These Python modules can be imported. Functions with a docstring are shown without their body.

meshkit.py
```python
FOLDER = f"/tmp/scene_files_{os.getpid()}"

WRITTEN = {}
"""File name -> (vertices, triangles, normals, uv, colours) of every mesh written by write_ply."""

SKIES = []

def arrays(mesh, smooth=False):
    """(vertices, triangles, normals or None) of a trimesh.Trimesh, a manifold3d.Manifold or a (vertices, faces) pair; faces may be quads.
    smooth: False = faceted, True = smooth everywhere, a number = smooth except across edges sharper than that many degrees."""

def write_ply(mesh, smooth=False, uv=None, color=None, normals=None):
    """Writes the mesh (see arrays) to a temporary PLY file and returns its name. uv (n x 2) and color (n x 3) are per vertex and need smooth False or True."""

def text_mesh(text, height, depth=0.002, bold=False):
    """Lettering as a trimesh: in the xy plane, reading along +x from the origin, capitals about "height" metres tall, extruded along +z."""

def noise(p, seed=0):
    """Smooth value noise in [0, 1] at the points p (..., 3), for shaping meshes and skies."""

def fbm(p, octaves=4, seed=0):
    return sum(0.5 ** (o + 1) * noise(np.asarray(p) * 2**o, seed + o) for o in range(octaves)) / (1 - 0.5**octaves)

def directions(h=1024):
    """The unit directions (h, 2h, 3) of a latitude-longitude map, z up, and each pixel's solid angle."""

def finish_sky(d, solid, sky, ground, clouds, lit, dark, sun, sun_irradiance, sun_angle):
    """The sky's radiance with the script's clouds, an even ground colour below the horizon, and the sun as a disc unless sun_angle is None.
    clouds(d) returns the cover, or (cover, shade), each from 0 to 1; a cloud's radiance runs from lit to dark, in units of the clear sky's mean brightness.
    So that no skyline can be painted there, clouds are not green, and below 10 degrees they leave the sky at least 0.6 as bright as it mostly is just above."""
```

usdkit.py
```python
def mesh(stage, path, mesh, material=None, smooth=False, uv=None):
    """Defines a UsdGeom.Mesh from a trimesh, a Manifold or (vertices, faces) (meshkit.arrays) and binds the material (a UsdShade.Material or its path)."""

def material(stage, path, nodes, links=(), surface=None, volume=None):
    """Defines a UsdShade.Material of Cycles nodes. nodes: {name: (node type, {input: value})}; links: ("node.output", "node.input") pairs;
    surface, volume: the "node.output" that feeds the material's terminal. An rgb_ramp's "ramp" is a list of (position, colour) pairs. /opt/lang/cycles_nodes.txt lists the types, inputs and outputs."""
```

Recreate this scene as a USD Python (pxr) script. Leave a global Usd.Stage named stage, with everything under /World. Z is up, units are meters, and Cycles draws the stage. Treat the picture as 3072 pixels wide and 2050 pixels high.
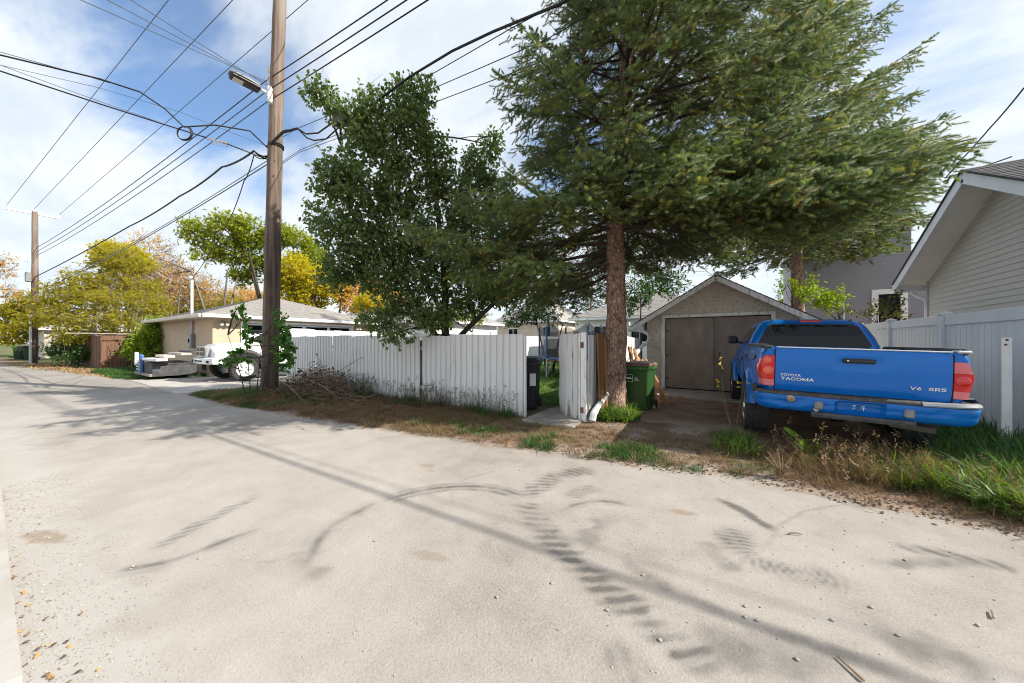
import math, random
import numpy as np, trimesh, usdkit, meshkit
import manifold3d as m3
from shapely.geometry import Polygon
from pxr import Usd, UsdGeom, UsdLux, UsdShade, Gf, Sdf, Vt

stage = Usd.Stage.CreateInMemory()
UsdGeom.SetStageUpAxis(stage, "Z")
UsdGeom.SetStageMetersPerUnit(stage, 1.0)
UsdGeom.Xform.Define(stage, "/World")
UsdGeom.Scope.Define(stage, "/World/Looks")
PI = math.pi
L = "/World/Looks/"

# ------------------------------------------------------------------ camera
FPX, YAW, EYE = 343.0, math.radians(33.0), 1.40      # focal length in picture widths of 1024, turn to the left, eye height
cam = UsdGeom.Camera.Define(stage, "/World/camera")
cam.AddTranslateOp().Set(Gf.Vec3d(0, 0, EYE))
cam.AddRotateZOp().Set(33.0)
cam.AddRotateXOp().Set(90.0)
cam.CreateHorizontalApertureAttr(36.0)
cam.CreateFocalLengthAttr(36.0 * FPX / 1024)
cam.CreateFStopAttr(0.0)
cam.CreateExposureAttr(0.88)
CS, SN = math.cos(YAW), math.sin(YAW)

# ------------------------------------------------------------------ sun and sky
SUN_AZ, SUN_EL = math.radians(19.0), math.radians(36.0)      # measured from +x towards +y
SD = np.array([math.cos(SUN_AZ) * math.cos(SUN_EL), math.sin(SUN_AZ) * math.cos(SUN_EL), math.sin(SUN_EL)])
sun = UsdLux.DistantLight.Define(stage, "/World/sun")
sun.CreateIntensityAttr(1.22)
sun.CreateAngleAttr(0.5)
sun.CreateNormalizeAttr(True)
sun.CreateColorAttr(Gf.Vec3f(1.0, 0.93, 0.82))
m_ = Gf.Matrix4d().SetRotate(Gf.Rotation(Gf.Vec3d(0, 0, 1), Gf.Vec3d(*SD.tolist())))
sun.AddTransformOp().Set(m_)

sky = UsdLux.DomeLight.Define(stage, "/World/sky")
sky.GetPrim().SetCustomDataByKey("kind", "structure")
SKYMAT = usdkit.material(stage, L + "sky_air", {
    "sky": ("sky_texture", {"sky_type": "single_scattering", "sun_disc": False, "sun_elevation": SUN_EL,
                            "sun_rotation": math.atan2(SD[0], SD[1]), "altitude": 650.0, "air_density": 1.0, "aerosol_density": 1.2, "ozone_density": 2.0}),
    "tc": ("texture_coordinate", {}),
    "sep": ("separate_xyz", {}),
    "zz": ("math", {"math_type": "maximum", "value2": 0.0}),
    "zc": ("math", {"math_type": "add", "value2": 0.22}),
    "u": ("math", {"math_type": "divide"}), "v": ("math", {"math_type": "divide"}),
    "uv": ("combine_xyz", {"z": 3.7}),
    "map": ("mapping", {"rotation": (0, 0, 0.55), "scale": (1.0, 1.9, 1.0), "location": (1.3, 0.4, 0.0)}),
    "n1": ("noise_texture", {"scale": 1.25, "detail": 9.0, "roughness": 0.56, "distortion": 0.25}),
    "n2": ("noise_texture", {"scale": 3.2, "detail": 6.0, "roughness": 0.6, "distortion": 0.1}),
    "gap": ("vector_math", {"math_type": "distance", "vector2": (-0.865, 0.22, 0.452)}),
    "gapr": ("map_range", {"from_min": 0.02, "from_max": 0.26, "to_min": -0.19, "to_max": 0.05, "clamp": True}),
    "gap2": ("vector_math", {"math_type": "distance", "vector2": (0.265, 0.832, 0.487)}),
    "gapr2": ("map_range", {"from_min": 0.02, "from_max": 0.22, "to_min": -0.10, "to_max": 0.0, "clamp": True}),
    "gaps": ("math", {"math_type": "add"}),
    "cov0": ("math", {"math_type": "add"}),
    "cov": ("map_range", {"range_type": "smoothstep", "from_min": 0.34, "from_max": 0.60, "to_min": 0.13, "to_max": 0.95, "clamp": True}),
    "skyv": ("hsv", {"saturation": 1.2, "value": 1.95}),
    "lowc": ("map_range", {"from_min": 0.0, "from_max": 0.45, "to_min": 0.30, "to_max": 0.0, "clamp": True}),
    "cov1": ("math", {"math_type": "add"}),
    "ramp": ("rgb_ramp", {"ramp": [(0.0, (6.3, 7.2, 8.1)), (0.42, (7.6, 8.3, 8.9)), (0.6, (8.8, 9.3, 9.6)), (1.0, (10.4, 10.7, 10.8))]}),
    "mixc": ("mix_color", {"use_clamp": False}),
    "bg": ("background_shader", {"strength": 0.062}),
}, [("tc.generated", "sep.vector"), ("sep.z", "zz.value1"), ("zz.value", "zc.value1"), ("sep.x", "u.value1"), ("sep.y", "v.value1"),
    ("zc.value", "u.value2"), ("zc.value", "v.value2"), ("u.value", "uv.x"), ("v.value", "uv.y"), ("uv.vector", "map.vector"),
    ("map.vector", "n1.vector"), ("map.vector", "n2.vector"), ("tc.generated", "gap.vector1"), ("gap.value", "gapr.value"),
    ("n1.fac", "cov0.value1"), ("gapr.result", "gaps.value1"), ("tc.generated", "gap2.vector1"), ("gap2.value", "gapr2.value"), ("gapr2.result", "gaps.value2"), ("gaps.value", "cov0.value2"), ("sep.z", "lowc.value"), ("cov0.value", "cov1.value1"), ("lowc.result", "cov1.value2"),
    ("cov1.value", "cov.value"), ("n2.fac", "ramp.fac"), ("cov.result", "mixc.fac"), ("sky.color", "skyv.color"), ("skyv.color", "mixc.a"), ("ramp.color", "mixc.b"),
    ("mixc.result", "bg.color")], surface="bg.background")
UsdShade.MaterialBindingAPI.Apply(sky.GetPrim()).Bind(SKYMAT)


# ------------------------------------------------------------------ points seen at a place of the picture, on a plane of the place
def ray(px, py):
    a, b = (px - 512.0) / FPX, (341.5 - py) / FPX
    return np.array([a * CS - SN, a * SN + CS, b])


def atY(px, py, Y):
    r = ray(px, py)
    return np.array([0, 0, EYE]) + r * (Y / r[1])


def atX(px, py, X):
    r = ray(px, py)
    return np.array([0, 0, EYE]) + r * (X / r[0])


def atT(px, py, t):
    return np.array([0, 0, EYE]) + ray(px, py) * t


def atZ(px, py, Z=0.0):
    r = ray(px, py)
    return np.array([0, 0, EYE]) + r * ((Z - EYE) / r[2])


# ------------------------------------------------------------------ materials
def mat(name, c, c2=None, rough=0.7, scale=6.0, detail=5.0, bump=0.0, bscale=60.0, metal=0.0, spec=0.4, stretch=(1, 1, 1), coat=0.0, lo=0.35, hi=0.65, distort=0.0):
    c2 = tuple(x * 0.78 for x in c) if c2 is None else c2
    n = {"g": ("geometry", {}), "map": ("mapping", {"scale": stretch}),
         "n": ("noise_texture", {"scale": scale, "detail": detail, "roughness": 0.62, "distortion": distort}),
         "r": ("rgb_ramp", {"ramp": [(0.0, c), (lo, c), (hi, c2), (1.0, c2)]}),
         "p": ("principled_bsdf", {"roughness": rough, "metallic": metal, "specular_ior_level": spec, "coat_weight": coat, "coat_roughness": 0.08})}
    l = [("g.position", "map.vector"), ("map.vector", "n.vector"), ("n.fac", "r.fac"), ("r.color", "p.base_color")]
    if bump:
        n["bn"] = ("noise_texture", {"scale": bscale, "detail": 4.0, "roughness": 0.65})
        n["b"] = ("bump", {"strength": bump, "distance": 0.02})
        l += [("map.vector", "bn.vector"), ("bn.fac", "b.height"), ("b.normal", "p.normal")]
    return usdkit.material(stage, L + name, n, l, surface="p.BSDF")


def leafmat(name, stops, trans=0.35, rough=0.5, island=True):
    n = {"g": ("geometry", {}), "o": ("object_info", {}), "r": ("rgb_ramp", {"ramp": stops}),
         "p": ("principled_bsdf", {"roughness": rough, "specular_ior_level": 0.35}),
         "t": ("translucent_bsdf", {}), "hs": ("hsv", {"saturation": 1.15, "value": 1.25}), "m": ("mix_closure", {"fac": trans})}
    l = [(("g.random_per_island" if island else "o.random"), "r.fac"), ("r.color", "p.base_color"), ("r.color", "hs.color"), ("hs.color", "t.color"),
         ("p.BSDF", "m.closure1"), ("t.BSDF", "m.closure2")]
    return usdkit.material(stage, L + name, n, l, surface="m.closure")


def pane(name, tint=(0.75, 0.8, 0.82), rough=0.02):
    return usdkit.material(stage, L + name, {"t": ("transparent_bsdf", {"color": tint}), "g": ("glossy_bsdf", {"color": (0.95, 0.97, 1.0), "roughness": rough}),
                           "f": ("fresnel", {"IOR": 1.5}), "m": ("mix_closure", {})},
                           [("f.fac", "m.fac"), ("t.BSDF", "m.closure1"), ("g.BSDF", "m.closure2")], surface="m.closure")


M = {}
M["white_metal"] = usdkit.material(stage, L + "white_metal", {   # chalky white sheet, dirty towards the ground, streaked
    "g": ("geometry", {}), "sep": ("separate_xyz", {}), "map": ("mapping", {"scale": (9, 9, 0.7)}),
    "n": ("noise_texture", {"scale": 1.0, "detail": 6.0, "roughness": 0.65}), "n2": ("noise_texture", {"scale": 26.0, "detail": 3.0}),
    "zr": ("map_range", {"from_min": 0.0, "from_max": 0.50, "to_min": 0.40, "to_max": 0.0, "clamp": True}),
    "a": ("math", {"math_type": "add"}), "a2": ("math", {"math_type": "multiply_add", "value2": 0.22}),
    "r": ("rgb_ramp", {"ramp": [(0.0, (0.66, 0.655, 0.64)), (0.66, (0.62, 0.61, 0.595)), (0.84, (0.53, 0.51, 0.475)), (0.97, (0.36, 0.33, 0.29)), (1.0, (0.22, 0.19, 0.16))]}),
    "p": ("principled_bsdf", {"roughness": 0.55, "specular_ior_level": 0.3})},
    [("g.position", "map.vector"), ("map.vector", "n.vector"), ("g.position", "n2.vector"), ("g.position", "sep.vector"), ("sep.z", "zr.value"),
     ("n.fac", "a.value1"), ("zr.result", "a.value2"), ("n2.fac", "a2.value1"), ("a.value", "a2.value3"), ("a2.value", "r.fac"), ("r.color", "p.base_color")], surface="p.BSDF")
M["white_paint"] = mat("white_paint", (0.78, 0.78, 0.77), (0.66, 0.66, 0.64), rough=0.5, scale=3)
M["old_white"] = mat("old_white", (0.70, 0.69, 0.66), (0.36, 0.32, 0.27), rough=0.7, scale=7, stretch=(3, 3, 0.6), lo=0.5, hi=0.75)
M["vinyl"] = mat("vinyl", (0.72, 0.76, 0.82), (0.66, 0.70, 0.77), rough=0.42, scale=1.4, stretch=(2, 2, 0.5))
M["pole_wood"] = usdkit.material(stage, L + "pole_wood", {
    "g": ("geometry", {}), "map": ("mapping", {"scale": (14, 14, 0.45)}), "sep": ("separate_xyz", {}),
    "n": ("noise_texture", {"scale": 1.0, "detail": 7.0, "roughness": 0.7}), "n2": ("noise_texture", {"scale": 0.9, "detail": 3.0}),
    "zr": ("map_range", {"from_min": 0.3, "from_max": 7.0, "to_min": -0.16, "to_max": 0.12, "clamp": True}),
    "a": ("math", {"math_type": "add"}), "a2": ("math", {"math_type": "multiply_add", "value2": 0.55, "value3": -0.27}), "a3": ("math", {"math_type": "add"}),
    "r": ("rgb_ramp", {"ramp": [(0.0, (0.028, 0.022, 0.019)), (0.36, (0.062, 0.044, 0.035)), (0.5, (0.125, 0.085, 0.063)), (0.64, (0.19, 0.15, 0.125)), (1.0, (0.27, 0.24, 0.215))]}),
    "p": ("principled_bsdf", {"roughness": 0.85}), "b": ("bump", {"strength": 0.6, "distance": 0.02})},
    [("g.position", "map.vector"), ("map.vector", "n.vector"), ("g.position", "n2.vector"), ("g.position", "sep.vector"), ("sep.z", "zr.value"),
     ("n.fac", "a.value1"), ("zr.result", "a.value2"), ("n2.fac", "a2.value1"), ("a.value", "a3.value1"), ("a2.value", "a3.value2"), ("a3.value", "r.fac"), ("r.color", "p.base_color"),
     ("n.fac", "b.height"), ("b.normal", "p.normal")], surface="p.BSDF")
M["grey_wood"] = mat("grey_wood", (0.33, 0.29, 0.25), (0.20, 0.17, 0.14), rough=0.85, scale=1, stretch=(12, 12, 0.6), bump=0.3)
M["brown_wood"] = mat("brown_wood", (0.20, 0.105, 0.06), (0.085, 0.048, 0.032), rough=0.85, scale=1, stretch=(10, 10, 0.7), bump=0.3)
M["lumber"] = mat("lumber", (0.44, 0.27, 0.13), (0.30, 0.165, 0.075), rough=0.75, scale=1, stretch=(9, 9, 1.2))
M["lumber_end"] = mat("lumber_end", (0.50, 0.36, 0.20), (0.36, 0.24, 0.12), rough=0.8, scale=30)
M["plywood"] = mat("plywood", (0.26, 0.13, 0.05), (0.16, 0.075, 0.028), rough=0.7, scale=1, stretch=(10, 10, 0.8))
M["stucco"] = usdkit.material(stage, L + "stucco", {       # pebble dash: pale with dark chips
    "g": ("geometry", {}), "v": ("voronoi_texture", {"scale": 42.0, "randomness": 1.0}), "sc": ("separate_color", {}),
    "n": ("noise_texture", {"scale": 14.0, "detail": 3.0}), "n2": ("noise_texture", {"scale": 1.6, "detail": 3.0}),
    "a": ("math", {"math_type": "multiply_add", "value2": 0.55}), "a2": ("math", {"math_type": "multiply_add", "value2": 0.30}),
    "r": ("rgb_ramp", {"ramp": [(0.0, (0.04, 0.034, 0.028)), (0.40, (0.08, 0.066, 0.052)), (0.49, (0.32, 0.275, 0.215)), (0.7, (0.47, 0.415, 0.335)), (1.0, (0.58, 0.53, 0.45))]}),
    "b": ("bump", {"strength": 0.7, "distance": 0.012}), "p": ("principled_bsdf", {"roughness": 0.9})},
    [("g.position", "v.vector"), ("g.position", "n.vector"), ("g.position", "n2.vector"), ("v.color", "sc.color"), ("sc.r", "a.value1"), ("n2.fac", "a2.value1"), ("n.fac", "a2.value3"),
     ("a2.value", "a.value3"), ("a.value", "r.fac"), ("r.color", "p.base_color"), ("v.distance", "b.height"), ("b.normal", "p.normal")], surface="p.BSDF")
# (the ramp above is read at chip value * 0.55 + noise, roughly 0.3 .. 1)
M["taupe_door"] = mat("taupe_door", (0.255, 0.212, 0.180), (0.185, 0.150, 0.126), rough=0.8, scale=1.6, stretch=(2.5, 2.5, 0.8), bump=0.25, bscale=120)
M["beige_wall"] = mat("beige_wall", (0.50, 0.385, 0.275), (0.43, 0.33, 0.235), rough=0.85, scale=1.2)
M["cream_wall"] = mat("cream_wall", (0.62, 0.55, 0.46), (0.52, 0.46, 0.38), rough=0.85, scale=2)
M["siding_grey"] = mat("siding_grey", (0.52, 0.51, 0.485), (0.47, 0.46, 0.435), rough=0.55, scale=0.8)
M["siding_dark"] = mat("siding_dark", (0.27, 0.265, 0.285), (0.235, 0.23, 0.25), rough=0.55, scale=0.8)
M["siding_white"] = mat("siding_white", (0.76, 0.76, 0.75), (0.68, 0.68, 0.67), rough=0.55, scale=0.8)
M["shingle"] = mat("shingle", (0.30, 0.285, 0.268), (0.21, 0.198, 0.185), rough=0.95, scale=5, stretch=(1, 1, 5), bump=0.4, bscale=40)
M["shingle_dark"] = mat("shingle_dark", (0.085, 0.085, 0.09), (0.045, 0.045, 0.05), rough=0.95, scale=8, bump=0.4, bscale=40)
M["shingle_old"] = mat("shingle_old", (0.10, 0.088, 0.078), (0.045, 0.04, 0.036), rough=0.95, scale=9, bump=0.5, bscale=40)
M["soffit"] = mat("soffit", (0.78, 0.78, 0.75), (0.72, 0.72, 0.69), rough=0.5, scale=2)
M["galvanised"] = mat("galvanised", (0.42, 0.43, 0.44), (0.32, 0.33, 0.34), rough=0.45, scale=9, metal=0.6)
M["grey_plastic"] = mat("grey_plastic", (0.21, 0.21, 0.22), (0.17, 0.17, 0.175), rough=0.5)
M["pale_grey"] = mat("pale_grey", (0.58, 0.59, 0.58), (0.48, 0.49, 0.48), rough=0.45)
M["black_rubber"] = mat("black_rubber", (0.022, 0.021, 0.020), (0.045, 0.041, 0.037), rough=0.85, scale=12)
M["black_plastic"] = mat("black_plastic", (0.016, 0.016, 0.017), (0.024, 0.024, 0.025), rough=0.5, scale=12)
M["cable"] = mat("cable", (0.012, 0.012, 0.013), (0.02, 0.02, 0.02), rough=0.55)
M["wire_grey"] = mat("wire_grey", (0.085, 0.10, 0.125), (0.07, 0.085, 0.105), rough=0.5)
M["porcelain"] = mat("porcelain", (0.70, 0.69, 0.66), (0.55, 0.53, 0.5), rough=0.25)
M["dark_void"] = mat("dark_void", (0.012, 0.011, 0.010), (0.018, 0.016, 0.014), rough=0.9)
M["truck_blue"] = usdkit.material(stage, L + "truck_blue", {
    "g": ("geometry", {}), "n": ("noise_texture", {"scale": 3.0, "detail": 8.0, "roughness": 0.7}), "n2": ("noise_texture", {"scale": 75.0, "detail": 2.0}), "map": ("mapping", {"scale": (1, 1, 4)}),
    "a": ("math", {"math_type": "multiply_add", "value2": 0.25}),
    "r": ("rgb_ramp", {"ramp": [(0.0, (0.0, 0.145, 0.50)), (0.55, (0.0, 0.105, 0.41)), (0.8, (0.001, 0.122, 0.39)), (1.0, (0.03, 0.13, 0.29))]}),
    "p": ("principled_bsdf", {"metallic": 0.1, "roughness": 0.30, "specular_ior_level": 0.35, "coat_weight": 0.25, "coat_roughness": 0.04})},
    [("g.position", "map.vector"), ("map.vector", "n.vector"), ("g.position", "n2.vector"), ("n2.fac", "a.value1"), ("n.fac", "a.value3"), ("a.value", "r.fac"), ("r.color", "p.base_color")], surface="p.BSDF")
M["blue_side"] = mat("blue_side", (0.012, 0.085, 0.30), (0.13, 0.12, 0.11), rough=0.4, scale=5, lo=0.45, hi=0.62)
M["truck_white"] = mat("truck_white", (0.74, 0.74, 0.72), (0.68, 0.68, 0.66), rough=0.3, coat=0.6)
M["chrome"] = mat("chrome", (0.62, 0.62, 0.62), (0.45, 0.45, 0.45), rough=0.22, metal=1.0)
M["silver"] = mat("silver", (0.66, 0.67, 0.68), (0.55, 0.56, 0.57), rough=0.35, metal=0.5)
M["dark_glass"] = mat("dark_glass", (0.006, 0.007, 0.008), (0.008, 0.009, 0.010), rough=0.04, spec=0.28, coat=0.0)
M["car_dark"] = mat("car_dark", (0.035, 0.03, 0.033), (0.03, 0.026, 0.03), rough=0.25, coat=0.8)
M["lens_red"] = mat("lens_red", (0.52, 0.012, 0.018), (0.40, 0.008, 0.012), rough=0.12, coat=0.9)
M["lens_pink"] = mat("lens_pink", (0.58, 0.16, 0.17), (0.52, 0.12, 0.13), rough=0.2, coat=0.6)
M["lens_orange"] = mat("lens_orange", (0.66, 0.10, 0.05), (0.55, 0.07, 0.035), rough=0.15, coat=0.8)
M["lamp_glass"] = mat("lamp_glass", (0.62, 0.63, 0.62), (0.52, 0.53, 0.53), rough=0.1, coat=0.8)
M["step_pad"] = mat("step_pad", (0.032, 0.032, 0.034), (0.07, 0.07, 0.07), rough=0.65, scale=18, bump=0.4, bscale=80)
M["rust_spot"] = mat("rust_spot", (0.42, 0.36, 0.29), (0.17, 0.085, 0.045), rough=0.8, scale=22)
M["bin_green"] = mat("bin_green", (0.022, 0.068, 0.015), (0.017, 0.052, 0.012), rough=0.45, scale=4)
M["bin_rim"] = mat("bin_rim", (0.038, 0.115, 0.024), (0.03, 0.09, 0.02), rough=0.45)
M["brown_lid"] = mat("brown_lid", (0.16, 0.095, 0.075), (0.12, 0.07, 0.055), rough=0.5)
M["label_white"] = mat("label_white", (0.72, 0.74, 0.72), (0.66, 0.68, 0.66), rough=0.6)
M["trim_blue"] = mat("trim_blue", (0.06, 0.15, 0.34), (0.05, 0.12, 0.28), rough=0.5)
M["cushion"] = mat("cushion", (0.30, 0.135, 0.085), (0.22, 0.09, 0.055), rough=0.9, scale=9)
M["bronze"] = mat("bronze", (0.06, 0.045, 0.035), (0.045, 0.035, 0.028), rough=0.5)
M["concrete"] = mat("concrete", (0.42, 0.40, 0.375), (0.33, 0.31, 0.285), rough=0.9, scale=2.2, bump=0.15, bscale=90)
M["concrete_dark"] = mat("concrete_dark", (0.34, 0.305, 0.27), (0.22, 0.19, 0.165), rough=0.9, scale=3, bump=0.2, bscale=90)
M["red_rust"] = mat("red_rust", (0.22, 0.08, 0.04), (0.10, 0.045, 0.03), rough=0.85, scale=20)
M["stone"] = mat("stone", (0.36, 0.34, 0.31), (0.22, 0.205, 0.19), rough=0.9, scale=25)
M["pebble"] = mat("pebble", (0.40, 0.385, 0.36), (0.22, 0.205, 0.19), rough=0.9, scale=40)
M["soil_clod"] = mat("soil_clod", (0.20, 0.14, 0.10), (0.12, 0.08, 0.055), rough=0.95, scale=30)
M["spruce_bark"] = usdkit.material(stage, L + "spruce_bark", {
    "g": ("geometry", {}), "map": ("mapping", {"scale": (1, 1, 0.55)}), "v": ("voronoi_texture", {"scale": 19.0, "feature": "distance_to_edge"}),
    "n": ("noise_texture", {"scale": 9.0, "detail": 6.0, "roughness": 0.7}), "a": ("math", {"math_type": "multiply_add", "value2": 1.1}),
    "r": ("rgb_ramp", {"ramp": [(0.0, (0.05, 0.028, 0.020)), (0.45, (0.11, 0.062, 0.043)), (0.6, (0.25, 0.150, 0.108)), (0.85, (0.37, 0.25, 0.185)), (1.0, (0.42, 0.30, 0.23))]}),
    "b": ("bump", {"strength": 0.9, "distance": 0.03}), "p": ("principled_bsdf", {"roughness": 0.9})},
    [("g.position", "map.vector"), ("map.vector", "v.vector"), ("map.vector", "n.vector"), ("v.distance", "a.value1"), ("n.fac", "a.value3"), ("a.value", "r.fac"), ("r.color", "p.base_color"),
     ("a.value", "b.height"), ("b.normal", "p.normal")], surface="p.BSDF")
M["bark_dark"] = mat("bark_dark", (0.085, 0.066, 0.052), (0.04, 0.031, 0.025), rough=0.9, scale=12, bump=0.6, bscale=40)
M["bark_grey"] = mat("bark_grey", (0.21, 0.185, 0.16), (0.11, 0.095, 0.082), rough=0.9, scale=10, bump=0.4)
M["dead_twig"] = mat("dead_twig", (0.30, 0.21, 0.14), (0.16, 0.105, 0.07), rough=0.9, scale=10)
M["needle"] = leafmat("needle", [(0.0, (0.13, 0.193, 0.08)), (0.4, (0.18, 0.254, 0.1)), (0.8, (0.245, 0.302, 0.104)), (0.95, (0.323, 0.325, 0.083)), (1.0, (0.349, 0.329, 0.074))], 0.28, 0.5, island=False)
M["needle_old"] = leafmat("needle_old", [(0, (0.095, 0.09, 0.034)), (0.5, (0.14, 0.114, 0.045)), (0.8, (0.153, 0.09, 0.034)), (1, (0.191, 0.084, 0.028))], 0.2, 0.6, island=False)
M["needle_far"] = leafmat("needle_far", [(0, (0.033, 0.068, 0.039)), (1, (0.06, 0.105, 0.058))], 0.2, 0.6, island=False)
M["leaf_apple"] = leafmat("leaf_apple", [(0, (0.152, 0.217, 0.073)), (0.45, (0.221, 0.301, 0.097)), (0.85, (0.344, 0.394, 0.138)), (0.965, (0.55, 0.458, 0.138)), (0.982, (0.85, 0.292, 0.082)), (1, (0.85, 0.249, 0.067))], 0.42, 0.38)
M["leaf_maple"] = leafmat("leaf_maple", [(0, (0.09, 0.217, 0.036)), (0.6, (0.135, 0.29, 0.048)), (0.95, (0.225, 0.334, 0.06)), (1, (0.75, 0.29, 0.048))], 0.4, 0.45)
M["leaf_ash"] = leafmat("leaf_ash", [(0, (0.276, 0.325, 0.03)), (0.4, (0.469, 0.468, 0.035)), (0.75, (0.717, 0.598, 0.041)), (1, (0.85, 0.676, 0.047))], 0.55, 0.5)
M["leaf_yellow"] = leafmat("leaf_yellow", [(0, (0.528, 0.462, 0.039)), (0.45, (0.792, 0.572, 0.033)), (0.8, (0.85, 0.55, 0.028)), (1, (0.85, 0.418, 0.033))], 0.64, 0.5)
M["leaf_orange"] = leafmat("leaf_orange", [(0, (0.632, 0.414, 0.149)), (0.5, (0.782, 0.46, 0.149)), (1, (0.805, 0.368, 0.161))], 0.55, 0.5)
M["leaf_olive"] = leafmat("leaf_olive", [(0, (0.371, 0.338, 0.039)), (0.35, (0.649, 0.499, 0.052)), (0.7, (0.85, 0.621, 0.061)), (0.9, (0.85, 0.648, 0.052)), (1, (0.85, 0.432, 0.069))], 0.66, 0.5)
M["leaf_green"] = leafmat("leaf_green", [(0, (0.06, 0.13, 0.03)), (0.6, (0.11, 0.20, 0.04)), (1, (0.20, 0.27, 0.06))], 0.42, 0.5)
M["leaf_lime"] = leafmat("leaf_lime", [(0, (0.264, 0.36, 0.036)), (0.6, (0.528, 0.54, 0.06)), (0.9, (0.744, 0.576, 0.06)), (1, (0.744, 0.36, 0.096))], 0.5, 0.5)
M["leaf_vine"] = leafmat("leaf_vine", [(0, (0.14, 0.15, 0.03)), (0.5, (0.34, 0.26, 0.04)), (0.8, (0.42, 0.20, 0.04)), (1, (0.30, 0.09, 0.04))], 0.4, 0.5)
M["leaf_dead"] = leafmat("leaf_dead", [(0, (0.20, 0.125, 0.07)), (0.5, (0.34, 0.21, 0.10)), (0.8, (0.50, 0.30, 0.11)), (1, (0.52, 0.40, 0.20))], 0.15, 0.7)
M["leaf_brown"] = leafmat("leaf_brown", [(0, (0.09, 0.06, 0.045)), (0.6, (0.16, 0.10, 0.07)), (1, (0.24, 0.155, 0.10))], 0.15, 0.8)
M["grass_green"] = leafmat("grass_green", [(0, (0.052, 0.121, 0.025)), (0.6, (0.098, 0.196, 0.038)), (1, (0.196, 0.253, 0.063))], 0.35, 0.5, island=True)
M["grass_lime"] = leafmat("grass_lime", [(0, (0.168, 0.258, 0.04)), (0.6, (0.288, 0.381, 0.06)), (1, (0.504, 0.47, 0.12))], 0.42, 0.5, island=True)
M["grass_dry"] = leafmat("grass_dry", [(0, (0.22, 0.15, 0.075)), (0.5, (0.34, 0.24, 0.12)), (0.85, (0.42, 0.32, 0.17)), (1, (0.16, 0.19, 0.06))], 0.25, 0.7, island=True)
M["grass_weed"] = leafmat("grass_weed", [(0, (0.101, 0.098, 0.053)), (0.5, (0.203, 0.169, 0.094)), (0.85, (0.162, 0.182, 0.062)), (1, (0.324, 0.247, 0.15))], 0.25, 0.7, island=True)
M["flower_yellow"] = mat("flower_yellow", (0.70, 0.48, 0.03), (0.6, 0.38, 0.02), rough=0.6)
M["net_black"] = usdkit.material(stage, L + "net_black", {"t": ("transparent_bsdf", {"color": (1, 1, 1)}), "p": ("principled_bsdf", {"base_color": (0.02, 0.02, 0.022), "roughness": 0.8}), "m": ("mix_closure", {"fac": 0.62})},
                               [("t.BSDF", "m.closure1"), ("p.BSDF", "m.closure2")], surface="m.closure")
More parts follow.
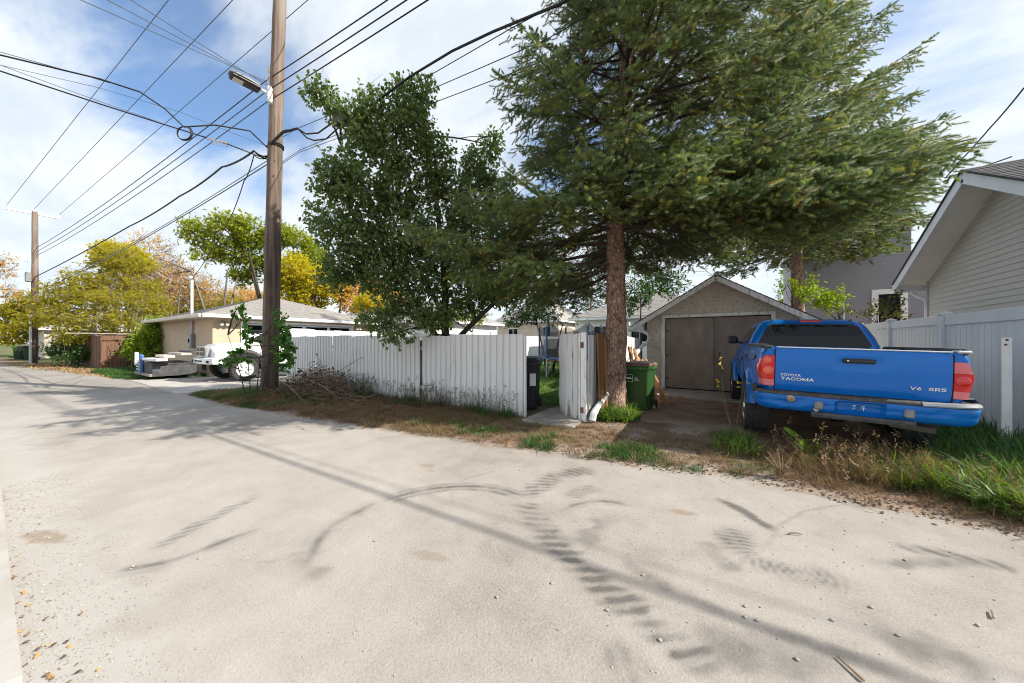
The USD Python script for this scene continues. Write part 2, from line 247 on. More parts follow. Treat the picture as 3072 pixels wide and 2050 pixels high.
M["lane"] = usdkit.material(stage, L + "lane", {
    "g": ("geometry", {}), "at": ("attribute", {"attribute": "wear"}), "sc": ("separate_color", {}),
    "big": ("noise_texture", {"scale": 0.42, "detail": 5.0, "roughness": 0.6, "distortion": 0.6}), "mid": ("noise_texture", {"scale": 3.0, "detail": 6.0, "roughness": 0.65}),
    "fine": ("noise_texture", {"scale": 70.0, "detail": 4.0, "roughness": 0.8}), "sp": ("voronoi_texture", {"scale": 70.0}), "spr": ("map_range", {"from_min": 0.0, "from_max": 0.16, "to_min": 1.0, "to_max": 0.0, "clamp": True}),
    "s2": ("noise_texture", {"scale": 7.0, "detail": 2.0}), "spm": ("map_range", {"from_min": 0.55, "from_max": 0.75, "to_min": 0.10, "to_max": 0.85, "clamp": True}), "spk": ("math", {"math_type": "multiply"}),
    "a": ("math", {"math_type": "multiply_add", "value2": 0.55}), "f3": ("math", {"math_type": "multiply_add", "value2": 0.75, "value3": -0.64}), "b2": ("math", {"math_type": "add"}),
    "r": ("rgb_ramp", {"ramp": [(0.0, (0.13, 0.116, 0.103)), (0.25, (0.215, 0.193, 0.172)), (0.42, (0.290, 0.264, 0.238)), (0.56, (0.332, 0.305, 0.278)), (0.72, (0.372, 0.345, 0.318)), (1.0, (0.47, 0.45, 0.425))]}),
    "mk": ("mix_color", {"blend_type": "mix", "b": (0.10, 0.096, 0.09)}), "gv": ("mix_color", {"b": (0.40, 0.388, 0.365)}), "br": ("mix_color", {"b": (0.235, 0.18, 0.13)}), "spx": ("mix_color", {"b": (0.17, 0.15, 0.13)}),
    "b": ("bump", {"strength": 0.6, "distance": 0.008}), "p": ("principled_bsdf", {"roughness": 0.92, "specular_ior_level": 0.2})},
    [("g.position", x + ".vector") for x in ("big", "mid", "fine", "sp", "s2")] +
    [("at.color", "sc.color"), ("mid.fac", "a.value1"), ("big.fac", "a.value3"), ("fine.fac", "f3.value1"), ("a.value", "b2.value1"), ("f3.value", "b2.value2"), ("b2.value", "r.fac"),
     ("r.color", "gv.a"), ("sc.g", "gv.fac"), ("gv.result", "br.a"), ("sc.b", "br.fac"), ("br.result", "mk.a"), ("sc.r", "mk.fac"),
     ("sp.distance", "spr.value"), ("s2.fac", "spm.value"), ("spr.result", "spk.value1"), ("spm.result", "spk.value2"), ("spk.value", "spx.fac"), ("mk.result", "spx.a"),
     ("spx.result", "p.base_color"), ("fine.fac", "b.height"), ("b.normal", "p.normal")], surface="p.BSDF")
M["soil"] = usdkit.material(stage, L + "soil", {
    "g": ("geometry", {}), "at": ("attribute", {"attribute": "wear"}), "sc": ("separate_color", {}),
    "n": ("noise_texture", {"scale": 2.4, "detail": 7.0, "roughness": 0.68}), "f": ("noise_texture", {"scale": 60.0, "detail": 4.0, "roughness": 0.7}),
    "a": ("math", {"math_type": "multiply_add", "value2": 0.5}), "a2": ("math", {"math_type": "add", "value2": -0.25}),
    "r": ("rgb_ramp", {"ramp": [(0.0, (0.075, 0.048, 0.033)), (0.35, (0.15, 0.098, 0.068)), (0.6, (0.225, 0.155, 0.108)), (0.85, (0.32, 0.245, 0.18)), (1.0, (0.40, 0.34, 0.27))]}),
    "gr": ("rgb_ramp", {"ramp": [(0.2, (0.035, 0.075, 0.018)), (0.5, (0.06, 0.115, 0.026)), (0.8, (0.10, 0.14, 0.04))]}),
    "mg": ("mix_color", {}), "pv": ("mix_color", {"b": (0.42, 0.36, 0.30)}),
    "b": ("bump", {"strength": 0.8, "distance": 0.03}), "p": ("principled_bsdf", {"roughness": 0.95, "specular_ior_level": 0.15})},
    [("g.position", "n.vector"), ("g.position", "f.vector"), ("f.fac", "a.value1"), ("n.fac", "a.value3"), ("a.value", "a2.value1"), ("a2.value", "r.fac"), ("a2.value", "gr.fac"),
     ("at.color", "sc.color"), ("r.color", "mg.a"), ("gr.color", "mg.b"), ("sc.g", "mg.fac"), ("mg.result", "pv.a"), ("sc.r", "pv.fac"), ("pv.result", "p.base_color"), ("a.value", "b.height"), ("b.normal", "p.normal")], surface="p.BSDF")


# ------------------------------------------------------------------ mesh building
class MB:
    def __init__(s):
        s.v, s.f, s.n = [], [], 0

    def add(s, v, f):
        v, f = np.asarray(v, float), np.asarray(f, int)
        if f.shape[1] == 4:
            f = np.vstack([f[:, [0, 1, 2]], f[:, [0, 2, 3]]])
        s.v.append(v); s.f.append(f + s.n); s.n += len(v)
        return s

    def get(s):
        return np.vstack(s.v), np.vstack(s.f)

    def box(s, c, size, rz=0.0, ch=0.0, R=None):
        """A box about c; ch chamfers its edges."""
        h = np.asarray(size, float) / 2
        if ch <= 0:
            v = np.array([[x, y, z] for x in (-1, 1) for y in (-1, 1) for z in (-1, 1)], float) * h
            f = np.array([[0, 1, 3, 2], [4, 6, 7, 5], [0, 4, 5, 1], [2, 3, 7, 6], [0, 2, 6, 4], [1, 5, 7, 3]])
        else:
            ch = min(ch, *(h * 0.9))
            pts = [(sx * (h[0] - (ch if k != 0 else 0)), sy * (h[1] - (ch if k != 1 else 0)), sz * (h[2] - (ch if k != 2 else 0))) for sx in (-1, 1) for sy in (-1, 1) for sz in (-1, 1) for k in range(3)]
            hull = trimesh.convex.convex_hull(np.array(pts))
            v, f = np.array(hull.vertices), np.array(hull.faces)
        if R is not None:
            v = v @ np.asarray(R).T
        if rz:
            a, b = math.cos(rz), math.sin(rz)
            v = v @ np.array([[a, b, 0], [-b, a, 0], [0, 0, 1]])
        return s.add(v + np.asarray(c, float), f)

    def bar(s, p, q, w, h, up=(0, 0, 1), ch=0.0):
        """A rectangular bar from p to q, w across and h along up."""
        p, q = np.asarray(p, float), np.asarray(q, float)
        d = q - p; ln = np.linalg.norm(d); d = d / ln
        a = np.cross(up, d)
        if np.linalg.norm(a) < 1e-6:
            a = np.cross((1, 0, 0), d)
        a /= np.linalg.norm(a); b = np.cross(d, a)
        return s.box((p + q) / 2, (ln, w, h), ch=ch, R=np.stack([d, a, b], 1))

    def tube(s, pts, r, sides=6, cap=True):
        p = np.asarray(pts, float)
        r = np.broadcast_to(np.asarray(r, float), (len(p),))
        t = np.gradient(p, axis=0); t /= np.linalg.norm(t, axis=1, keepdims=True) + 1e-12
        ref = np.array([0, 0, 1.0]) if abs(t[:, 2].mean()) < 0.8 else np.array([1.0, 0, 0])
        a = np.cross(t, ref); a /= np.linalg.norm(a, axis=1, keepdims=True) + 1e-12
        b = np.cross(t, a)
        ang = np.arange(sides) * 2 * PI / sides
        v = p[:, None] + r[:, None, None] * (np.cos(ang)[None, :, None] * a[:, None] + np.sin(ang)[None, :, None] * b[:, None])
        i, j = np.meshgrid(np.arange(len(p) - 1), np.arange(sides), indexing="ij")
        f = np.stack([i * sides + j, i * sides + (j + 1) % sides, (i + 1) * sides + (j + 1) % sides, (i + 1) * sides + j], -1).reshape(-1, 4)
        v = v.reshape(-1, 3)
        tri = np.vstack([f[:, [0, 2, 1]], f[:, [0, 3, 2]]])
        if cap and sides > 2:
            n = len(v); e = (len(p) - 1) * sides
            v = np.vstack([v, p[0], p[-1]])
            tri = np.vstack([tri, [[n, k, (k + 1) % sides] for k in range(sides)], [[n + 1, e + (k + 1) % sides, e + k] for k in range(sides)]])
        return s.add(v, tri)

    def cyl(s, p, q, r, sides=16, r2=None):
        return s.tube([p, q], [r, r if r2 is None else r2], sides)

    def prism(s, poly, p0, u, w, depth):
        """Polygon (a list of 2-d points, ccw) laid on the axes u, w at p0 and pulled by the vector depth."""
        m = trimesh.creation.extrude_polygon(Polygon(poly), 1.0, engine="earcut")
        v = np.array(m.vertices)
        return s.add(np.asarray(p0, float) + v[:, :1] * np.asarray(u, float) + v[:, 1:2] * np.asarray(w, float) + v[:, 2:] * np.asarray(depth, float), np.array(m.faces))

    def lathe(s, prof, sides=24, c=(0, 0, 0), axis="z"):
        prof = np.asarray(prof, float)
        ang = np.arange(sides) * 2 * PI / sides
        v = np.stack([prof[:, 0][:, None] * np.cos(ang), prof[:, 0][:, None] * np.sin(ang), np.repeat(prof[:, 1][:, None], sides, 1)], -1).reshape(-1, 3)
        i, j = np.meshgrid(np.arange(len(prof) - 1), np.arange(sides), indexing="ij")
        f = np.stack([i * sides + j, i * sides + (j + 1) % sides, (i + 1) * sides + (j + 1) % sides, (i + 1) * sides + j], -1).reshape(-1, 4)
        if axis == "x":
            v = v[:, [2, 0, 1]]
        if axis == "y":
            v = v[:, [1, 2, 0]]
        return s.add(v + np.asarray(c, float), f)

    def grid(s, P):
        """A sheet of points P (n, m, 3)."""
        n, m = P.shape[:2]
        i, j = np.meshgrid(np.arange(n - 1), np.arange(m - 1), indexing="ij")
        f = np.stack([i * m + j, (i + 1) * m + j, (i + 1) * m + j + 1, i * m + j + 1], -1).reshape(-1, 4)
        return s.add(P.reshape(-1, 3), f)

    def loft(s, secs):
        """Closed skin over sections, each a ring of as many points, with flat ends."""
        P = np.asarray(secs, float); n, m = P.shape[:2]
        i, j = np.meshgrid(np.arange(n - 1), np.arange(m), indexing="ij")
        f = np.stack([i * m + j, i * m + (j + 1) % m, (i + 1) * m + (j + 1) % m, (i + 1) * m + j], -1).reshape(-1, 4)
        v = P.reshape(-1, 3); c0, c1 = P[0].mean(0), P[-1].mean(0); k = len(v)
        v = np.vstack([v, c0, c1])
        tri = np.vstack([f[:, [0, 1, 2]], f[:, [0, 2, 3]], [[k, (q + 1) % m, q] for q in range(m)], [[k + 1, (n - 1) * m + q, (n - 1) * m + (q + 1) % m] for q in range(m)]])
        return s.add(v, tri)

    def tm(s, mesh):
        return s.add(np.array(mesh.vertices), np.array(mesh.faces))


def solid(mb):
    """A closed Manifold of a closed mesh, the right way out."""
    v, f = mb.get() if isinstance(mb, MB) else mb
    t = trimesh.Trimesh(v, f, process=True); t.fix_normals()
    if t.volume < 0:
        t.invert()
    return m3.Manifold(m3.Mesh(np.asarray(t.vertices, np.float32), np.asarray(t.faces, np.uint32)))


_taken = set()


def _free(parent, name):
    p, k = f"{parent}/{name}", 0
    while p in _taken:
        k += 1; p = f"{parent}/{name}_{k:03d}"
    _taken.add(p)
    return p


def tag(prim, label=None, cat=None, group=None, kind=None):
    for k, v in (("label", label), ("category", cat), ("group", group), ("kind", kind)):
        if v:
            prim.SetCustomDataByKey(k, v)
    return prim


def obj(name, mb, material, parent="/World", smooth=False, label=None, cat=None, group=None, kind=None, org=None):
    v, f = mb.get() if isinstance(mb, MB) else meshkit.arrays(mb)[:2] if not isinstance(mb, tuple) else mb
    if org is not None:
        v = v - np.asarray(org)
    path = _free(parent, name)
    m = usdkit.mesh(stage, path, (v, f), M[material] if isinstance(material, str) else material, smooth=smooth)
    tag(m.GetPrim(), label, cat, group, kind)
    return path


class Thing:
    """An Xform at the thing's base; parts are given in world coordinates when w is True, else in the thing's own."""
    def __init__(s, name, label, cat, loc=(0, 0, 0), rz=0.0, group=None, kind=None, rx=0.0, ry=0.0):
        s.path, s.loc = _free("/World", name), np.asarray(loc, float)
        x = UsdGeom.Xform.Define(stage, s.path)
        x.AddTranslateOp().Set(Gf.Vec3d(*map(float, loc)))
        if rz: x.AddRotateZOp().Set(math.degrees(rz))
        if ry: x.AddRotateYOp().Set(math.degrees(ry))
        if rx: x.AddRotateXOp().Set(math.degrees(rx))
        tag(x.GetPrim(), label, cat, group, kind)

    def part(s, name, mb, material, smooth=False, w=False, on=None, label=None, kind=None):
        return obj(name, mb, material, on or s.path, smooth, label=label, kind=kind, org=s.loc if w else None)


def copy_thing(src, name, label, cat, loc, rz=0.0, group=None):
    t = Thing(name, label, cat, loc, rz, group)
    p = stage.GetPrimAtPath(t.path)
    p.GetReferences().AddInternalReference(Sdf.Path(src.path if isinstance(src, Thing) else src))
    p.SetInstanceable(True)
    return t


def add_primvar(path, name, arr):
    UsdGeom.PrimvarsAPI(stage.GetPrimAtPath(path)).CreatePrimvar(name, Sdf.ValueTypeNames.Color3fArray, "vertex").Set(Vt.Vec3fArray.FromNumpy(np.asarray(arr, np.float32)))


def quats(D, roll):
    """Unit quaternions (w, x, y, z) that take +x to the directions D and then roll about them."""
    D = D / np.linalg.norm(D, axis=1, keepdims=True)
    up = np.where(np.abs(D[:, 2:]) < 0.95, [[0, 0, 1.0]], [[0, 1.0, 0]])
    Y = np.cross(up, D); Y /= np.linalg.norm(Y, axis=1, keepdims=True); Z = np.cross(D, Y)
    c, s_ = np.cos(roll)[:, None], np.sin(roll)[:, None]
    Y, Z = Y * c + Z * s_, Z * c - Y * s_
    from scipy.spatial.transform import Rotation
    q = Rotation.from_matrix(np.stack([D, Y, Z], -1)).as_quat()
    return q[:, [3, 0, 1, 2]]


def scatter(name, parent, protos, P, Q, S, idx=None, label=None, kind="stuff", cat=None):
    """A PointInstancer of protos [(name, mesh, material)] at P with quaternions Q (w,x,y,z) and scales S."""
    path = _free(parent, name)
    pi = UsdGeom.PointInstancer.Define(stage, path)
    for k, (pn, pm, pmat) in enumerate(protos):
        pp = f"{path}/{pn}"
        usdkit.mesh(stage, pp, pm.get() if isinstance(pm, MB) else pm, M[pmat])
        pi.GetPrototypesRel().AddTarget(pp)
    n = len(P)
    pi.CreatePositionsAttr(Vt.Vec3fArray.FromNumpy(np.asarray(P, np.float32)))
    pi.CreateProtoIndicesAttr(Vt.IntArray.FromNumpy(np.asarray(idx if idx is not None else np.zeros(n), np.int32)))
    S = np.asarray(S, np.float32)
    pi.CreateScalesAttr(Vt.Vec3fArray.FromNumpy(np.ascontiguousarray(np.repeat(S[:, None], 3, 1)) if S.ndim == 1 else S))
    pi.CreateOrientationsAttr(Vt.QuathArray([Gf.Quath(float(a), float(b), float(c), float(d)) for a, b, c, d in Q]))
    tag(pi.GetPrim(), label, cat, None, kind)
    return path

# ================================================================== THE SETTING
EX = [-300, -60, -38, -18, -10.5, -7.2, -2.56, 0.05, 1.7, 6, 60, 300]
EY = [-16, -1.6, 0.55, 2.85, 2.84, 3.02, 3.68, 4.12, 3.98, 3.8, 3.6, 3.6]
NX = [-300, -60, -38, -18, -8, 6, 300]
NY = [-20, -5.6, -3.4, -1.0, 0.06, 0.06, 0.06]
edge = lambda x: np.interp(x, EX, EY)
near = lambda x: np.interp(x, NX, NY)


def smooth01(t):
    t = np.clip(t, 0, 1)
    return t * t * (3 - 2 * t)


def fb(x, y, s, seed=0, o=4):
    return meshkit.fbm(np.stack([np.asarray(x) * s, np.asarray(y) * s, np.full(np.shape(x), 0.37 + seed)], -1), o, seed)


def gz(x, y):
    """Height of the ground beside the lane (under the lane it lies just below the lane's sheet)."""
    x, y = np.asarray(x, float), np.asarray(y, float)
    e = y - edge(x)
    wob = (fb(x, y, 1.1, 3) - 0.5) * 0.5 + (fb(x, y, 5.0, 4) - 0.5) * 0.25
    drive = smooth01((x + 18.4) / 0.5) * smooth01((-12.2 - x) / 0.6)            # the concrete driveway on the left
    up = smooth01((e + wob * (1 - drive)) / 0.55 + 0.35) * (1 - drive)
    z = -0.03 + 0.055 * up + 0.035 * up * (fb(x, y, 3.0, 7) - 0.5) * 2
    z = z + 0.012 * up * (fb(x, y, 14.0, 9, 3) - 0.5) * 2
    z = z + 0.13 * np.exp(-(((x + 9.7) / 1.0) ** 2 + ((y - 4.1) / 0.75) ** 2)) * (1 - drive)
    z = z + 0.10 * np.exp(-(((x - 3.0) / 1.3) ** 2 + ((y - 5.6) / 1.3) ** 2))
    g = smooth01((near(x) - y + wob * 0.4) / 0.3 + 0.3)
    return z + 0.03 * g


# ------------------------------------------------------------------ ground, one sheet to the horizon
xs = np.concatenate([np.linspace(-400, -42, 24), np.linspace(-40, -13, 60), np.linspace(-12.8, 5.0, 330), np.linspace(5.4, 30, 28), np.linspace(40, 400, 16)])
ys = np.concatenate([np.linspace(-400, -8, 18), np.linspace(-6, 2.4, 20), np.linspace(2.5, 7.5, 150), np.linspace(7.6, 16, 60), np.linspace(17, 60, 40), np.linspace(70, 500, 16)])
X, Y = np.meshgrid(xs, ys, indexing="ij")
G = MB().grid(np.stack([X, Y, gz(X, Y)], -1))
gp = obj("ground", G, "soil", kind="structure", smooth=True)
lawn_m = smooth01((Y - 6.3 + (fb(X, Y, 1.5, 21) - 0.5) * 0.6) / 0.3) * smooth01((-2.3 - X) / 0.15) * smooth01((X + 12.3) / 0.3)
far_m = smooth01((Y - 30) / 8) * 0.8 + smooth01((-20 - X) / 6) * smooth01((Y - edge(X) - 0.5) / 1.0) * 0.45
patch = smooth01((fb(X, Y, 0.9, 22) - 0.5) * 8) * 0.35 * (X < -2.0) * (Y < 6.2)
gravel = smooth01((X - 0.4 + Y * 0.0) / 0.5) * smooth01((2.2 - X) / 0.6) * 0 + smooth01((fb(X, Y, 1.7, 33) - 0.46) * 7) * 0.65 * smooth01((X + 2.3) / 0.5) * smooth01((0.9 - X) / 0.6) * smooth01((7.0 - Y) / 1.0)
lane_edge = smooth01(1 - np.abs(Y - edge(X) - 0.05) / 0.25) * 0.5
wear = np.stack([np.clip(gravel + lane_edge, 0, 1), np.clip(lawn_m + far_m + patch, 0, 1), np.zeros_like(X)], -1).reshape(-1, 3)
add_primvar(gp, "wear", wear)

# ------------------------------------------------------------------ the lane, with tyre marks that lie on it
lx = np.concatenate([np.linspace(-200, -40, 20), np.linspace(-38, -9.6, 72), np.linspace(-9.5, 4.5, 640), np.linspace(4.7, 12, 20), np.linspace(14, 200, 10)])
lv = np.linspace(0, 1, 205)
LX, LV = np.meshgrid(lx, lv, indexing="ij")
n0, e0 = near(LX) - 0.12, edge(LX) + 0.5
LY = n0 + (e0 - n0) * LV
LZ = 0.006 * (fb(LX, LY, 0.7, 41, 3) - 0.5) + 0.002
LZ = LZ - 0.02 * smooth01((LV - 0.93) / 0.07)
lane = obj("alley_road", MB().grid(np.stack([LX, LY, LZ], -1)), "lane", kind="structure", smooth=True)


def gpts(*pts):      # points given as places of the photograph on the level lane
    return np.array([atZ(px, py)[:2] for px, py in pts])


def seg_dist(P, line):
    best = np.full(len(P), 1e9); along = np.zeros(len(P)); side = np.zeros(len(P)); s0 = 0.0
    for a, b in zip(line[:-1], line[1:]):
        d = b - a; ln = np.linalg.norm(d); d = d / max(ln, 1e-9)
        t = np.clip((P - a) @ d, 0, ln)
        off = P - a - t[:, None] * d
        q = np.linalg.norm(off, axis=1)
        k = q < best
        best[k] = q[k]; along[k] = (s0 + t)[k]; side[k] = (off @ np.array([-d[1], d[0]]))[k]
        s0 += ln
    return best, along, side, s0


P2 = np.stack([LX.ravel(), LY.ravel()], 1)
mark, brown = np.zeros(len(P2)), np.zeros(len(P2))
rough_n = fb(P2[:, 0], P2[:, 1], 9.0, 50, 4)
fine_n = fb(P2[:, 0], P2[:, 1], 30.0, 51, 3)


def curve(pts, n=40):
    from scipy.interpolate import splprep, splev
    p = np.asarray(pts)
    tck, _ = splprep(p.T, s=0, k=min(3, len(p) - 1))
    return np.stack(splev(np.linspace(0, 1, n), tck), 1)


def streak(pts, w, strength, tread=0.0, lines=0, fade=0.15, skew=0.9):
    global mark
    ln = curve(gpts(*pts)); w = w * 1.22
    sel = np.where((P2[:, 0] > ln[:, 0].min() - w) & (P2[:, 0] < ln[:, 0].max() + w) & (P2[:, 1] > ln[:, 1].min() - w) & (P2[:, 1] < ln[:, 1].max() + w))[0]
    d, al, sd, tot = seg_dist(P2[sel], ln)
    m = smooth01((w / 2 * (1 + (rough_n[sel] - 0.5) * 0.9) - d) / (w * 0.42))
    m *= smooth01(al / (fade * tot + 1e-6)) * smooth01((tot - al) / (fade * tot + 1e-6))
    if tread:
        m *= 0.34 + 0.66 * smooth01(np.sin((al + skew * sd) * 2 * PI / tread) * 1.1 + 0.5 + (rough_n[sel] - 0.5) * 1.6)
    if lines:
        m *= 0.35 + 0.65 * smooth01(np.sin(sd / w * 2 * PI * lines + 1.0) * 0.8 + 0.5)
    m *= (0.62 + 0.65 * smooth01((rough_n[sel] - 0.34) * 3.2)) * (0.85 + 0.8 * (fine_n[sel] - 0.45))
    mark[sel] = np.maximum(mark[sel], np.minimum(0.9, m * strength * 1.45))


D = lambda *p: [(x / 2.295, y / 2.295) for x, y in p]
streak(D((870, 1158), (930, 1136), (1010, 1121), (1100, 1118), (1170, 1130), (1215, 1150)), 0.20, 0.55, lines=3)
streak(D((865, 1146), (800, 1185), (745, 1220), (718, 1262), (700, 1300), (730, 1330)), 0.17, 0.42, lines=2, fade=0.2)
streak(D((1375, 1080), (1300, 1088), (1240, 1112), (1205, 1150)), 0.26, 0.62, tread=0.085, skew=0.6)
streak(D((1375, 1120), (1340, 1128), (1310, 1145)), 0.2, 0.35, tread=0.07)
streak(D((1205, 1150), (1222, 1190), (1270, 1240), (1330, 1300), (1400, 1360), (1480, 1420), (1570, 1490), (1680, 1568)), 0.24, 0.66, tread=0.095, fade=0.06, skew=-0.5)
streak(D((1290, 1176), (1340, 1155), (1390, 1152), (1450, 1166)), 0.12, 0.42, lines=2)
streak(D((1350, 1205), (1400, 1195), (1350, 1240), (1380, 1260)), 0.2, 0.3)
streak(D((1400, 1270), (1500, 1330), (1640, 1400), (1800, 1460), (1960, 1510), (2150, 1560)), 0.13, 0.40, fade=0.2)
streak(D((1628, 1144), (1665, 1155), (1720, 1185), (1795, 1226)), 0.14, 0.72, lines=1, fade=0.2)
streak(D((1682, 1195), (1690, 1240), (1720, 1285), (1790, 1310), (1880, 1325), (1990, 1368)), 0.24, 0.50, tread=0.05, fade=0.2, skew=0.3)
streak(D((1610, 1240), (1650, 1275), (1690, 1320)), 0.16, 0.30)
streak(D((2040, 1243), (2110, 1262), (2190, 1275), (2260, 1290), (2350, 1318)), 0.17, 0.55, tread=0.16, fade=0.1, skew=1.2)
streak(D((1985, 1298), (2080, 1292), (2180, 1290), (2300, 1300)), 0.13, 0.40, fade=0.25)
streak(D((255, 1312), (330, 1302), (410, 1283), (500, 1250), (610, 1213)), 0.15, 0.48, lines=2, fade=0.12)
streak(D((330, 1275), (390, 1243), (450, 1208), (530, 1168), (590, 1130)), 0.15, 0.34, tread=0.085)
streak(D((1560, 1475), (1700, 1490), (1850, 1520), (2000, 1560)), 0.30, 0.34, fade=0.3)
streak(D((1960, 1425), (2060, 1470), (2200, 1520), (2330, 1570)), 0.30, 0.38, fade=0.3)
streak(D((1380, 1480), (1440, 1520), (1500, 1560)), 0.2, 0.28, tread=0.1)
streak(D((690, 1260), (700, 1300), (760, 1320)), 0.16, 0.25)
for (px, py, rx_, ry_, a_, s_) in [(47, 537, 0.22, 0.07, 0.30, 0.75), (684, 513, 0.10, 0.045, 0.2, 0.7), (433, 556, 0.13, 0.05, 0.4, 0.5), (428, 466, 0.10, 0.06, 0.2, 0.45), (430, 471, 0.06, 0.03, 0, 0.4), (300, 570, 0.3, 0.12, 0.2, 0.12), (600, 590, 0.35, 0.1, 0.1, 0.12)]:
    c = atZ(px, py)[:2]
    q = P2 - c; ca, sa = math.cos(a_), math.sin(a_)
    u, v = q[:, 0] * ca + q[:, 1] * sa, -q[:, 0] * sa + q[:, 1] * ca
    brown = np.maximum(brown, s_ * smooth01((1.15 - np.sqrt((u / rx_) ** 2 + (v / ry_) ** 2) + (rough_n - 0.5) * 1.9 + (fine_n - 0.5) * 0.7) / 0.45))
grav = smooth01((0.62 - P2[:, 1] + (rough_n - 0.5) * 0.7) / 0.45) * smooth01((-0.7 - P2[:, 0] + (rough_n - 0.5)) / 0.8) * smooth01((P2[:, 0] + 12) / 4) * 0.9
grav = np.maximum(grav * 0.7, 0.25 * smooth01((fb(P2[:, 0], P2[:, 1], 0.5, 61) - 0.52) * 6) * smooth01((1.9 - P2[:, 1]) / 1.5))
brown = np.maximum(brown, 0.5 * smooth01((P2[:, 1] - edge(P2[:, 0]) + 0.05 + (rough_n - 0.5) * 0.6) / 0.25))
crk = np.zeros(len(P2)); rc = np.random.RandomState(12)
for pts in (((420, 640), (470, 560), (455, 500), (500, 470)), ((700, 683), (690, 600), (760, 560), (800, 520), (860, 505)), ((120, 600), (200, 560), (260, 560), (330, 520)), ((900, 683), (960, 640), (1024, 620))):
    ln = curve(gpts(*pts), 60); ln = ln + np.cumsum(rc.normal(0, 0.006, ln.shape), 0)
    sel = np.where((P2[:, 0] > ln[:, 0].min() - .1) & (P2[:, 0] < ln[:, 0].max() + .1) & (P2[:, 1] > ln[:, 1].min() - .1) & (P2[:, 1] < ln[:, 1].max() + .1))[0]
    d_, a_, s_, t_ = seg_dist(P2[sel], ln); crk[sel] = np.maximum(crk[sel], 0.30 * smooth01((0.022 - d_) / 0.02) * smooth01((fb(a_ * 2, d_ * 0, 1.0, 9) - 0.38) * 5))
mark = np.maximum(mark, crk)
far_dark = 0.42 * smooth01((-9.0 - P2[:, 0]) / 8) * (0.7 + 0.6 * (rough_n - 0.5))      # the asphalt shows through the dust farther along
add_primvar(lane, "wear", np.stack([np.clip(np.maximum(mark, far_dark), 0, 1), np.clip(grav, 0, 1), np.clip(brown, 0, 1)], 1))

# ------------------------------------------------------------------ concrete: pad at the lane's near edge, driveway, apron, gate slab
pad = MB()
pad.prism([(-11.0, -3.5), (-2.35, -3.5), (-2.42, 0.085), (-11.0, 0.085)], (0, 0, 0), (1, 0, 0), (0, 1, 0), (0, 0, 0.05))
obj("concrete_pad", pad, "concrete", kind="structure")
dw = MB()
dv = np.array([[-18.2, 2.86], [-12.35, 2.80], [-12.35, 12.5], [-17.35, 12.5], [-17.35, 4.9], [-18.2, 4.0]])
dw.prism([tuple(p) for p in dv], (0, 0, -0.04), (1, 0, 0), (0, 1, 0), (0, 0, 0.056))
obj("driveway", dw, "concrete", kind="structure")
ap = MB()
ap.prism([(-2.0, 9.25), (-0.7, 9.12), (1.05, 9.2), (1.1, 10.68), (-2.05, 10.68)], (0, 0, -0.02), (1, 0, 0), (0, 1, 0), (0, 0, 0.085))
obj("garage_apron", ap, "concrete_dark", kind="structure")
gs = MB()
gs.prism([(-3.1, 5.1), (-2.15, 5.05), (-2.25, 6.4), (-3.15, 6.5)], (0, 0, -0.02), (1, 0, 0), (0, 1, 0), (0, 0, 0.07))
obj("gate_slab", gs, "concrete_dark", kind="structure")


# ================================================================== BUILDINGS
def siding(t, a, b, z0, ztop, course, material, out, name="siding_board"):
    """Lapped boards on the wall from a to b (plan), looking along out; ztop(u) is the wall's top at u metres from a."""
    a, b, out = np.array([*a, 0.0]), np.array([*b, 0.0]), np.array([*out, 0.0])
    ln = np.linalg.norm(b - a); d = (b - a) / ln
    us = np.linspace(0, ln, 121)
    tops = np.array([ztop(u) for u in us])
    k, z = 0, z0
    while z < tops.max() - 0.02:
        ok = us[tops > z + 0.3 * course]
        if len(ok) > 1:
            u0, u1 = ok.min(), ok.max()
            h = course
            m = MB()
            p = [a + d * u0, a + d * u1]
            ring = []
            for q in p:
                ring.append([q + out * 0.016 + [0, 0, z - 0.004], q + out * 0.004 + [0, 0, z + h], q - out * 0.01 + [0, 0, z + h], q - out * 0.01 + [0, 0, z - 0.004]])
            m.loft(ring)
            t.part(name, m, material, w=True)
        z += course; k += 1


def quad_sheet(mb, p, thick):
    """A flat plate: four corners pulled by thick."""
    p = np.asarray(p, float); q = p + np.asarray(thick, float)
    v = np.vstack([p, q])
    return mb.add(v, [[0, 1, 2, 3], [7, 6, 5, 4], [0, 4, 5, 1], [1, 5, 6, 2], [2, 6, 7, 3], [3, 7, 4, 0]])


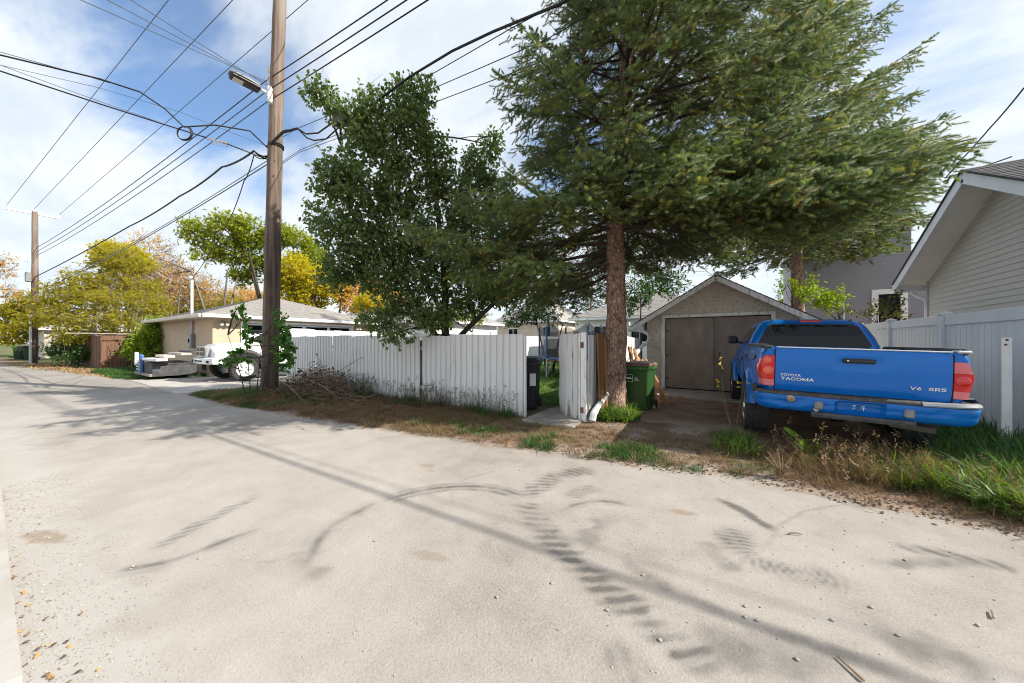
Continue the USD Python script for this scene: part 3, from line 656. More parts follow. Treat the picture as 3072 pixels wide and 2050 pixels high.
def shingle_courses(t, e0, e1, r0, r1, name, material, n, parent=None):
    """Rows of shingles from the eave e0-e1 up to the ridge r0-r1, each row lapping the one below it, split into tabs."""
    rng = random.Random(5)
    e0, e1, r0, r1 = map(lambda p: np.asarray(p, float), (e0, e1, r0, r1))
    nrm = np.cross(e1 - e0, r0 - e0) if np.linalg.norm(r0 - e0) > 0.01 else np.cross(e1 - e0, r1 - e0)
    nrm /= np.linalg.norm(nrm)
    if nrm[2] < 0: nrm = -nrm
    m = MB()
    for k in range(n):
        s0, s1 = k / n, min(1.0, (k + 1.06) / n)
        a, b = e0 + (r0 - e0) * s0, e1 + (r1 - e1) * s0
        c, d = e1 + (r1 - e1) * s1, e0 + (r0 - e0) * s1
        w = np.linalg.norm(b - a)
        if w < 0.05: continue
        tabs = max(1, int(w / 0.33))
        for i in range(tabs):
            u0, u1 = i / tabs, (i + 0.985) / tabs
            j = 0.010 + rng.random() * 0.006
            quad_sheet(m, [a + (b - a) * u0 + nrm * j, a + (b - a) * u1 + nrm * j, d + (c - d) * u1 + nrm * 0.004, d + (c - d) * u0 + nrm * 0.004], -nrm * 0.008)
    return t.part(name, m, material, w=True, on=parent, kind="stuff")


# ------------------------------------------------------------------ the stucco garage in the middle
T = Thing("stucco_garage", "small pebble-dash garage with brown double doors behind the blue pickup", "garage", (-0.42, 10.7, 0))
gx0, gx1, gy0, gy1, ge, gr, gxc = -2.18, 1.36, 10.70, 17.0, 2.06, 3.12, -0.42
dx0, dx1, dz = -1.68, 0.76, 2.03
w_ = MB()
outer = [(gx0, 0.0), (dx0 - 0.1, 0.0), (dx0 - 0.1, dz + 0.09), (dx1 + 0.1, dz + 0.09), (dx1 + 0.1, 0.0), (gx1, 0.0), (gx1, ge + 0.06), (gxc, gr - 0.05), (gx0, ge + 0.06)]
w_.prism(outer, (0, gy0, 0), (1, 0, 0), (0, 0, 1), (0, 0.15, 0))
w_.box((gx0 + 0.075, (gy0 + gy1) / 2 + 0.08, ge / 2), (0.15, gy1 - gy0 - 0.16, ge))
w_.box((gx1 - 0.075, (gy0 + gy1) / 2 + 0.08, ge / 2), (0.15, gy1 - gy0 - 0.16, ge))
w_.prism([(gx0, 0), (gx1, 0), (gx1, ge), (gxc, gr - 0.05), (gx0, ge)], (0, gy1, 0), (1, 0, 0), (0, 0, 1), (0, 0.15, 0))
T.part("wall", w_, "stucco", w=True)
fr = MB()
fr.box((dx0 - 0.05, gy0 - 0.012, dz / 2 + 0.05), (0.10, 0.09, dz + 0.04), ch=0.008)
fr.box((dx1 + 0.05, gy0 - 0.012, dz / 2 + 0.05), (0.10, 0.09, dz + 0.04), ch=0.008)
fr.box(((dx0 + dx1) / 2, gy0 - 0.012, dz + 0.085), (dx1 - dx0 + 0.2, 0.088, 0.085), ch=0.008)
T.part("door_frame", fr, "old_white", w=True)
mid = (dx0 + dx1) / 2 - 0.0
for a, b in ((dx0 + 0.006, mid - 0.008), (mid + 0.008, dx1 - 0.006)):
    d = MB(); d.box(((a + b) / 2, gy0 + 0.05, dz / 2 + 0.055), (b - a, 0.045, dz - 0.06), ch=0.006)
    T.part("door", d, "taupe_door", w=True)
d = MB(); d.box((mid + 0.03, gy0 + 0.018, dz / 2 + 0.05), (0.055, 0.022, dz - 0.08), ch=0.004)
T.part("door_batten", d, "taupe_door", w=True)
for xh in (dx0 + 0.03, dx1 - 0.03):
    for zh in (0.35, 1.0, 1.7):
        h = MB(); h.box((xh, gy0 + 0.022, zh), (0.10, 0.012, 0.045), ch=0.004); T.part("hinge", h, "bronze", w=True)
h = MB(); h.tube([(mid + 0.12, gy0 + 0.03, 0.95), (mid + 0.12, gy0 - 0.02, 0.97), (mid + 0.12, gy0 - 0.02, 1.08), (mid + 0.12, gy0 + 0.03, 1.10)], 0.010, 6); T.part("door_handle", h, "bronze", w=True)
d = MB(); d.box((mid, gy0 + 0.12, dz / 2), (dx1 - dx0 + 0.1, 0.02, dz)); T.part("door_backing", d, "dark_void", w=True)
sl = (gr - ge) / (gxc - gx0)
oy0 = gy0 - 0.26
for sgn, xe in ((-1, gx0 - 0.42), (1, gx1 + 0.30)):
    ze = gr - sl * abs(xe - gxc)
    r_ = MB()
    quad_sheet(r_, [(gxc, oy0, gr + 0.03), (gxc, gy1 + 0.3, gr + 0.03), (xe, gy1 + 0.3, ze + 0.03), (xe, oy0, ze + 0.03)], (0, 0, -0.035))
    rp = T.part("roof", r_, "grey_wood", w=True)
    e_ = [(xe, oy0 - 0.03, ze + 0.034), (xe, gy1 + 0.3, ze + 0.034), (gxc, oy0 - 0.03, gr + 0.034), (gxc, gy1 + 0.3, gr + 0.034)]
    shingle_courses(T, e_[0], e_[1], e_[2], e_[3], "shingles", "shingle_old", 17, parent=rp)
    b_ = MB()
    u = np.array([xe - gxc, 0, ze - gr]); L_ = np.linalg.norm(u); u /= L_
    b_.bar((gxc, oy0 - 0.012, gr - 0.052), (xe, oy0 - 0.012, ze - 0.052), 0.025, 0.12, up=np.cross(u, (0, 1, 0)) * sgn, ch=0.004)
    T.part("barge_board", b_, "old_white", w=True)
    s_ = MB()       # boxed eave end
    s_.prism([(0, 0), (sgn * 0.36, 0), (sgn * 0.36, 0.05), (0, 0.05 + 0.36 * sl)][::sgn], (xe - sgn * 0.36, oy0 + 0.005, ze - 0.11), (1, 0, 0), (0, 0, 1), (0, 0.2, 0))
    T.part("eave_box", s_, "old_white", w=True)
    g_ = MB()
    g_.loft([[(xe + sgn * p, yy, ze - 0.02 + q) for p, q in ((0.0, -0.09), (0.07, -0.09), (0.1, -0.02), (0.1, 0.0), (0.0, 0.0))] for yy in (oy0, gy1 + 0.3)])
    T.part("gutter", g_, "old_white" if sgn < 0 else "bronze", w=True)
dp = MB()
path = np.array([(-2.66, 10.5, 1.98), (-2.66, 10.49, 1.90), (-2.60, 10.47, 1.80), (-2.38, 10.45, 1.72), (-2.20, 10.45, 1.68), (-2.10, 10.45, 1.60), (-2.09, 10.44, 1.44), (-2.12, 10.36, 1.35), (-2.2, 10.2, 1.28)])
dp.tube(path, 0.045, 8)
T.part("downspout", dp, "old_white", smooth=40, w=True)
dp = MB()
dp.tube([(-2.2, 10.22, 1.29), (-2.16, 8.2, 0.79), (-2.02, 5.72, 0.20)], 0.052, 8)
dp.tube([(-2.022, 5.80, 0.215), (-2.015, 5.64, 0.16), (-2.015, 5.60, 0.06)], 0.058, 8)
T.part("downspout_extension", dp, "white_paint", smooth=40, w=True)

# ------------------------------------------------------------------ the neighbour's siding-clad garage on the right
T = Thing("siding_garage", "grey lap-sided garage gable with white soffit above the white vinyl fence", "garage", (4.0, 9.75, 0))
hx, hya, hyb, hym, hE, hR = 4.0, 6.80, 12.64, 9.72, 2.98, 4.46
core = MB()
core.prism([(hya, 0), (hyb, 0), (hyb, hE), (hym, hR), (hya, hE)], (hx + 0.012, 0, 0), (0, 1, 0), (0, 0, 1), (6.0, 0, 0))
T.part("wall", core, "siding_grey", w=True)
rake = lambda u: hR - (hR - hE) / (hyb - hym) * abs(hyb - u - hym)
siding(T, (hx, hyb), (hx, hya), 0.25, rake, 0.108, "siding_grey", (-1, 0))
cb = MB(); cb.box((hx - 0.012, hyb + 0.005, hE / 2), (0.05, 0.05, hE)); T.part("corner_board", cb, "siding_grey", w=True)
slh = 0.50
ox = hx - 0.50
for sgn, ye in ((1, hyb + 0.34), (-1, hya - 0.34)):
    top, zr_ = 4.53, lambda y: 4.53 - slh * abs(y - hym)
    r_ = MB()
    quad_sheet(r_, [(ox, hym, top), (hx + 6.4, hym, top), (hx + 6.4, ye, zr_(ye)), (ox, ye, zr_(ye))], (0, 0, -0.03))
    rp = T.part("roof", r_, "shingle_dark", w=True)
    a, b = (ox - 0.02, ye, zr_(ye) + 0.004), (hx + 6.4, ye, zr_(ye) + 0.004)
    shingle_courses(T, a, b, (ox - 0.02, hym, top + 0.004), (hx + 6.4, hym, top + 0.004), "shingles", "shingle_dark", 24, parent=rp)
    f_ = MB()
    u = np.array([0, ye - hym, zr_(ye) - top]); u /= np.linalg.norm(u)
    f_.bar((ox - 0.012, hym, top - 0.135), (ox - 0.012, ye, zr_(ye) - 0.135), 0.024, 0.20, up=np.cross(u, (1, 0, 0)) * -sgn)
    T.part("fascia", f_, "vinyl", w=True)
    de = MB(); de.bar((ox - 0.03, hym, top - 0.008), (ox - 0.03, ye, zr_(ye) - 0.008), 0.03, 0.035, up=np.cross(u, (1, 0, 0)) * -sgn)
    T.part("drip_edge", de, "black_plastic", w=True)
    n = 34
    for k in range(n):                          # soffit panels under the rake
        y0, y1 = hym + (ye - hym) * k / n, hym + (ye - hym) * (k + 0.93) / n
        s_ = MB(); quad_sheet(s_, [(ox, y0, zr_(y0) - 0.20), (hx - 0.012, y0, zr_(y0) - 0.20), (hx - 0.012, y1, zr_(y1) - 0.20), (ox, y1, zr_(y1) - 0.20)], (0, 0, 0.012))
        T.part("soffit_panel", s_, "soffit", w=True)
    sb = MB(); quad_sheet(sb, [(ox, hym, top - 0.185), (hx, hym, top - 0.185), (hx, ye, zr_(ye) - 0.185), (ox, ye, zr_(ye) - 0.185)], (0, 0, 0.01)); T.part("soffit_backing", sb, "soffit", w=True)
eb = MB(); eb.box((hx - 0.24, hyb + 0.24, 2.74), (0.52, 0.2, 0.16), ch=0.01); T.part("eave_return", eb, "vinyl", w=True)
gt = MB(); gt.loft([[(x, hyb + 0.34 + p, 2.86 + q) for p, q in ((0.0, -0.1), (0.07, -0.1), (0.11, 0.0), (0.0, 0.0))] for x in (ox - 0.02, hx + 6.4)]); T.part("gutter", gt, "vinyl", w=True)
dp = MB(); dp.tube([(hx - 0.18, hyb + 0.40, 2.78), (hx - 0.18, hyb + 0.38, 2.68), (hx - 0.10, hyb + 0.26, 2.55), (hx - 0.02, hyb + 0.12, 2.47), (hx - 0.005, hyb + 0.085, 2.36), (hx - 0.005, hyb + 0.085, 0.1)], 0.05, 8)
T.part("downspout", dp, "vinyl", smooth=40, w=True)
sp = MB(); sp.box((hx - 0.0, hyb + 0.04, 2.28), (0.16, 0.03, 0.03)); T.part("strap", sp, "vinyl", w=True)

# ------------------------------------------------------------------ dark grey house behind it
T = Thing("grey_house", "dark grey lap-sided two-storey house behind the vinyl fence", "house", (4.0, 20.0, 0))
hy = 20.0
core = MB(); core.box((4.15, hy + 3.02, 3.4), (3.42, 6.0, 6.8)); core.box((8.0, hy + 4.0, 2.5), (4.2, 4.9, 5.0)); T.part("wall", core, "siding_dark", w=True)
siding(T, (2.44, hy), (5.86, hy), 0.3, lambda u: 6.8, 0.115, "siding_dark", (0, -1))
siding(T, (5.9, hy + 1.5), (10.0, hy + 1.5), 0.3, lambda u: 5.0, 0.115, "siding_dark", (0, -1))
siding(T, (2.44, hy + 6.0), (2.44, hy), 0.3, lambda u: 6.8, 0.115, "siding_dark", (-1, 0))
r_ = MB(); quad_sheet(r_, [(2.1, hy - 0.3, 6.78), (6.2, hy - 0.3, 6.78), (6.2, hy + 3.2, 8.0), (2.1, hy + 3.2, 8.0)], (0, 0, 0.08)); quad_sheet(r_, [(2.1, hy + 6.6, 6.78), (6.2, hy + 6.6, 6.78), (6.2, hy + 3.2, 8.0), (2.1, hy + 3.2, 8.0)], (0, 0, 0.08))
T.part("roof", r_, "shingle_dark", w=True)


def window(t, c, w, h, nrm, frame="white_paint", glass="dark_glass", fw=0.10, bars=(), w_=True):
    """A window on a wall: frame, pane set back, sill; c is the middle of the opening on the wall's face."""
    n = np.array([*nrm, 0.0]); u = np.array([-n[1], n[0], 0.0]); c = np.asarray(c, float)
    m = MB()
    m.bar(c - u * (w / 2 + fw) + [0, 0, h / 2 + fw / 2] + n * 0.03, c + u * (w / 2 + fw) + [0, 0, h / 2 + fw / 2] + n * 0.03, 0.05, fw)
    m.bar(c - u * (w / 2 + fw) - [0, 0, h / 2 + fw / 2] + n * 0.03, c + u * (w / 2 + fw) - [0, 0, h / 2 + fw / 2] + n * 0.03, 0.05, fw)
    for s_ in (-1, 1):
        m.bar(c + u * s_ * (w / 2 + fw / 2) - [0, 0, h / 2] + n * 0.028, c + u * s_ * (w / 2 + fw / 2) + [0, 0, h / 2] + n * 0.028, fw, 0.05, up=n)
    for b in bars:
        m.bar(c + u * (b - 0.5) * w - [0, 0, h / 2] + n * 0.02, c + u * (b - 0.5) * w + [0, 0, h / 2] + n * 0.02, 0.05, 0.03, up=n)
    p = t.part("window", m, frame, w=w_)
    g = MB(); g.bar(c - u * w / 2 + n * 0.012, c + u * w / 2 + n * 0.012, 0.008, h)
    t.part("pane", g, glass, w=w_, on=p)
    return p


window(T, (5.25, hy, 2.75), 0.62, 1.15, (0, -1), fw=0.2)
window(T, (4.3, hy, 5.45), 0.45, 0.9, (0, -1), fw=0.1, glass="lamp_glass")
v_ = MB(); v_.tube([(3.80, hy - 0.06, 3.0), (3.86, hy - 0.10, 2.95), (3.9, hy - 0.06, 2.9), (3.9, hy - 0.06, 0.3)], 0.035, 7); v_.box((3.80, hy - 0.06, 3.05), (0.2, 0.1, 0.16), ch=0.02)
T.part("vent_pipe", v_, "vinyl", w=True)

# ------------------------------------------------------------------ beige double garage on the left
T = Thing("beige_garage", "beige stucco double garage with hip roof behind the white pickup", "garage", (-17.4, 5.0, 0))
bx0, bx1, by0, by1, bh = -25.2, -17.4, 4.95, 11.8, 2.53
oh = 0.45
dy0, dy1 = 5.9, 10.9
w_ = MB()
w_.box(((bx0 + bx1) / 2, by0 + 0.1, bh / 2), (bx1 - bx0, 0.2, bh)); w_.box(((bx0 + bx1) / 2, by1 - 0.1, bh / 2), (bx1 - bx0, 0.2, bh)); w_.box((bx0 + 0.1, (by0 + by1) / 2, bh / 2), (0.2, by1 - by0 - 0.4, bh))
w_.box((bx1 - 0.1, (by0 + 0.2 + dy0) / 2, bh / 2), (0.2, dy0 - by0 - 0.2, bh)); w_.box((bx1 - 0.1, (by1 - 0.2 + dy1) / 2, bh / 2), (0.2, by1 - dy1 - 0.2, bh)); w_.box((bx1 - 0.1, (dy0 + dy1) / 2, bh - 0.13), (0.2, dy1 - dy0, 0.26))
T.part("wall", w_, "beige_wall", w=True)
rx0, rx1, ry0, ry1, rz = bx0 - oh, bx1 + oh, by0 - oh, by1 + oh, bh - 0.06
apx = [(-21.75, 8.375, 3.80), (-20.85, 8.375, 3.80)]
r_ = MB()
tp = np.array([(rx0, ry0, rz), (rx1, ry0, rz), (rx1, ry1, rz), (rx0, ry1, rz), apx[0], apx[1]])
r_.add(np.vstack([tp, tp[:4] - [0, 0, 0.02]]), [[0, 1, 5], [0, 5, 4], [1, 2, 5], [2, 3, 4], [2, 4, 5], [3, 0, 4], [7, 6, 9], [6, 8, 9]])
rp = T.part("roof", r_, "shingle", w=True)
for (e0_, e1_, r0_, r1_) in ((tp[0], tp[1], tp[4], tp[5]), (tp[1], tp[2], tp[5], tp[5])):
    shingle_courses(T, e0_, e1_, r0_, r1_, "shingles", "shingle", 30, parent=rp)
for a, b, nn in (((rx0, ry0), (rx1, ry0), (0, -1)), ((rx1, ry0), (rx1, ry1), (1, 0)), ((rx1, ry1), (rx0, ry1), (0, 1)), ((rx0, ry1), (rx0, ry0), (-1, 0))):
    g_ = MB(); A, B = np.array([*a, rz - 0.07]), np.array([*b, rz - 0.07]); n3 = np.array([*nn, 0.0]); tt = np.array([-n3[1], n3[0], 0])
    g_.bar(A + n3 * 0.05, B + n3 * 0.05, 0.10, 0.14, ch=0.02); T.part("gutter", g_, "cream_wall" if nn == (0, -1) else "white_paint", w=True)
sf = MB(); sf.box(((rx0 + rx1) / 2, by0 - oh / 2, rz - 0.10), (rx1 - rx0, oh, 0.02)); sf.box((bx1 + oh / 2, (ry0 + ry1) / 2, rz - 0.10), (oh, by1 - by0 - 0.02, 0.02)); T.part("soffit", sf, "soffit", w=True)
fr = MB(); fr.box((bx1 + 0.02, dy0 + 0.05, 1.13), (0.08, 0.16, 2.26)); fr.box((bx1 + 0.02, dy1 - 0.05, 1.13), (0.08, 0.16, 2.26)); fr.box((bx1 + 0.022, (dy0 + dy1) / 2, 2.225), (0.08, dy1 - dy0 - 0.06, 0.09)); T.part("door_frame", fr, "white_paint", w=True)
for k in range(4):
    d = MB(); d.box((bx1 - 0.05, (dy0 + dy1) / 2, 0.03 + 0.535 * (k + 0.5)), (0.05, dy1 - dy0 - 0.2, 0.525), ch=0.01); dp_ = T.part("door_panel", d, "vinyl", w=True)
    if k == 3:
        for j in range(4):
            c = dy0 + 0.75 + j * 1.18
            g = MB(); g.box((bx1 - 0.02, c, 1.93), (0.02, 1.02, 0.34)); T.part("door_window", g, "dark_glass", w=True, on=dp_)
mb_ = MB(); mb_.box((-19.55, by0 - 0.07, 1.42), (0.26, 0.14, 0.60), ch=0.02); T.part("meter_box", mb_, "grey_plastic", w=True)
mb_ = MB(); mb_.box((-19.92, by0 - 0.05, 1.40), (0.30, 0.10, 0.44), ch=0.02); mb_.lathe([(0.0, 0.0), (0.1, 0.0), (0.1, 0.10), (0.07, 0.14), (0.0, 0.14)], 14, (-19.92, by0 - 0.10, 1.44), "y"); T.part("meter", mb_, "galvanised", w=True)
mb_ = MB(); mb_.tube([(-19.62, by0 - 0.07, 1.70), (-19.62, by0 - 0.07, 2.3)], 0.05, 8); T.part("conduit", mb_, "galvanised", w=True)
ms = MB(); ms.tube([(-19.62, by0 - 0.07, 2.42), (-19.62, by0 - 0.07, 4.05)], 0.055, 8); ms.tube([(-19.62, by0 - 0.07, 4.03), (-19.62, by0 - 0.07, 4.15), (-19.55, by0 - 0.2, 4.14)], 0.07, 8); T.part("service_mast", ms, "pale_grey", w=True)
for yy, off in ((5.28, 0.0), (11.15, 0.0)):
    fl = MB(); fl.box((bx1 + 0.04, yy, 2.17), (0.08, 0.12, 0.12), ch=0.01); fp = T.part("floodlight", fl, "grey_plastic", w=True)
    for s_ in (-1, 1):
        b_ = MB(); b_.lathe([(0.0, 0.0), (0.035, 0.0), (0.055, 0.08), (0.06, 0.15), (0.0, 0.16)], 12, (bx1 + 0.06, yy + s_ * 0.09, 2.10), "x"); T.part("bulb", b_, "white_paint", smooth=40, w=True, on=fp)


# ------------------------------------------------------------------ houses farther off
def hip_house(name, label, x0, x1, y0, y1, h, rise, wall, roof, cat="house", oh=0.4, wins=(), side=None):
    t = Thing(name, label, cat, ((x0 + x1) / 2, y0, 0))
    m = MB(); m.box(((x0 + x1) / 2, (y0 + y1) / 2, h / 2), (x1 - x0, y1 - y0, h)); t.part("wall", m, wall, w=True)
    a, b, c, d = (x0 - oh, y0 - oh, h), (x1 + oh, y0 - oh, h), (x1 + oh, y1 + oh, h), (x0 - oh, y1 + oh, h)
    k = min(x1 - x0, y1 - y0) / 2 + oh
    if x1 - x0 >= y1 - y0:
        p, q = (x0 - oh + k, (y0 + y1) / 2, h + rise), (x1 + oh - k, (y0 + y1) / 2, h + rise)
        f = [[0, 1, 5], [0, 5, 4], [1, 2, 5], [2, 3, 4], [2, 4, 5], [3, 0, 4]]
    else:
        p, q = ((x0 + x1) / 2, y0 - oh + k, h + rise), ((x0 + x1) / 2, y1 + oh - k, h + rise)
        f = [[0, 1, 4], [1, 2, 5], [1, 5, 4], [2, 3, 5], [3, 0, 4], [3, 4, 5]]
    v = np.array([a, b, c, d, p, q])
    m = MB().add(np.vstack([v, v[:4] - [0, 0, 0.02]]), f + [[7, 6, 9], [6, 8, 9]]); rp = t.part("roof", m, roof, w=True)
    for (i, j, r0_, r1_) in ((0, 1, f[0][2] if len(set(f[0])) == 3 and f[0][2] != f[1][1] else 4, 5 if x1 - x0 >= y1 - y0 else 4),):
        shingle_courses(t, v[i], v[j], v[4], v[5] if x1 - x0 >= y1 - y0 else v[4], "shingles", roof, 18, parent=rp)
    for A, B in ((a, b), (b, c), (c, d), (d, a)):
        g = MB(); A_, B_ = np.array(A) - [0, 0, 0.09], np.array(B) - [0, 0, 0.09]; g.bar(A_, B_, 0.06, 0.15); t.part("fascia", g, "white_paint", w=True)
    for (cx, cz, w, hh) in wins:
        window(t, (cx, y0, cz), w, hh, (0, -1), fw=0.08, bars=(0.5,))
    return t


T = hip_house("white_house", "low white sided house with grey hip roof behind the trampoline", -9.3, -0.5, 22.4, 30.0, 3.0, 2.0, "siding_white", "shingle", wins=((-5.0, 1.9, 1.0, 1.0), (-7.4, 1.9, 1.0, 1.0)))
siding(T, (-9.3, 22.4), (-0.5, 22.4), 0.3, lambda u: 2.85, 0.16, "siding_white", (0, -1))
T = hip_house("stucco_house", "cream stucco house with pale hip roof seen above the gate opening", -19.0, -12.6, 26.7, 35.0, 3.25, 2.4, "cream_wall", "shingle", wins=((-13.7, 1.9, 0.7, 1.5), (-17.2, 1.9, 1.0, 1.3)))
T = hip_house("white_shed_house", "white walled building with small window right of the beige garage", -22.5, -15.0, 14.6, 21.0, 2.72, 1.7, "siding_white", "shingle", wins=((-20.9, 1.95, 0.6, 0.62),))
T = hip_house("lane_garage", "dark roofed garage far along the lane beyond the second pole", -56.0, -47.6, 2.7, 10.0, 2.5, 1.6, "cream_wall", "shingle", cat="garage", wins=())
for k in range(2):
    d = MB(); d.box((-47.57, 4.4 + k * 3.2, 1.1), (0.06, 2.6, 2.1)); T.part("garage_door", d, "grey_plastic", w=True)
T = hip_house("bungalow", "pale bungalow showing between the autumn trees behind the garage", -40.0, -30.0, 20.0, 28.0, 3.0, 2.2, "cream_wall", "shingle", wins=())

# ================================================================== FENCES
def rib_sheet(p, q, z0, z1, thick=0.012, pitch=0.152, depth=0.022, seed=0, flip=1.0):
    """A ribbed sheet of metal standing from p to q (plan): flat pans with a narrow groove between them."""
    rng = np.random.RandomState(seed)
    p, q = np.array(p, float), np.array(q, float)
    ln = np.linalg.norm(q - p); d = (q - p) / ln; n = np.array([d[1], -d[0]]) * flip
    prof = [(0.0, 0.0), (0.012, 0.0), (0.026, 1.0), (0.122, 1.0), (0.136, 0.0)]
    us, os_ = [], []
    k = 0
    while k * pitch < ln - 0.02:
        for a, b in prof:
            if k * pitch + a < ln: us.append(k * pitch + a); os_.append(b * depth)
        k += 1
    us.append(ln); os_.append(0.0)
    us, os_ = np.array(us), np.array(os_)
    hs = np.linspace(0, 1, 5)
    bow = rng.uniform(-0.012, 0.012, (len(hs),))
    top = z1 + 0.010 * np.sin(us / ln * 3 + seed) + rng.uniform(-0.004, 0.004, len(us))
    P = np.zeros((len(us), len(hs), 3))
    for j, h in enumerate(hs):
        xy = p + np.outer(us, d) + np.outer(os_ + bow[j], n)
        P[:, j, :2] = xy; P[:, j, 2] = z0 + (top - z0) * h
    m = MB(); m.grid(P); 
    B = P.copy(); B[:, :, :2] -= n * thick * 0.25
    m.grid(B[::-1])
    return m


T = Thing("ribbed_fence", "white ribbed metal back fence with dirty streaks, between the pole and the gate opening", "fence", (-7.5, 5.4, 0))
rs = np.random.RandomState(4)
x = -3.24
for k in range(10):
    w = 0.905
    x1 = x - w
    tilt = rs.uniform(-0.02, 0.02)
    zt = 1.527 + 0.004 * k + rs.uniform(-0.012, 0.012)
    a_, b_ = (x1, 5.40 + rs.uniform(-0.015, 0.015)), (x, 5.40 + rs.uniform(-0.015, 0.015))
    T.part("panel", rib_sheet(a_, b_, 0.0 + rs.uniform(0.0, 0.03), zt, seed=k), "white_metal", w=True)
    x = x1 - (0.045 if k == 2 else -0.008)
for k in range(4):
    p = MB(); p.box((-3.3 - k * 2.78, 5.47, 0.72), (0.08, 0.08, 1.42), ch=0.006); T.part("post", p, "grey_wood", w=True)
for z in (0.35, 1.25):
    p = MB(); p.box((-7.7, 5.455, z), (8.9, 0.04, 0.085)); T.part("rail", p, "old_white", w=True)
e_ = MB(); e_.box((-3.215, 5.40, 0.76), (0.03, 0.05, 1.50), ch=0.004); T.part("edge_trim", e_, "old_white", w=True)

# gate leaf, swung inwards, slightly bowed
T = Thing("gate_leaf", "open ribbed white gate leaf, slightly bowed, hinged on the post by the trunk", "gate", (-2.27, 5.66, 0))
n = 5
pts = [np.array([-2.29, 5.68]) + (np.array([-2.87, 6.12]) - np.array([-2.29, 5.68])) * k / n + np.array([-0.045, -0.06]) * math.sin(PI * k / n) for k in range(n + 1)]
for k in range(n):
    T.part("panel", rib_sheet(pts[k + 1], pts[k], 0.03, 1.53 + 0.006 * math.sin(k * 1.3), pitch=0.148, depth=0.014, seed=30 + k), "white_metal", w=True)
m = MB()
for z in (0.4, 1.25):
    for k in range(n):
        m.bar((*(pts[k] + [0.03, 0.045]), z), (*(pts[k + 1] + [0.03, 0.045]), z), 0.03, 0.08)
T.part("rail", m, "old_white", w=True)
p = MB(); p.box((-2.19, 5.66, 0.78), (0.10, 0.11, 1.56), rz=0.2, ch=0.008); T.part("gate_post", p, "old_white", w=True)
p = MB(); p.box((-2.255, 5.635, 0.78), (0.03, 0.05, 1.54), ch=0.004); T.part("jamb", p, "old_white", w=True, label="rust-stained wooden jamb")
for z in (0.22, 1.34):
    h = MB(); h.box((-2.20, 5.598, z), (0.05, 0.012, 0.10)); T.part("hinge", h, "red_rust", w=True)

T = Thing("side_fence", "white side fence running back from the gate post to the garage corner", "fence", (-2.14, 8.2, 0))
y = 5.74
k = 0
while y < 10.55:
    T.part("panel", rib_sheet((-2.15 - 0.024 * k - 0.006 * math.sin(k * 2), y), (-2.174 - 0.024 * k, y + 0.60), 0.03, 1.52 + 0.012 * math.sin(k * 1.7), seed=60 + k, pitch=0.2, depth=0.012), "white_metal", w=True)
    y += 0.607; k += 1
for yy in (7.0, 8.6, 10.2):
    p = MB(); p.box((-2.25 - 0.045 * (yy - 5.7), yy, 0.75), (0.08, 0.08, 1.5)); T.part("post", p, "old_white", w=True)

T = Thing("plywood_sheet", "bare brown plywood strip leaning on the side fence behind the spruce trunk", "plywood", (-2.0, 6.25, 0))
m = MB(); m.box((-2.06, 6.22, 0.78), (0.03, 0.36, 1.54), R=trimesh.transformations.rotation_matrix(-0.04, [0, 1, 0])[:3, :3], ch=0.003); T.part("board", m, "plywood", w=True)
m = MB(); m.box((-2.075, 6.50, 0.74), (0.03, 0.18, 1.47), R=trimesh.transformations.rotation_matrix(-0.04, [0, 1, 0])[:3, :3], ch=0.003); T.part("board", m, "lumber", w=True)

T = Thing("yard_fence", "sunlit white board fence along the far left side of the back yard", "fence", (-12.25, 16.0, 0))
y = 5.5
rs = np.random.RandomState(9)
while y < 27:
    m = MB(); m.box((-12.25 + rs.uniform(-0.006, 0.006), y + 0.145, 0.9), (0.022, 0.282, 1.78 + rs.uniform(-0.02, 0.02))); T.part("board", m, "white_paint", w=True); y += 0.29
m = MB(); m.box((-12.28, 16.2, 0.4), (0.04, 21.5, 0.09)); T.part("rail", m, "old_white", w=True)
m = MB(); m.box((-12.28, 16.2, 1.4), (0.04, 21.5, 0.09)); T.part("rail", m, "old_white", w=True)
T = Thing("back_fence", "low white board fence closing the back yard in front of the white house", "fence", (-8.0, 21.0, 0))
x = -12.1
while x < -9.4:
    m = MB(); m.box((x + 0.145, 23.0, 0.8), (0.282, 0.022, 1.6)); T.part("board", m, "white_paint", w=True); x += 0.29

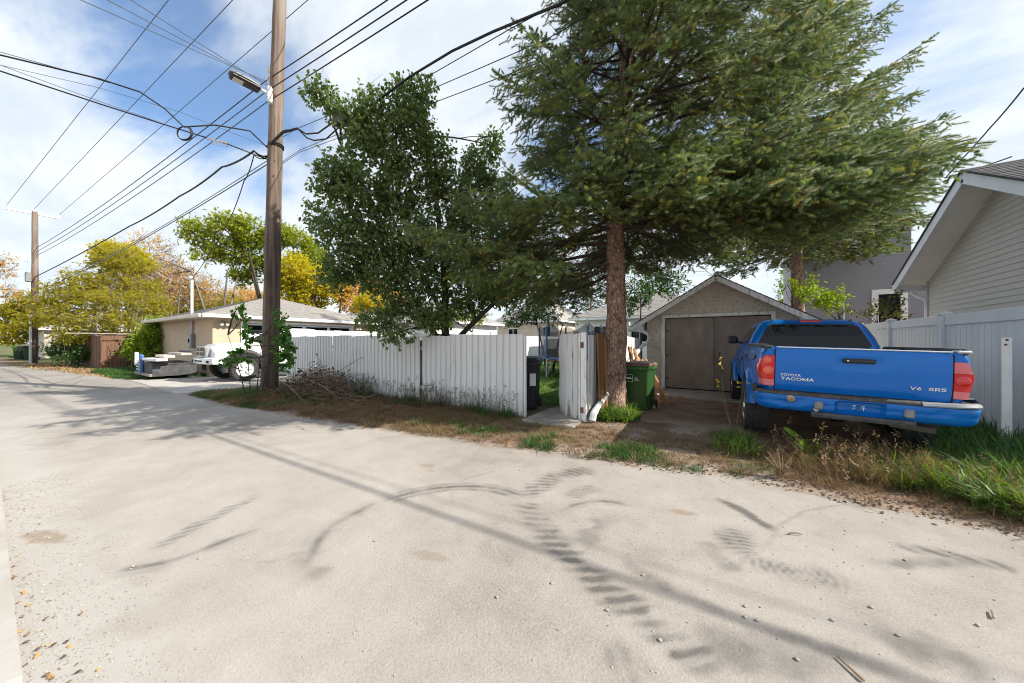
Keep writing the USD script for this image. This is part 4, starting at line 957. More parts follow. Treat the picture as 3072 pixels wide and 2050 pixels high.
# white vinyl fence on the right: posts, rails and tongue-and-groove boards
T = Thing("vinyl_fence", "white vinyl privacy fence with capped posts right of the blue pickup", "fence", (3.1, 9.0, 0))
posts = [6.75, 9.27, 11.75, 14.2]
fx = 3.12
for k, yy in enumerate(posts):
    top = 1.90 + 0.012 * k
    p = MB(); p.box((fx, yy, top / 2 - 0.02), (0.127, 0.127, top - 0.04), ch=0.006); pp = T.part("post", p, "vinyl", w=True)
    c = MB(); c.box((fx, yy, top - 0.03), (0.15, 0.15, 0.03), ch=0.004)
    c.loft([[(fx + sx * r, yy + sy * r, z) for sx, sy in ((-1, -1), (1, -1), (1, 1), (-1, 1))] for r, z in ((0.078, top - 0.016), (0.07, top - 0.006), (0.01, top + 0.025))]); T.part("post_cap", c, "vinyl", w=True, on=pp)
for k in range(len(posts) - 1):
    a, b = posts[k] + 0.065, posts[k + 1] - 0.065
    zt = 1.852 + 0.018 * k
    r_ = MB(); r_.box((fx, (a + b) / 2, zt - 0.085), (0.052, b - a, 0.17), ch=0.006); T.part("rail", r_, "vinyl", w=True)
    r_ = MB(); r_.box((fx, (a + b) / 2, 0.14), (0.052, b - a, 0.16), ch=0.006); T.part("rail", r_, "vinyl", w=True)
    n = 15; w = (b - a) / n
    for j in range(n):
        m = MB(); m.box((fx, a + w * (j + 0.5), (0.2 + zt - 0.16) / 2), (0.024, w - 0.010, zt - 0.36), ch=0.005); T.part("board", m, "vinyl", w=True)
    m = MB(); m.box((fx, (a + b) / 2, (0.2 + zt - 0.16) / 2), (0.010, b - a, zt - 0.38)); T.part("board_tongue", m, "vinyl", w=True)

T = Thing("steel_post", "white painted steel post with rusty bolt holes in front of the vinyl fence", "post", (2.86, 7.02, 0))
m = MB(); m.box((0, 0, 0.72), (0.09, 0.09, 1.46), ch=0.008); T.part("shaft", m, "white_paint")
for z in (1.36, 1.42):
    h = MB(); h.box((-0.012 + 0.01 * (z > 1.4), -0.045, z), (0.026, 0.006, 0.024), ch=0.002); T.part("bolt_hole", h, "red_rust")

# brown board fence far left
T = Thing("brown_fence", "weathered brown board fence and gate under the yellow tree along the lane", "fence", (-30.0, 3.2, 0))
x = -26.6; rs = np.random.RandomState(3)
while x > -34.5:
    m = MB(); m.box((x - 0.07, 3.2 + rs.uniform(-0.01, 0.01), 0.86), (0.135, 0.025, 1.68 + rs.uniform(-0.03, 0.03))); T.part("board", m, "brown_wood", w=True); x -= 0.142
y = 3.22
while y < 7.5:
    m = MB(); m.box((-26.6 + rs.uniform(-0.01, 0.01), y + 0.07, 0.88), (0.025, 0.135, 1.72 + rs.uniform(-0.03, 0.03))); T.part("board", m, "brown_wood", w=True); y += 0.142
for z in (0.4, 1.5):
    m = MB(); m.box((-26.56, 5.3, z), (0.05, 4.3, 0.09)); T.part("rail", m, "brown_wood", w=True)
m = MB(); m.box((-26.55, 4.6, 1.80), (0.10, 5.0, 0.05)); T.part("cap", m, "grey_wood", w=True)


# ================================================================== POLES AND LINES
def wobble_pole(p, q, r0, r1, seed, sides=18, n=26):
    m = MB(); p, q = np.array(p, float), np.array(q, float)
    t = np.linspace(0, 1, n)[:, None]
    c = p + (q - p) * t
    c[:, 0] += 0.02 * np.sin(t[:, 0] * 5 + seed); c[:, 1] += 0.02 * np.sin(t[:, 0] * 4 + seed * 2)
    m.tube(c, r0 + (r1 - r0) * t[:, 0] + 0.004 * np.sin(t[:, 0] * 40 + seed), sides)
    return m


PB = np.array([-9.95, 3.93, 0.0]); PT = np.array([-9.98, 4.30, 12.4])
pole_at = lambda z: PB + (PT - PB) * (z / PT[2])
T = Thing("utility_pole", "tall weathered wooden power pole beside the brush heap in front of the ribbed fence", "utility pole", PB)
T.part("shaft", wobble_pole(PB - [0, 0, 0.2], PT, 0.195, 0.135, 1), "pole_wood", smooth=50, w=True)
for k, (z, a) in enumerate([(5.6, -1.2), (6.0, -1.1), (7.7, -1.3), (2.6, -1.0), (3.2, -1.5)]):
    c = pole_at(z); m = MB(); dd = np.array([math.cos(a + 0.6), math.sin(a + 0.6), 0]); r = 0.195 - 0.06 * z / 12.4
    m.lathe([(0.0, 0.012), (0.022, 0.008), (0.02, -0.02)], 8, (0, 0, 0), "y"); v, f = m.get(); v = v * [1, 1, 1.6]
    m2 = MB(); ang = math.atan2(dd[1], dd[0]) + PI / 2; R = np.array([[math.cos(ang), -math.sin(ang), 0], [math.sin(ang), math.cos(ang), 0], [0, 0, 1]])
    m2.add(v * [1, -1, 1] @ R.T + c + dd * (r - 0.002), f); T.part("knot_hole", m2, "red_rust", w=True)
rk = pole_at(7.75) + np.array([-0.02, -0.19, 0])
m = MB(); m.box(pole_at(8.12) + [-0.12, -0.10, 0], (0.07, 0.14, 0.80), rz=0.9, ch=0.01); T.part("rack", m, "white_paint", w=True)
for k in range(4):
    m = MB(); m.lathe([(0.0, -0.05), (0.045, -0.05), (0.03, 0.0), (0.045, 0.05), (0.0, 0.05)], 10, pole_at(7.80 + 0.22 * k) + [-0.20, -0.14, 0]); T.part("insulator", m, "porcelain", w=True)
m = MB(); m.tube([pole_at(7.36) + [-0.14, -0.08, 0.0], pole_at(7.36) + [-0.14, -0.09, -1.0], pole_at(5.9) + [-0.17, -0.09, 0.0]], 0.022, 6); T.part("conduit", m, "cable", w=True)
m = MB()
for k in range(3):
    m.tube([pole_at(z) + np.array([math.cos(t) * 0.17, math.sin(t) * 0.17, 0.01 * k]) for z, t in [(6.42 + 0.02 * k, a) for a in np.linspace(0, 2 * PI, 14)]], 0.014, 5)
T.part("cable_band", m, "cable", w=True)
ch_ = MB(); ch_.box((PT[0], PT[1], 12.0), (0.12, 2.3, 0.13), ch=0.01); T.part("crossarm", ch_, "grey_wood", w=True)

# street light on an arm towards the lane
hd = atT(245.5, 81.0, 8.15); base = atT(268.5, 93.5, 8.52)
T = Thing("street_light", "grey street light head on a white arm fixed to the near power pole", "street light", hd)
d = (hd - base); d /= np.linalg.norm(d)
m = MB(); m.tube([base, base + d * 0.3, hd - d * 0.28], 0.032, 8); T.part("arm", m, "white_paint", smooth=40, w=True)
m = MB(); m.box(atT(270, 95, 8.55), (0.08, 0.12, 0.40), rz=0.9, ch=0.01); T.part("bracket", m, "white_paint", w=True)
a0 = math.atan2(d[1], d[0])
R = np.array([[math.cos(a0), -math.sin(a0), 0], [math.sin(a0), math.cos(a0), 0], [0, 0, 1]]) @ trimesh.transformations.rotation_matrix(-math.asin(d[2]) * 0.5, [0, 1, 0])[:3, :3]
secs = []
for u, w, h in ((-0.31, 0.05, 0.04), (-0.26, 0.11, 0.07), (-0.04, 0.145, 0.09), (0.21, 0.14, 0.08), (0.30, 0.11, 0.06), (0.32, 0.05, 0.03)):
    secs.append([np.array([u, w * math.cos(t), h * math.sin(t) if math.sin(t) > 0 else -0.012 * abs(math.sin(t)) ** 0.4]) @ R.T + hd for t in np.linspace(0, 2 * PI, 18, endpoint=False)])
m = MB().loft(secs); T.part("lamp_head", m, "grey_plastic", smooth=40, w=True)
m = MB(); m.box(hd + R @ np.array([0.0, 0, -0.045]), (0.58, 0.27, 0.085), R=R, ch=0.03); T.part("housing", m, "black_plastic", w=True)
m = MB(); m.box(hd + R @ np.array([0.14, 0, -0.090]), (0.20, 0.18, 0.012), R=R, ch=0.004); T.part("lamp_panel", m, "lamp_glass", w=True)

FB = np.array([-36.9, 1.70, 0.0]); FT = FB + [0.15, 0.05, 9.5]
T = Thing("utility_pole", "distant brown power pole with a white crossarm beside the yellow tree", "utility pole", FB)
T.part("shaft", wobble_pole(FB - [0, 0, 0.2], FT, 0.17, 0.12, 3), "pole_wood", smooth=50, w=True)
armL, armR = np.array([-36.75, 0.70, 9.42]), np.array([-36.75, 2.70, 9.40])
m = MB(); m.bar(armL, armR, 0.10, 0.12, ch=0.01); T.part("crossarm", m, "white_paint", w=True)
for c in (armL + [0, 0.08, 0.12], armR + [0, -0.08, 0.12], (armL + armR) / 2 + [0, 0, 0.16]):
    m = MB(); m.lathe([(0.0, -0.08), (0.04, -0.08), (0.07, 0.0), (0.05, 0.08), (0.0, 0.1)], 10, c); T.part("insulator", m, "porcelain", w=True)
m = MB(); m.tube([FB + [0.2, -0.12, 0.0], FB + [0.2, -0.12, 3.0]], 0.06, 8); T.part("conduit", m, "pale_grey", w=True)
m = MB(); m.box(FB + [0.12, -0.20, 5.4], (0.25, 0.25, 0.6), ch=0.04); T.part("junction_box", m, "grey_plastic", w=True)
T = Thing("street_light", "small street light on the distant pole's arm pointing over the lane", "street light", FB + [0.0, -1.5, 6.6])
m = MB(); m.tube([FB + [0.0, -0.15, 6.35], FB + [0.0, -1.2, 6.6]], 0.035, 6); T.part("arm", m, "pale_grey", w=True)
m = MB(); m.box(FB + [0.0, -1.5, 6.6], (0.24, 0.7, 0.12), ch=0.04); T.part("lamp_head", m, "pale_grey", w=True)
m = MB(); m.box(FB + [0.0, -1.5, 6.53], (0.18, 0.5, 0.04), ch=0.01); T.part("lens", m, "grey_plastic", w=True)


def wire(label, pts, r, sag=0.0, material="cable", n=28, cat="power line", name="overhead_wire", group=None):
    """One line through the given points; sag bows each span down."""
    out = []
    pts = [np.asarray(p, float) for p in pts]
    for a, b in zip(pts[:-1], pts[1:]):
        t = np.linspace(0, 1, n)[:, None]
        s = a + (b - a) * t
        s[:, 2] -= 4 * sag * (t * (1 - t))[:, 0]
        out.append(s if not out else s[1:])
    m = MB().tube(np.vstack(out), r, 5)
    return obj(name, m, material, label=label, cat=cat, group=group, smooth=True)


def through(A, px, py, yplane, extend=1.35):
    """From A through the place where a line of the photograph meets the vertical plane of the pole row, and on out of view."""
    B = atY(px, py, yplane)
    A = np.asarray(A, float)
    return [A, A + (B - A) * extend]


wire("thick grey conductor from the far crossarm's left tip, leftmost at the picture's top", through(armL + [0, 0.05, 0.2], 168, 0, 3.2, 1.6), 0.010, 0.02, "wire_grey")
wire("grey conductor from the far pole top, crossing the sky left of the near pole", through((armL + armR) / 2 + [0, 0, 0.25], 232, 0, 3.9, 1.6), 0.010, 0.02, "wire_grey")
wire("grey conductor from the far crossarm's right tip, passing behind the near pole", through(armR + [0, -0.05, 0.2], 307, 0, 4.9, 1.6), 0.010, 0.02, "wire_grey")
ff = FT + [0, 0, -1.5]
for k, (dz, px0, ex) in enumerate([(0.0, 385, "uppermost"), (-0.32, 404, "middle"), (-0.62, 425, "lowest")]):
    at = pole_at(8.22 - 0.3 * k) + [-0.2, -0.15, 0]
    wire(f"{ex} of three parallel lines from the pole's white rack towards the far pole", [at, FB + [0, 0.1, 7.3 - 0.25 * k]], 0.013, 0.25, "wire_grey" if k else "cable")
    B = atY(px0, 0, 4.15); wire(f"{ex} of three parallel lines rising right from the pole's white rack", [at, at + (B - at) * 1.8], 0.013, 0.03)
for k, (px0, py0, ex) in enumerate([(84, 0, "leftmost"), (110, 0, "middle"), (133, 0, "rightmost")]):
    at = pole_at(8.15 - 0.05 * k) + [-0.22, -0.17, 0]
    B = at + (ray(px0, py0) * 5.2 + [0, 0, EYE] - at); wire(f"{ex} of three thin service lines going up left from the rack", [at, at + (B - at) * 1.6], 0.007, 0.02, "wire_grey")
tc = pole_at(6.45) + [-0.16, -0.12, 0]


def tele(px, py, t):
    return np.array([0, 0, EYE]) + ray(px, py) * t


cl = tele(184, 127, 7.6)
wire("thick black telephone cable entering from the left edge above its neighbours", [tele(-60, 38, 5.9), tele(0, 55, 6.4), tele(100, 79, 7.0), tele(140, 92, 7.2), tele(165, 109, 7.4), cl, tele(215, 125, 7.9), tele(250, 131, 8.3), tc + [0, 0, -0.05]], 0.016, 0.0, n=6, cat="cable")
wire("black telephone cable entering lowest at the left edge, joining the pole's band", [tele(-60, 52, 5.9), tele(0, 71, 6.4), tele(100, 104, 7.1), tele(172, 127, 7.7), tele(230, 145, 8.2), tc + [0, 0, -0.35]], 0.015, 0.0, n=6, cat="cable")
wire("thin line just above the lowest black cable at the left edge", [tele(-60, 47, 5.9), tele(0, 65, 6.4), tele(90, 98, 7.1), tele(150, 119, 7.6), tele(172, 127, 7.7)], 0.006, 0.0, n=6, material="wire_grey", cat="cable")
wire("faint thin line entering at the left edge and reaching the cable band", [tele(-60, 49, 5.9), tele(0, 65, 6.4), tele(100, 88, 7.1), tele(180, 112, 7.7), tele(250, 140, 8.3), tc], 0.005, 0.0, n=6, material="wire_grey", cat="cable")
wire("thin upper line along the thick black cable from the left edge", [tele(-60, 33, 5.9), tele(0, 52, 6.4), tele(90, 77, 7.0), tele(110, 83, 7.05)], 0.006, 0.0, n=6, cat="cable")
cc = MB(); ctr = tele(184, 133, 7.6)
for k in range(3):
    cc.tube([ctr + np.array([math.cos(a) * CS * 0.155, math.cos(a) * SN * 0.155, math.sin(a) * 0.145]) * (1 + 0.04 * k) + [0, 0.01 * k, 0] for a in np.linspace(0, 2 * PI, 28)], 0.010, 5)
obj("cable_coil", cc, "cable", label="round coil of spare black cable hanging on the lines left of the pole", cat="cable coil", smooth=True, kind="stuff")
ar = MB(); a0 = tele(207, 138.5, 7.95)
ar.bar(a0, tele(229, 143.5, 8.2), 0.03, 0.03); 
for k in range(4): ar.tube([tele(213 + k * 4, 140 + k, 8.0), tele(214 + k * 4.4, 145 + 0.5 * k, 8.0)], 0.012, 5)
obj("line_clamp", ar, "grey_plastic", label="small dark clamp with prongs hanging on the cables beside the pole", cat="line clamp", kind="stuff")
sw = MB()
pth = [tc + [0.0, 0, -0.05]]
wire("black cable bundle swinging down left from the pole to the far pole", [tc + [0, 0, -0.25], tele(254, 151, 8.4), tele(222, 167, 9.6), tele(180, 196, 11.8), tele(130, 226, 14.6), FB + [0.1, 0.05, 5.45]], 0.024, 0.06, n=8, cat="cable")
wire("faint grey cable under the black bundle towards the far pole", [pole_at(6.0) + [-0.15, -0.1, 0], FB + [0.1, 0.1, 4.6]], 0.014, 0.3, "wire_grey", cat="cable")
wire("second faint grey cable under the black bundle towards the far pole", [pole_at(6.1) + [-0.15, -0.1, 0], FB + [0.1, 0.2, 5.0]], 0.010, 0.4, "wire_grey", cat="cable")
wire("black service cable dropping from the pole to the beige garage's mast", [tc + [0, 0.05, -0.2], tele(254, 155, 8.6), tele(244, 181, 9.6), tele(228, 222, 12.0), (-19.55, 4.88, 4.10)], 0.013, 0.10, n=8, cat="cable")
bx = tele(342, 118, 7.3)
wire("thick cable bundle from the pole's band to the splice box, upper strand", [tc, tele(283, 132, 8.2), tele(297, 128, 8.0), tele(306, 134, 7.9), tele(318, 133, 7.7), tele(332, 123, 7.4), bx + [-0.1, 0, -0.08]], [0.036] * 6 + [0.018] * 19, 0.0, n=5, cat="cable")
wire("looped black cable hanging lower between the pole and the splice box", [tc, tele(283, 133, 8.2), tele(298, 129, 8.0), tele(307, 138, 7.9), tele(314, 140.5, 7.8), tele(326, 139, 7.6), tele(338, 128, 7.4), bx + [0.0, 0, -0.12]], 0.016, 0.0, n=5, cat="cable")
T = Thing("splice_box", "dark grey splice box hanging on the cables among the green leaves", "splice box", bx)
m = MB(); m.box(bx, (0.42, 0.20, 0.24), rz=0.1, ch=0.03); T.part("case", m, "grey_plastic", w=True)
m = MB(); m.box(bx + [0.0, 0.0, -0.135], (0.36, 0.16, 0.05), rz=0.1, ch=0.015); T.part("lid", m, "black_plastic", w=True)
m = MB(); m.tube([bx + [0.2, 0, 0.02], bx + [0.32, 0.0, 0.03]], 0.05, 8); T.part("gland", m, "white_paint", w=True)
far_r = [atY(px, py, 4.55) for px, py in ((356, 116), (409, 77), (452, 51), (492, 32), (560, 4))]
ext = far_r[-1] + np.array([12.0, 0.5, 0.25])
wire("very thick black cable bundle rising right from the splice box to the picture's top", [bx + [0.3, 0, 0.02]] + far_r + [ext], 0.022, 0.0, n=5, cat="cable")
wire("black cable beside the very thick bundle rising to the picture's top", [p + np.array([0.0, 0.10, 0.09]) for p in far_r] + [ext + np.array([0, 0.3, 0.12])], 0.007, 0.0, n=5, cat="cable")
b2 = [atY(px, py, 4.7) for px, py in ((296, 129), (340, 111), (420, 81), (510, 29), (582, -10))]
wire("thin line from the cable band, running below the thick bundle", [tc] + b2, 0.008, 0.0, n=5, cat="cable")
b3 = [atY(px, py, 5.0) for px, py in ((300, 150), (360, 125), (425, 92), (545, 40), (620, -2))]
wire("thin line under the thick bundle that vanishes into the spruce at upper right", [pole_at(6.05) + [0.12, 0.1, 0]] + b3, 0.008, 0.0, n=5, cat="cable")
b4 = [atY(px, py, 5.2) for px, py in ((300, 152), (360, 130), (425, 106), (525, 68), (640, 25))]
wire("lowest thin line right of the pole, ending in the spruce foliage", [pole_at(6.0) + [0.12, 0.1, 0]] + b4, 0.008, 0.0, n=5, cat="cable")
wire("twisted service wire at the right edge coming down to the siding garage", [tele(1060, 62, 4.6), tele(1024, 88, 5.2), tele(990, 128, 5.9), tele(958, 163, 6.6), tele(945, 178, 6.9), (4.05, 9.75, 4.62)], 0.012, 0.015, n=6, material="wire_grey", cat="cable")


# ================================================================== BINS AND YARD THINGS
def cart(name, label, loc, rz, body, rim, lid, h=0.92, w=0.46, d=0.50):
    t = Thing(name, label, "wheelie bin", loc, rz)
    rr = lambda W, D, z, c=0.05, oy=0.0: [(sx * (W / 2 - c) + c * math.cos(a), sy * (D / 2 - c) + c * math.sin(a) + oy, z) for sx, sy, a0 in ((1, 1, 0), (-1, 1, PI / 2), (-1, -1, PI), (1, -1, 1.5 * PI)) for a in np.linspace(a0, a0 + PI / 2, 4)]
    m = MB(); m.loft([rr(w * 0.80, d * 0.70, 0.03, oy=0.03), rr(w * 0.82, d * 0.74, 0.12, oy=0.02), rr(w * 0.93, d * 0.93, h * 0.80), rr(w * 0.94, d * 0.95, h * 0.83)]); t.part("body", m, body, smooth=35)
    m = MB(); m.loft([rr(w * 0.98, d * 0.99, h * 0.82), rr(w * 1.04, d * 1.05, h * 0.84), rr(w * 1.04, d * 1.05, h * 0.885), rr(w * 0.98, d, h * 0.90)]); t.part("rim", m, rim, smooth=30)
    m = MB(); m.loft([rr(w * 1.05, d * 1.07, h * 0.902), rr(w * 1.06, d * 1.08, h * 0.925), rr(w * 0.96, d * 0.98, h * 0.965), rr(w * 0.7, d * 0.72, h * 0.985)]); t.part("lid", m, lid, smooth=30)
    m = MB(); m.tube([(-w * 0.36, d * 0.52, h * 0.87), (-w * 0.36, d * 0.66, h * 0.88), (w * 0.36, d * 0.66, h * 0.88), (w * 0.36, d * 0.52, h * 0.87)], 0.018, 7); t.part("handle", m, rim, smooth=True)
    for s_ in (-1, 1):
        m = MB(); m.lathe([(0.0, -0.025), (0.09, -0.025), (0.10, -0.01), (0.10, 0.01), (0.09, 0.025), (0.0, 0.025)], 16, (s_ * (w * 0.46), d * 0.36, 0.10), "x"); t.part("wheel", m, "black_rubber", smooth=30)
    return t


T = cart("organics_bin", "green wheeled bin with a brown lid and white square logo beside the spruce trunk", (-1.62, 7.30, 0.03), -0.16, "bin_green", "bin_rim", "brown_lid", h=0.98, w=0.50, d=0.54)
fy = -0.235
m = MB()
for a, b in (((-0.20, 0.56), (-0.06, 0.56)), ((-0.20, 0.705), (-0.06, 0.705)), ((-0.20, 0.56), (-0.20, 0.705)), ((-0.06, 0.56), (-0.06, 0.705))):
    tilt = lambda z: fy - 0.045 * (z - 0.55) / 0.35
    m.bar((a[0], tilt(a[1]), a[1]), (b[0], tilt(b[1]), b[1]), 0.007, 0.007)
T.part("logo_frame", m, "label_white", kind="stuff")
m = MB(); m.box((-0.13, fy - 0.014, 0.632), (0.105, 0.006, 0.028)); T.part("logo_bar", m, "label_white")
m = MB()
for k in range(3): m.box((0.015 + 0.004 * k, fy - 0.013 + 0.003 * k, 0.645 - 0.022 * k), (0.06 + 0.012 * k, 0.006, 0.008))
T.part("print_lines", m, "label_white", kind="stuff")
T = cart("black_cart", "black wheeled bin just inside the gate behind the fence's end", (-3.62, 6.10, 0.03), 0.35, "black_plastic", "black_plastic", "black_plastic", h=1.08, w=0.58, d=0.66)
m = MB(); m.box((0.20, -0.325, 0.62), (0.12, 0.006, 0.24)); T.part("label", m, "label_white")
for k, (lab, c) in enumerate((("green lidded bin farthest left beside the far lane garage", (-46.2, 1.55, 0)), ("black wheeled bin next to the far lane garage doors", (-45.4, 1.75, 0)), ("dark green wheeled bin nearest the second pole at the far garage", (-44.6, 1.95, 0)))):
    cart("wheelie_bin", lab, c, 1.2, "bin_green" if k != 1 else "black_plastic", "bin_rim" if k == 0 else "black_plastic", "bin_rim" if k == 0 else "black_plastic", h=1.1, w=0.6, d=0.7)

# planks leaning between the bin and the garage
for k, (lab, a, b, w, th) in enumerate((
        ("wide raw plank leaning outermost against the garage corner, its foot towards the door", (-1.22, 8.05, 0.06), (-1.98, 9.55, 0.86), 0.21, 0.04),
        ("second raw plank leaning behind the wide one by the green bin", (-1.36, 7.86, 0.05), (-2.00, 9.2, 0.88), 0.16, 0.038),
        ("narrow plank leaning third beside the green bin, its foot on the dirt", (-1.36, 7.35, 0.03), (-1.97, 8.7, 0.98), 0.11, 0.04),
        ("thin batten standing steeply behind the green bin's lid", (-1.48, 7.28, 0.03), (-1.98, 8.3, 1.22), 0.09, 0.04),
        ("short board standing on end behind the green bin against the white fence", (-1.80, 7.95, 0.03), (-2.02, 8.05, 1.28), 0.24, 0.03),
        ("broad light board leaning upright behind the green bin", (-1.62, 8.3, 0.03), (-2.0, 8.42, 1.22), 0.22, 0.03))):
    t = Thing("plank", lab, "plank", a)
    d = np.array(b) - np.array(a)
    m = MB(); m.bar(a, b, th, w, up=(0.3, -0.75, 0.55) if k < 4 else (0, -1, 0.1), ch=0.003); t.part("board", m, "lumber" if k != 4 else "plywood", w=True)

# trampoline, chair
T = Thing("trampoline", "round trampoline with a sagging black safety net in the back yard", "trampoline", (-5.55, 13.4, 0))
cx, cy, R_ = -5.55, 13.4, 1.55
m = MB(); m.tube([(cx + R_ * math.cos(a), cy + R_ * math.sin(a), 0.75) for a in np.linspace(0, 2 * PI, 33)], 0.03, 6); T.part("frame", m, "galvanised", w=True)
m = MB(); m.lathe([(0.0, 0.74), (R_ * 0.96, 0.74)], 32, (cx, cy, 0)); T.part("mat", m, "black_plastic", w=True)
m = MB(); m.lathe([(R_ * 0.84, 0.775), (R_ * 0.9, 0.79), (R_ * 1.02, 0.775), (R_ * 1.03, 0.72)], 32, (cx, cy, 0)); T.part("pad", m, "trim_blue", w=True)
tops = []
for k in range(6):
    a = 2 * PI * k / 6 + 0.15
    c = np.array([cx + (R_ + 0.05) * math.cos(a), cy + (R_ + 0.05) * math.sin(a), 0])
    m = MB(); m.tube([c, c + [0, 0, 2.22]], 0.028, 7); T.part("net_pole", m, "pale_grey", w=True); tops.append((a, c))
    m = MB(); m.tube([c + [0, 0, 0.75], c + [0, 0, 2.0]], 0.04, 7); T.part("pole_sleeve", m, "trim_blue", w=True)
    m = MB(); m.tube([c + [0, 0, 0.02], c * [1, 1, 0] * 0.0 + [cx + (R_ - 0.1) * math.cos(a + 0.2), cy + (R_ - 0.1) * math.sin(a + 0.2), 0.74]], 0.025, 6); T.part("leg", m, "galvanised", w=True)
for k in range(6):
    a0_, a1_ = tops[k][0], tops[k][0] + PI / 3
    P = np.zeros((14, 6, 3))
    for i, s_ in enumerate(np.linspace(0, 1, 14)):
        a = a0_ + (a1_ - a0_) * s_; rr_ = R_ - 0.16 * math.sin(PI * s_)
        zt = 2.12 - 0.34 * math.sin(PI * s_) - 0.04 * math.sin(5 * s_ + k)
        for j, q in enumerate(np.linspace(0, 1, 6)): P[i, j] = (cx + rr_ * math.cos(a), cy + rr_ * math.sin(a), 0.77 + (zt - 0.77) * q)
    m = MB().grid(P); T.part("net", m, "net_black", w=True)
T = Thing("patio_chair", "brown cushioned patio chair on the lawn behind the gate leaf", "chair", (-7.35, 15.2, 0.0), 0.9)
m = MB(); m.box((0, 0, 0.42), (0.52, 0.52, 0.10), ch=0.03); T.part("seat", m, "cushion")
m = MB(); m.box((0, 0.27, 0.74), (0.50, 0.11, 0.62), R=trimesh.transformations.rotation_matrix(-0.22, [1, 0, 0])[:3, :3], ch=0.04); T.part("backrest", m, "cushion")
for sx in (-1, 1):
    m = MB(); m.tube([(sx * 0.27, -0.25, 0), (sx * 0.27, -0.25, 0.62), (sx * 0.27, 0.28, 0.64)], 0.02, 6); T.part("armrest", m, "bronze")
    m = MB(); m.tube([(sx * 0.27, 0.30, 0), (sx * 0.27, 0.24, 0.42), (sx * 0.27, 0.38, 1.02)], 0.02, 6); T.part("leg", m, "bronze")

# trailer with salvaged boards beside the beige garage
T = Thing("scrap_trailer", "low dark trailer box piled with pale boards between the garage and the white pickup", "trailer", (-18.9, 3.75, 0))
m = MB(); m.box((-18.7, 3.9, 0.34), (2.3, 1.2, 0.42)); m.box((-18.7, 3.9, 0.58), (2.34, 1.24, 0.06)); T.part("box", m, "shingle_dark", w=True)
m = MB(); m.box((-18.7, 3.26, 0.18), (2.36, 0.06, 0.10)); T.part("sill", m, "grey_wood", w=True)
for k in range(4):
    m = MB(); m.box((-19.35, 3.262, 0.66 - k * 0.11), (0.5, 0.05, 0.035)); T.part("slat", m, "old_white", w=True)
m = MB(); m.box((-19.78, 3.28, 0.72), (0.14, 0.10, 0.5), ch=0.02); T.part("post", m, "white_paint", w=True)
m = MB(); m.box((-18.86, 3.25, 0.56), (0.30, 0.10, 0.72), R=trimesh.transformations.rotation_matrix(0.06, [0, 1, 0])[:3, :3], ch=0.03); T.part("blue_panel", m, "trim_blue", w=True)
for k, (lab, z, y_, rz_, mt) in enumerate((("topmost pale board on the scrap trailer, nearest the garage wall", 0.93, 4.1, 0.02, "concrete"), ("white board lying across the middle of the scrap trailer", 0.85, 3.7, -0.05, "cream_wall"), ("grey board lying lowest on the scrap trailer's lane side", 0.74, 3.42, 0.06, "old_white"), ("dark beam lying behind the pale boards on the scrap trailer", 1.0, 4.4, 0.0, "shingle_dark"))):
    t = Thing("salvaged_board", lab, "board", (-18.0, y_, z), rz_)
    m = MB(); m.box((0.1, 0, 0), (1.5, 0.30, 0.09), ch=0.01); t.part("board", m, mt)

# ================================================================== VEHICLES
def ring(hw, zb, zt, zsh=None, hi=None, low=0.92):
    zsh = zt - 0.07 if zsh is None else zsh
    hi = hw * 0.93 if hi is None else hi
    r = [(hw * low, zb), (hw * 0.975, zb + 0.10), (hw, zb + (zsh - zb) * 0.45), (hw, zb + (zsh - zb) * 0.75), (hw * 0.985, zsh), (hi + (hw - hi) * 0.3, zt - 0.022), (hi, zt)]
    return r + [(-a, b) for a, b in reversed(r)]


def body_loft(rows):
    m = MB(); m.loft([[(x, y, z) for x, z in ring(*a)] for y, *a in rows]); return m


def rrect(hw, y0, y1, z, r=0.12, n=5):
    return [(sx * (hw - r) + r * math.cos(a), (y1 - r if sy > 0 else y0 + r) + r * math.sin(a), z) for sx, sy, a0 in ((1, 1, 0), (-1, 1, PI / 2), (-1, -1, PI), (1, -1, 1.5 * PI)) for a in np.linspace(a0, a0 + PI / 2, n)]


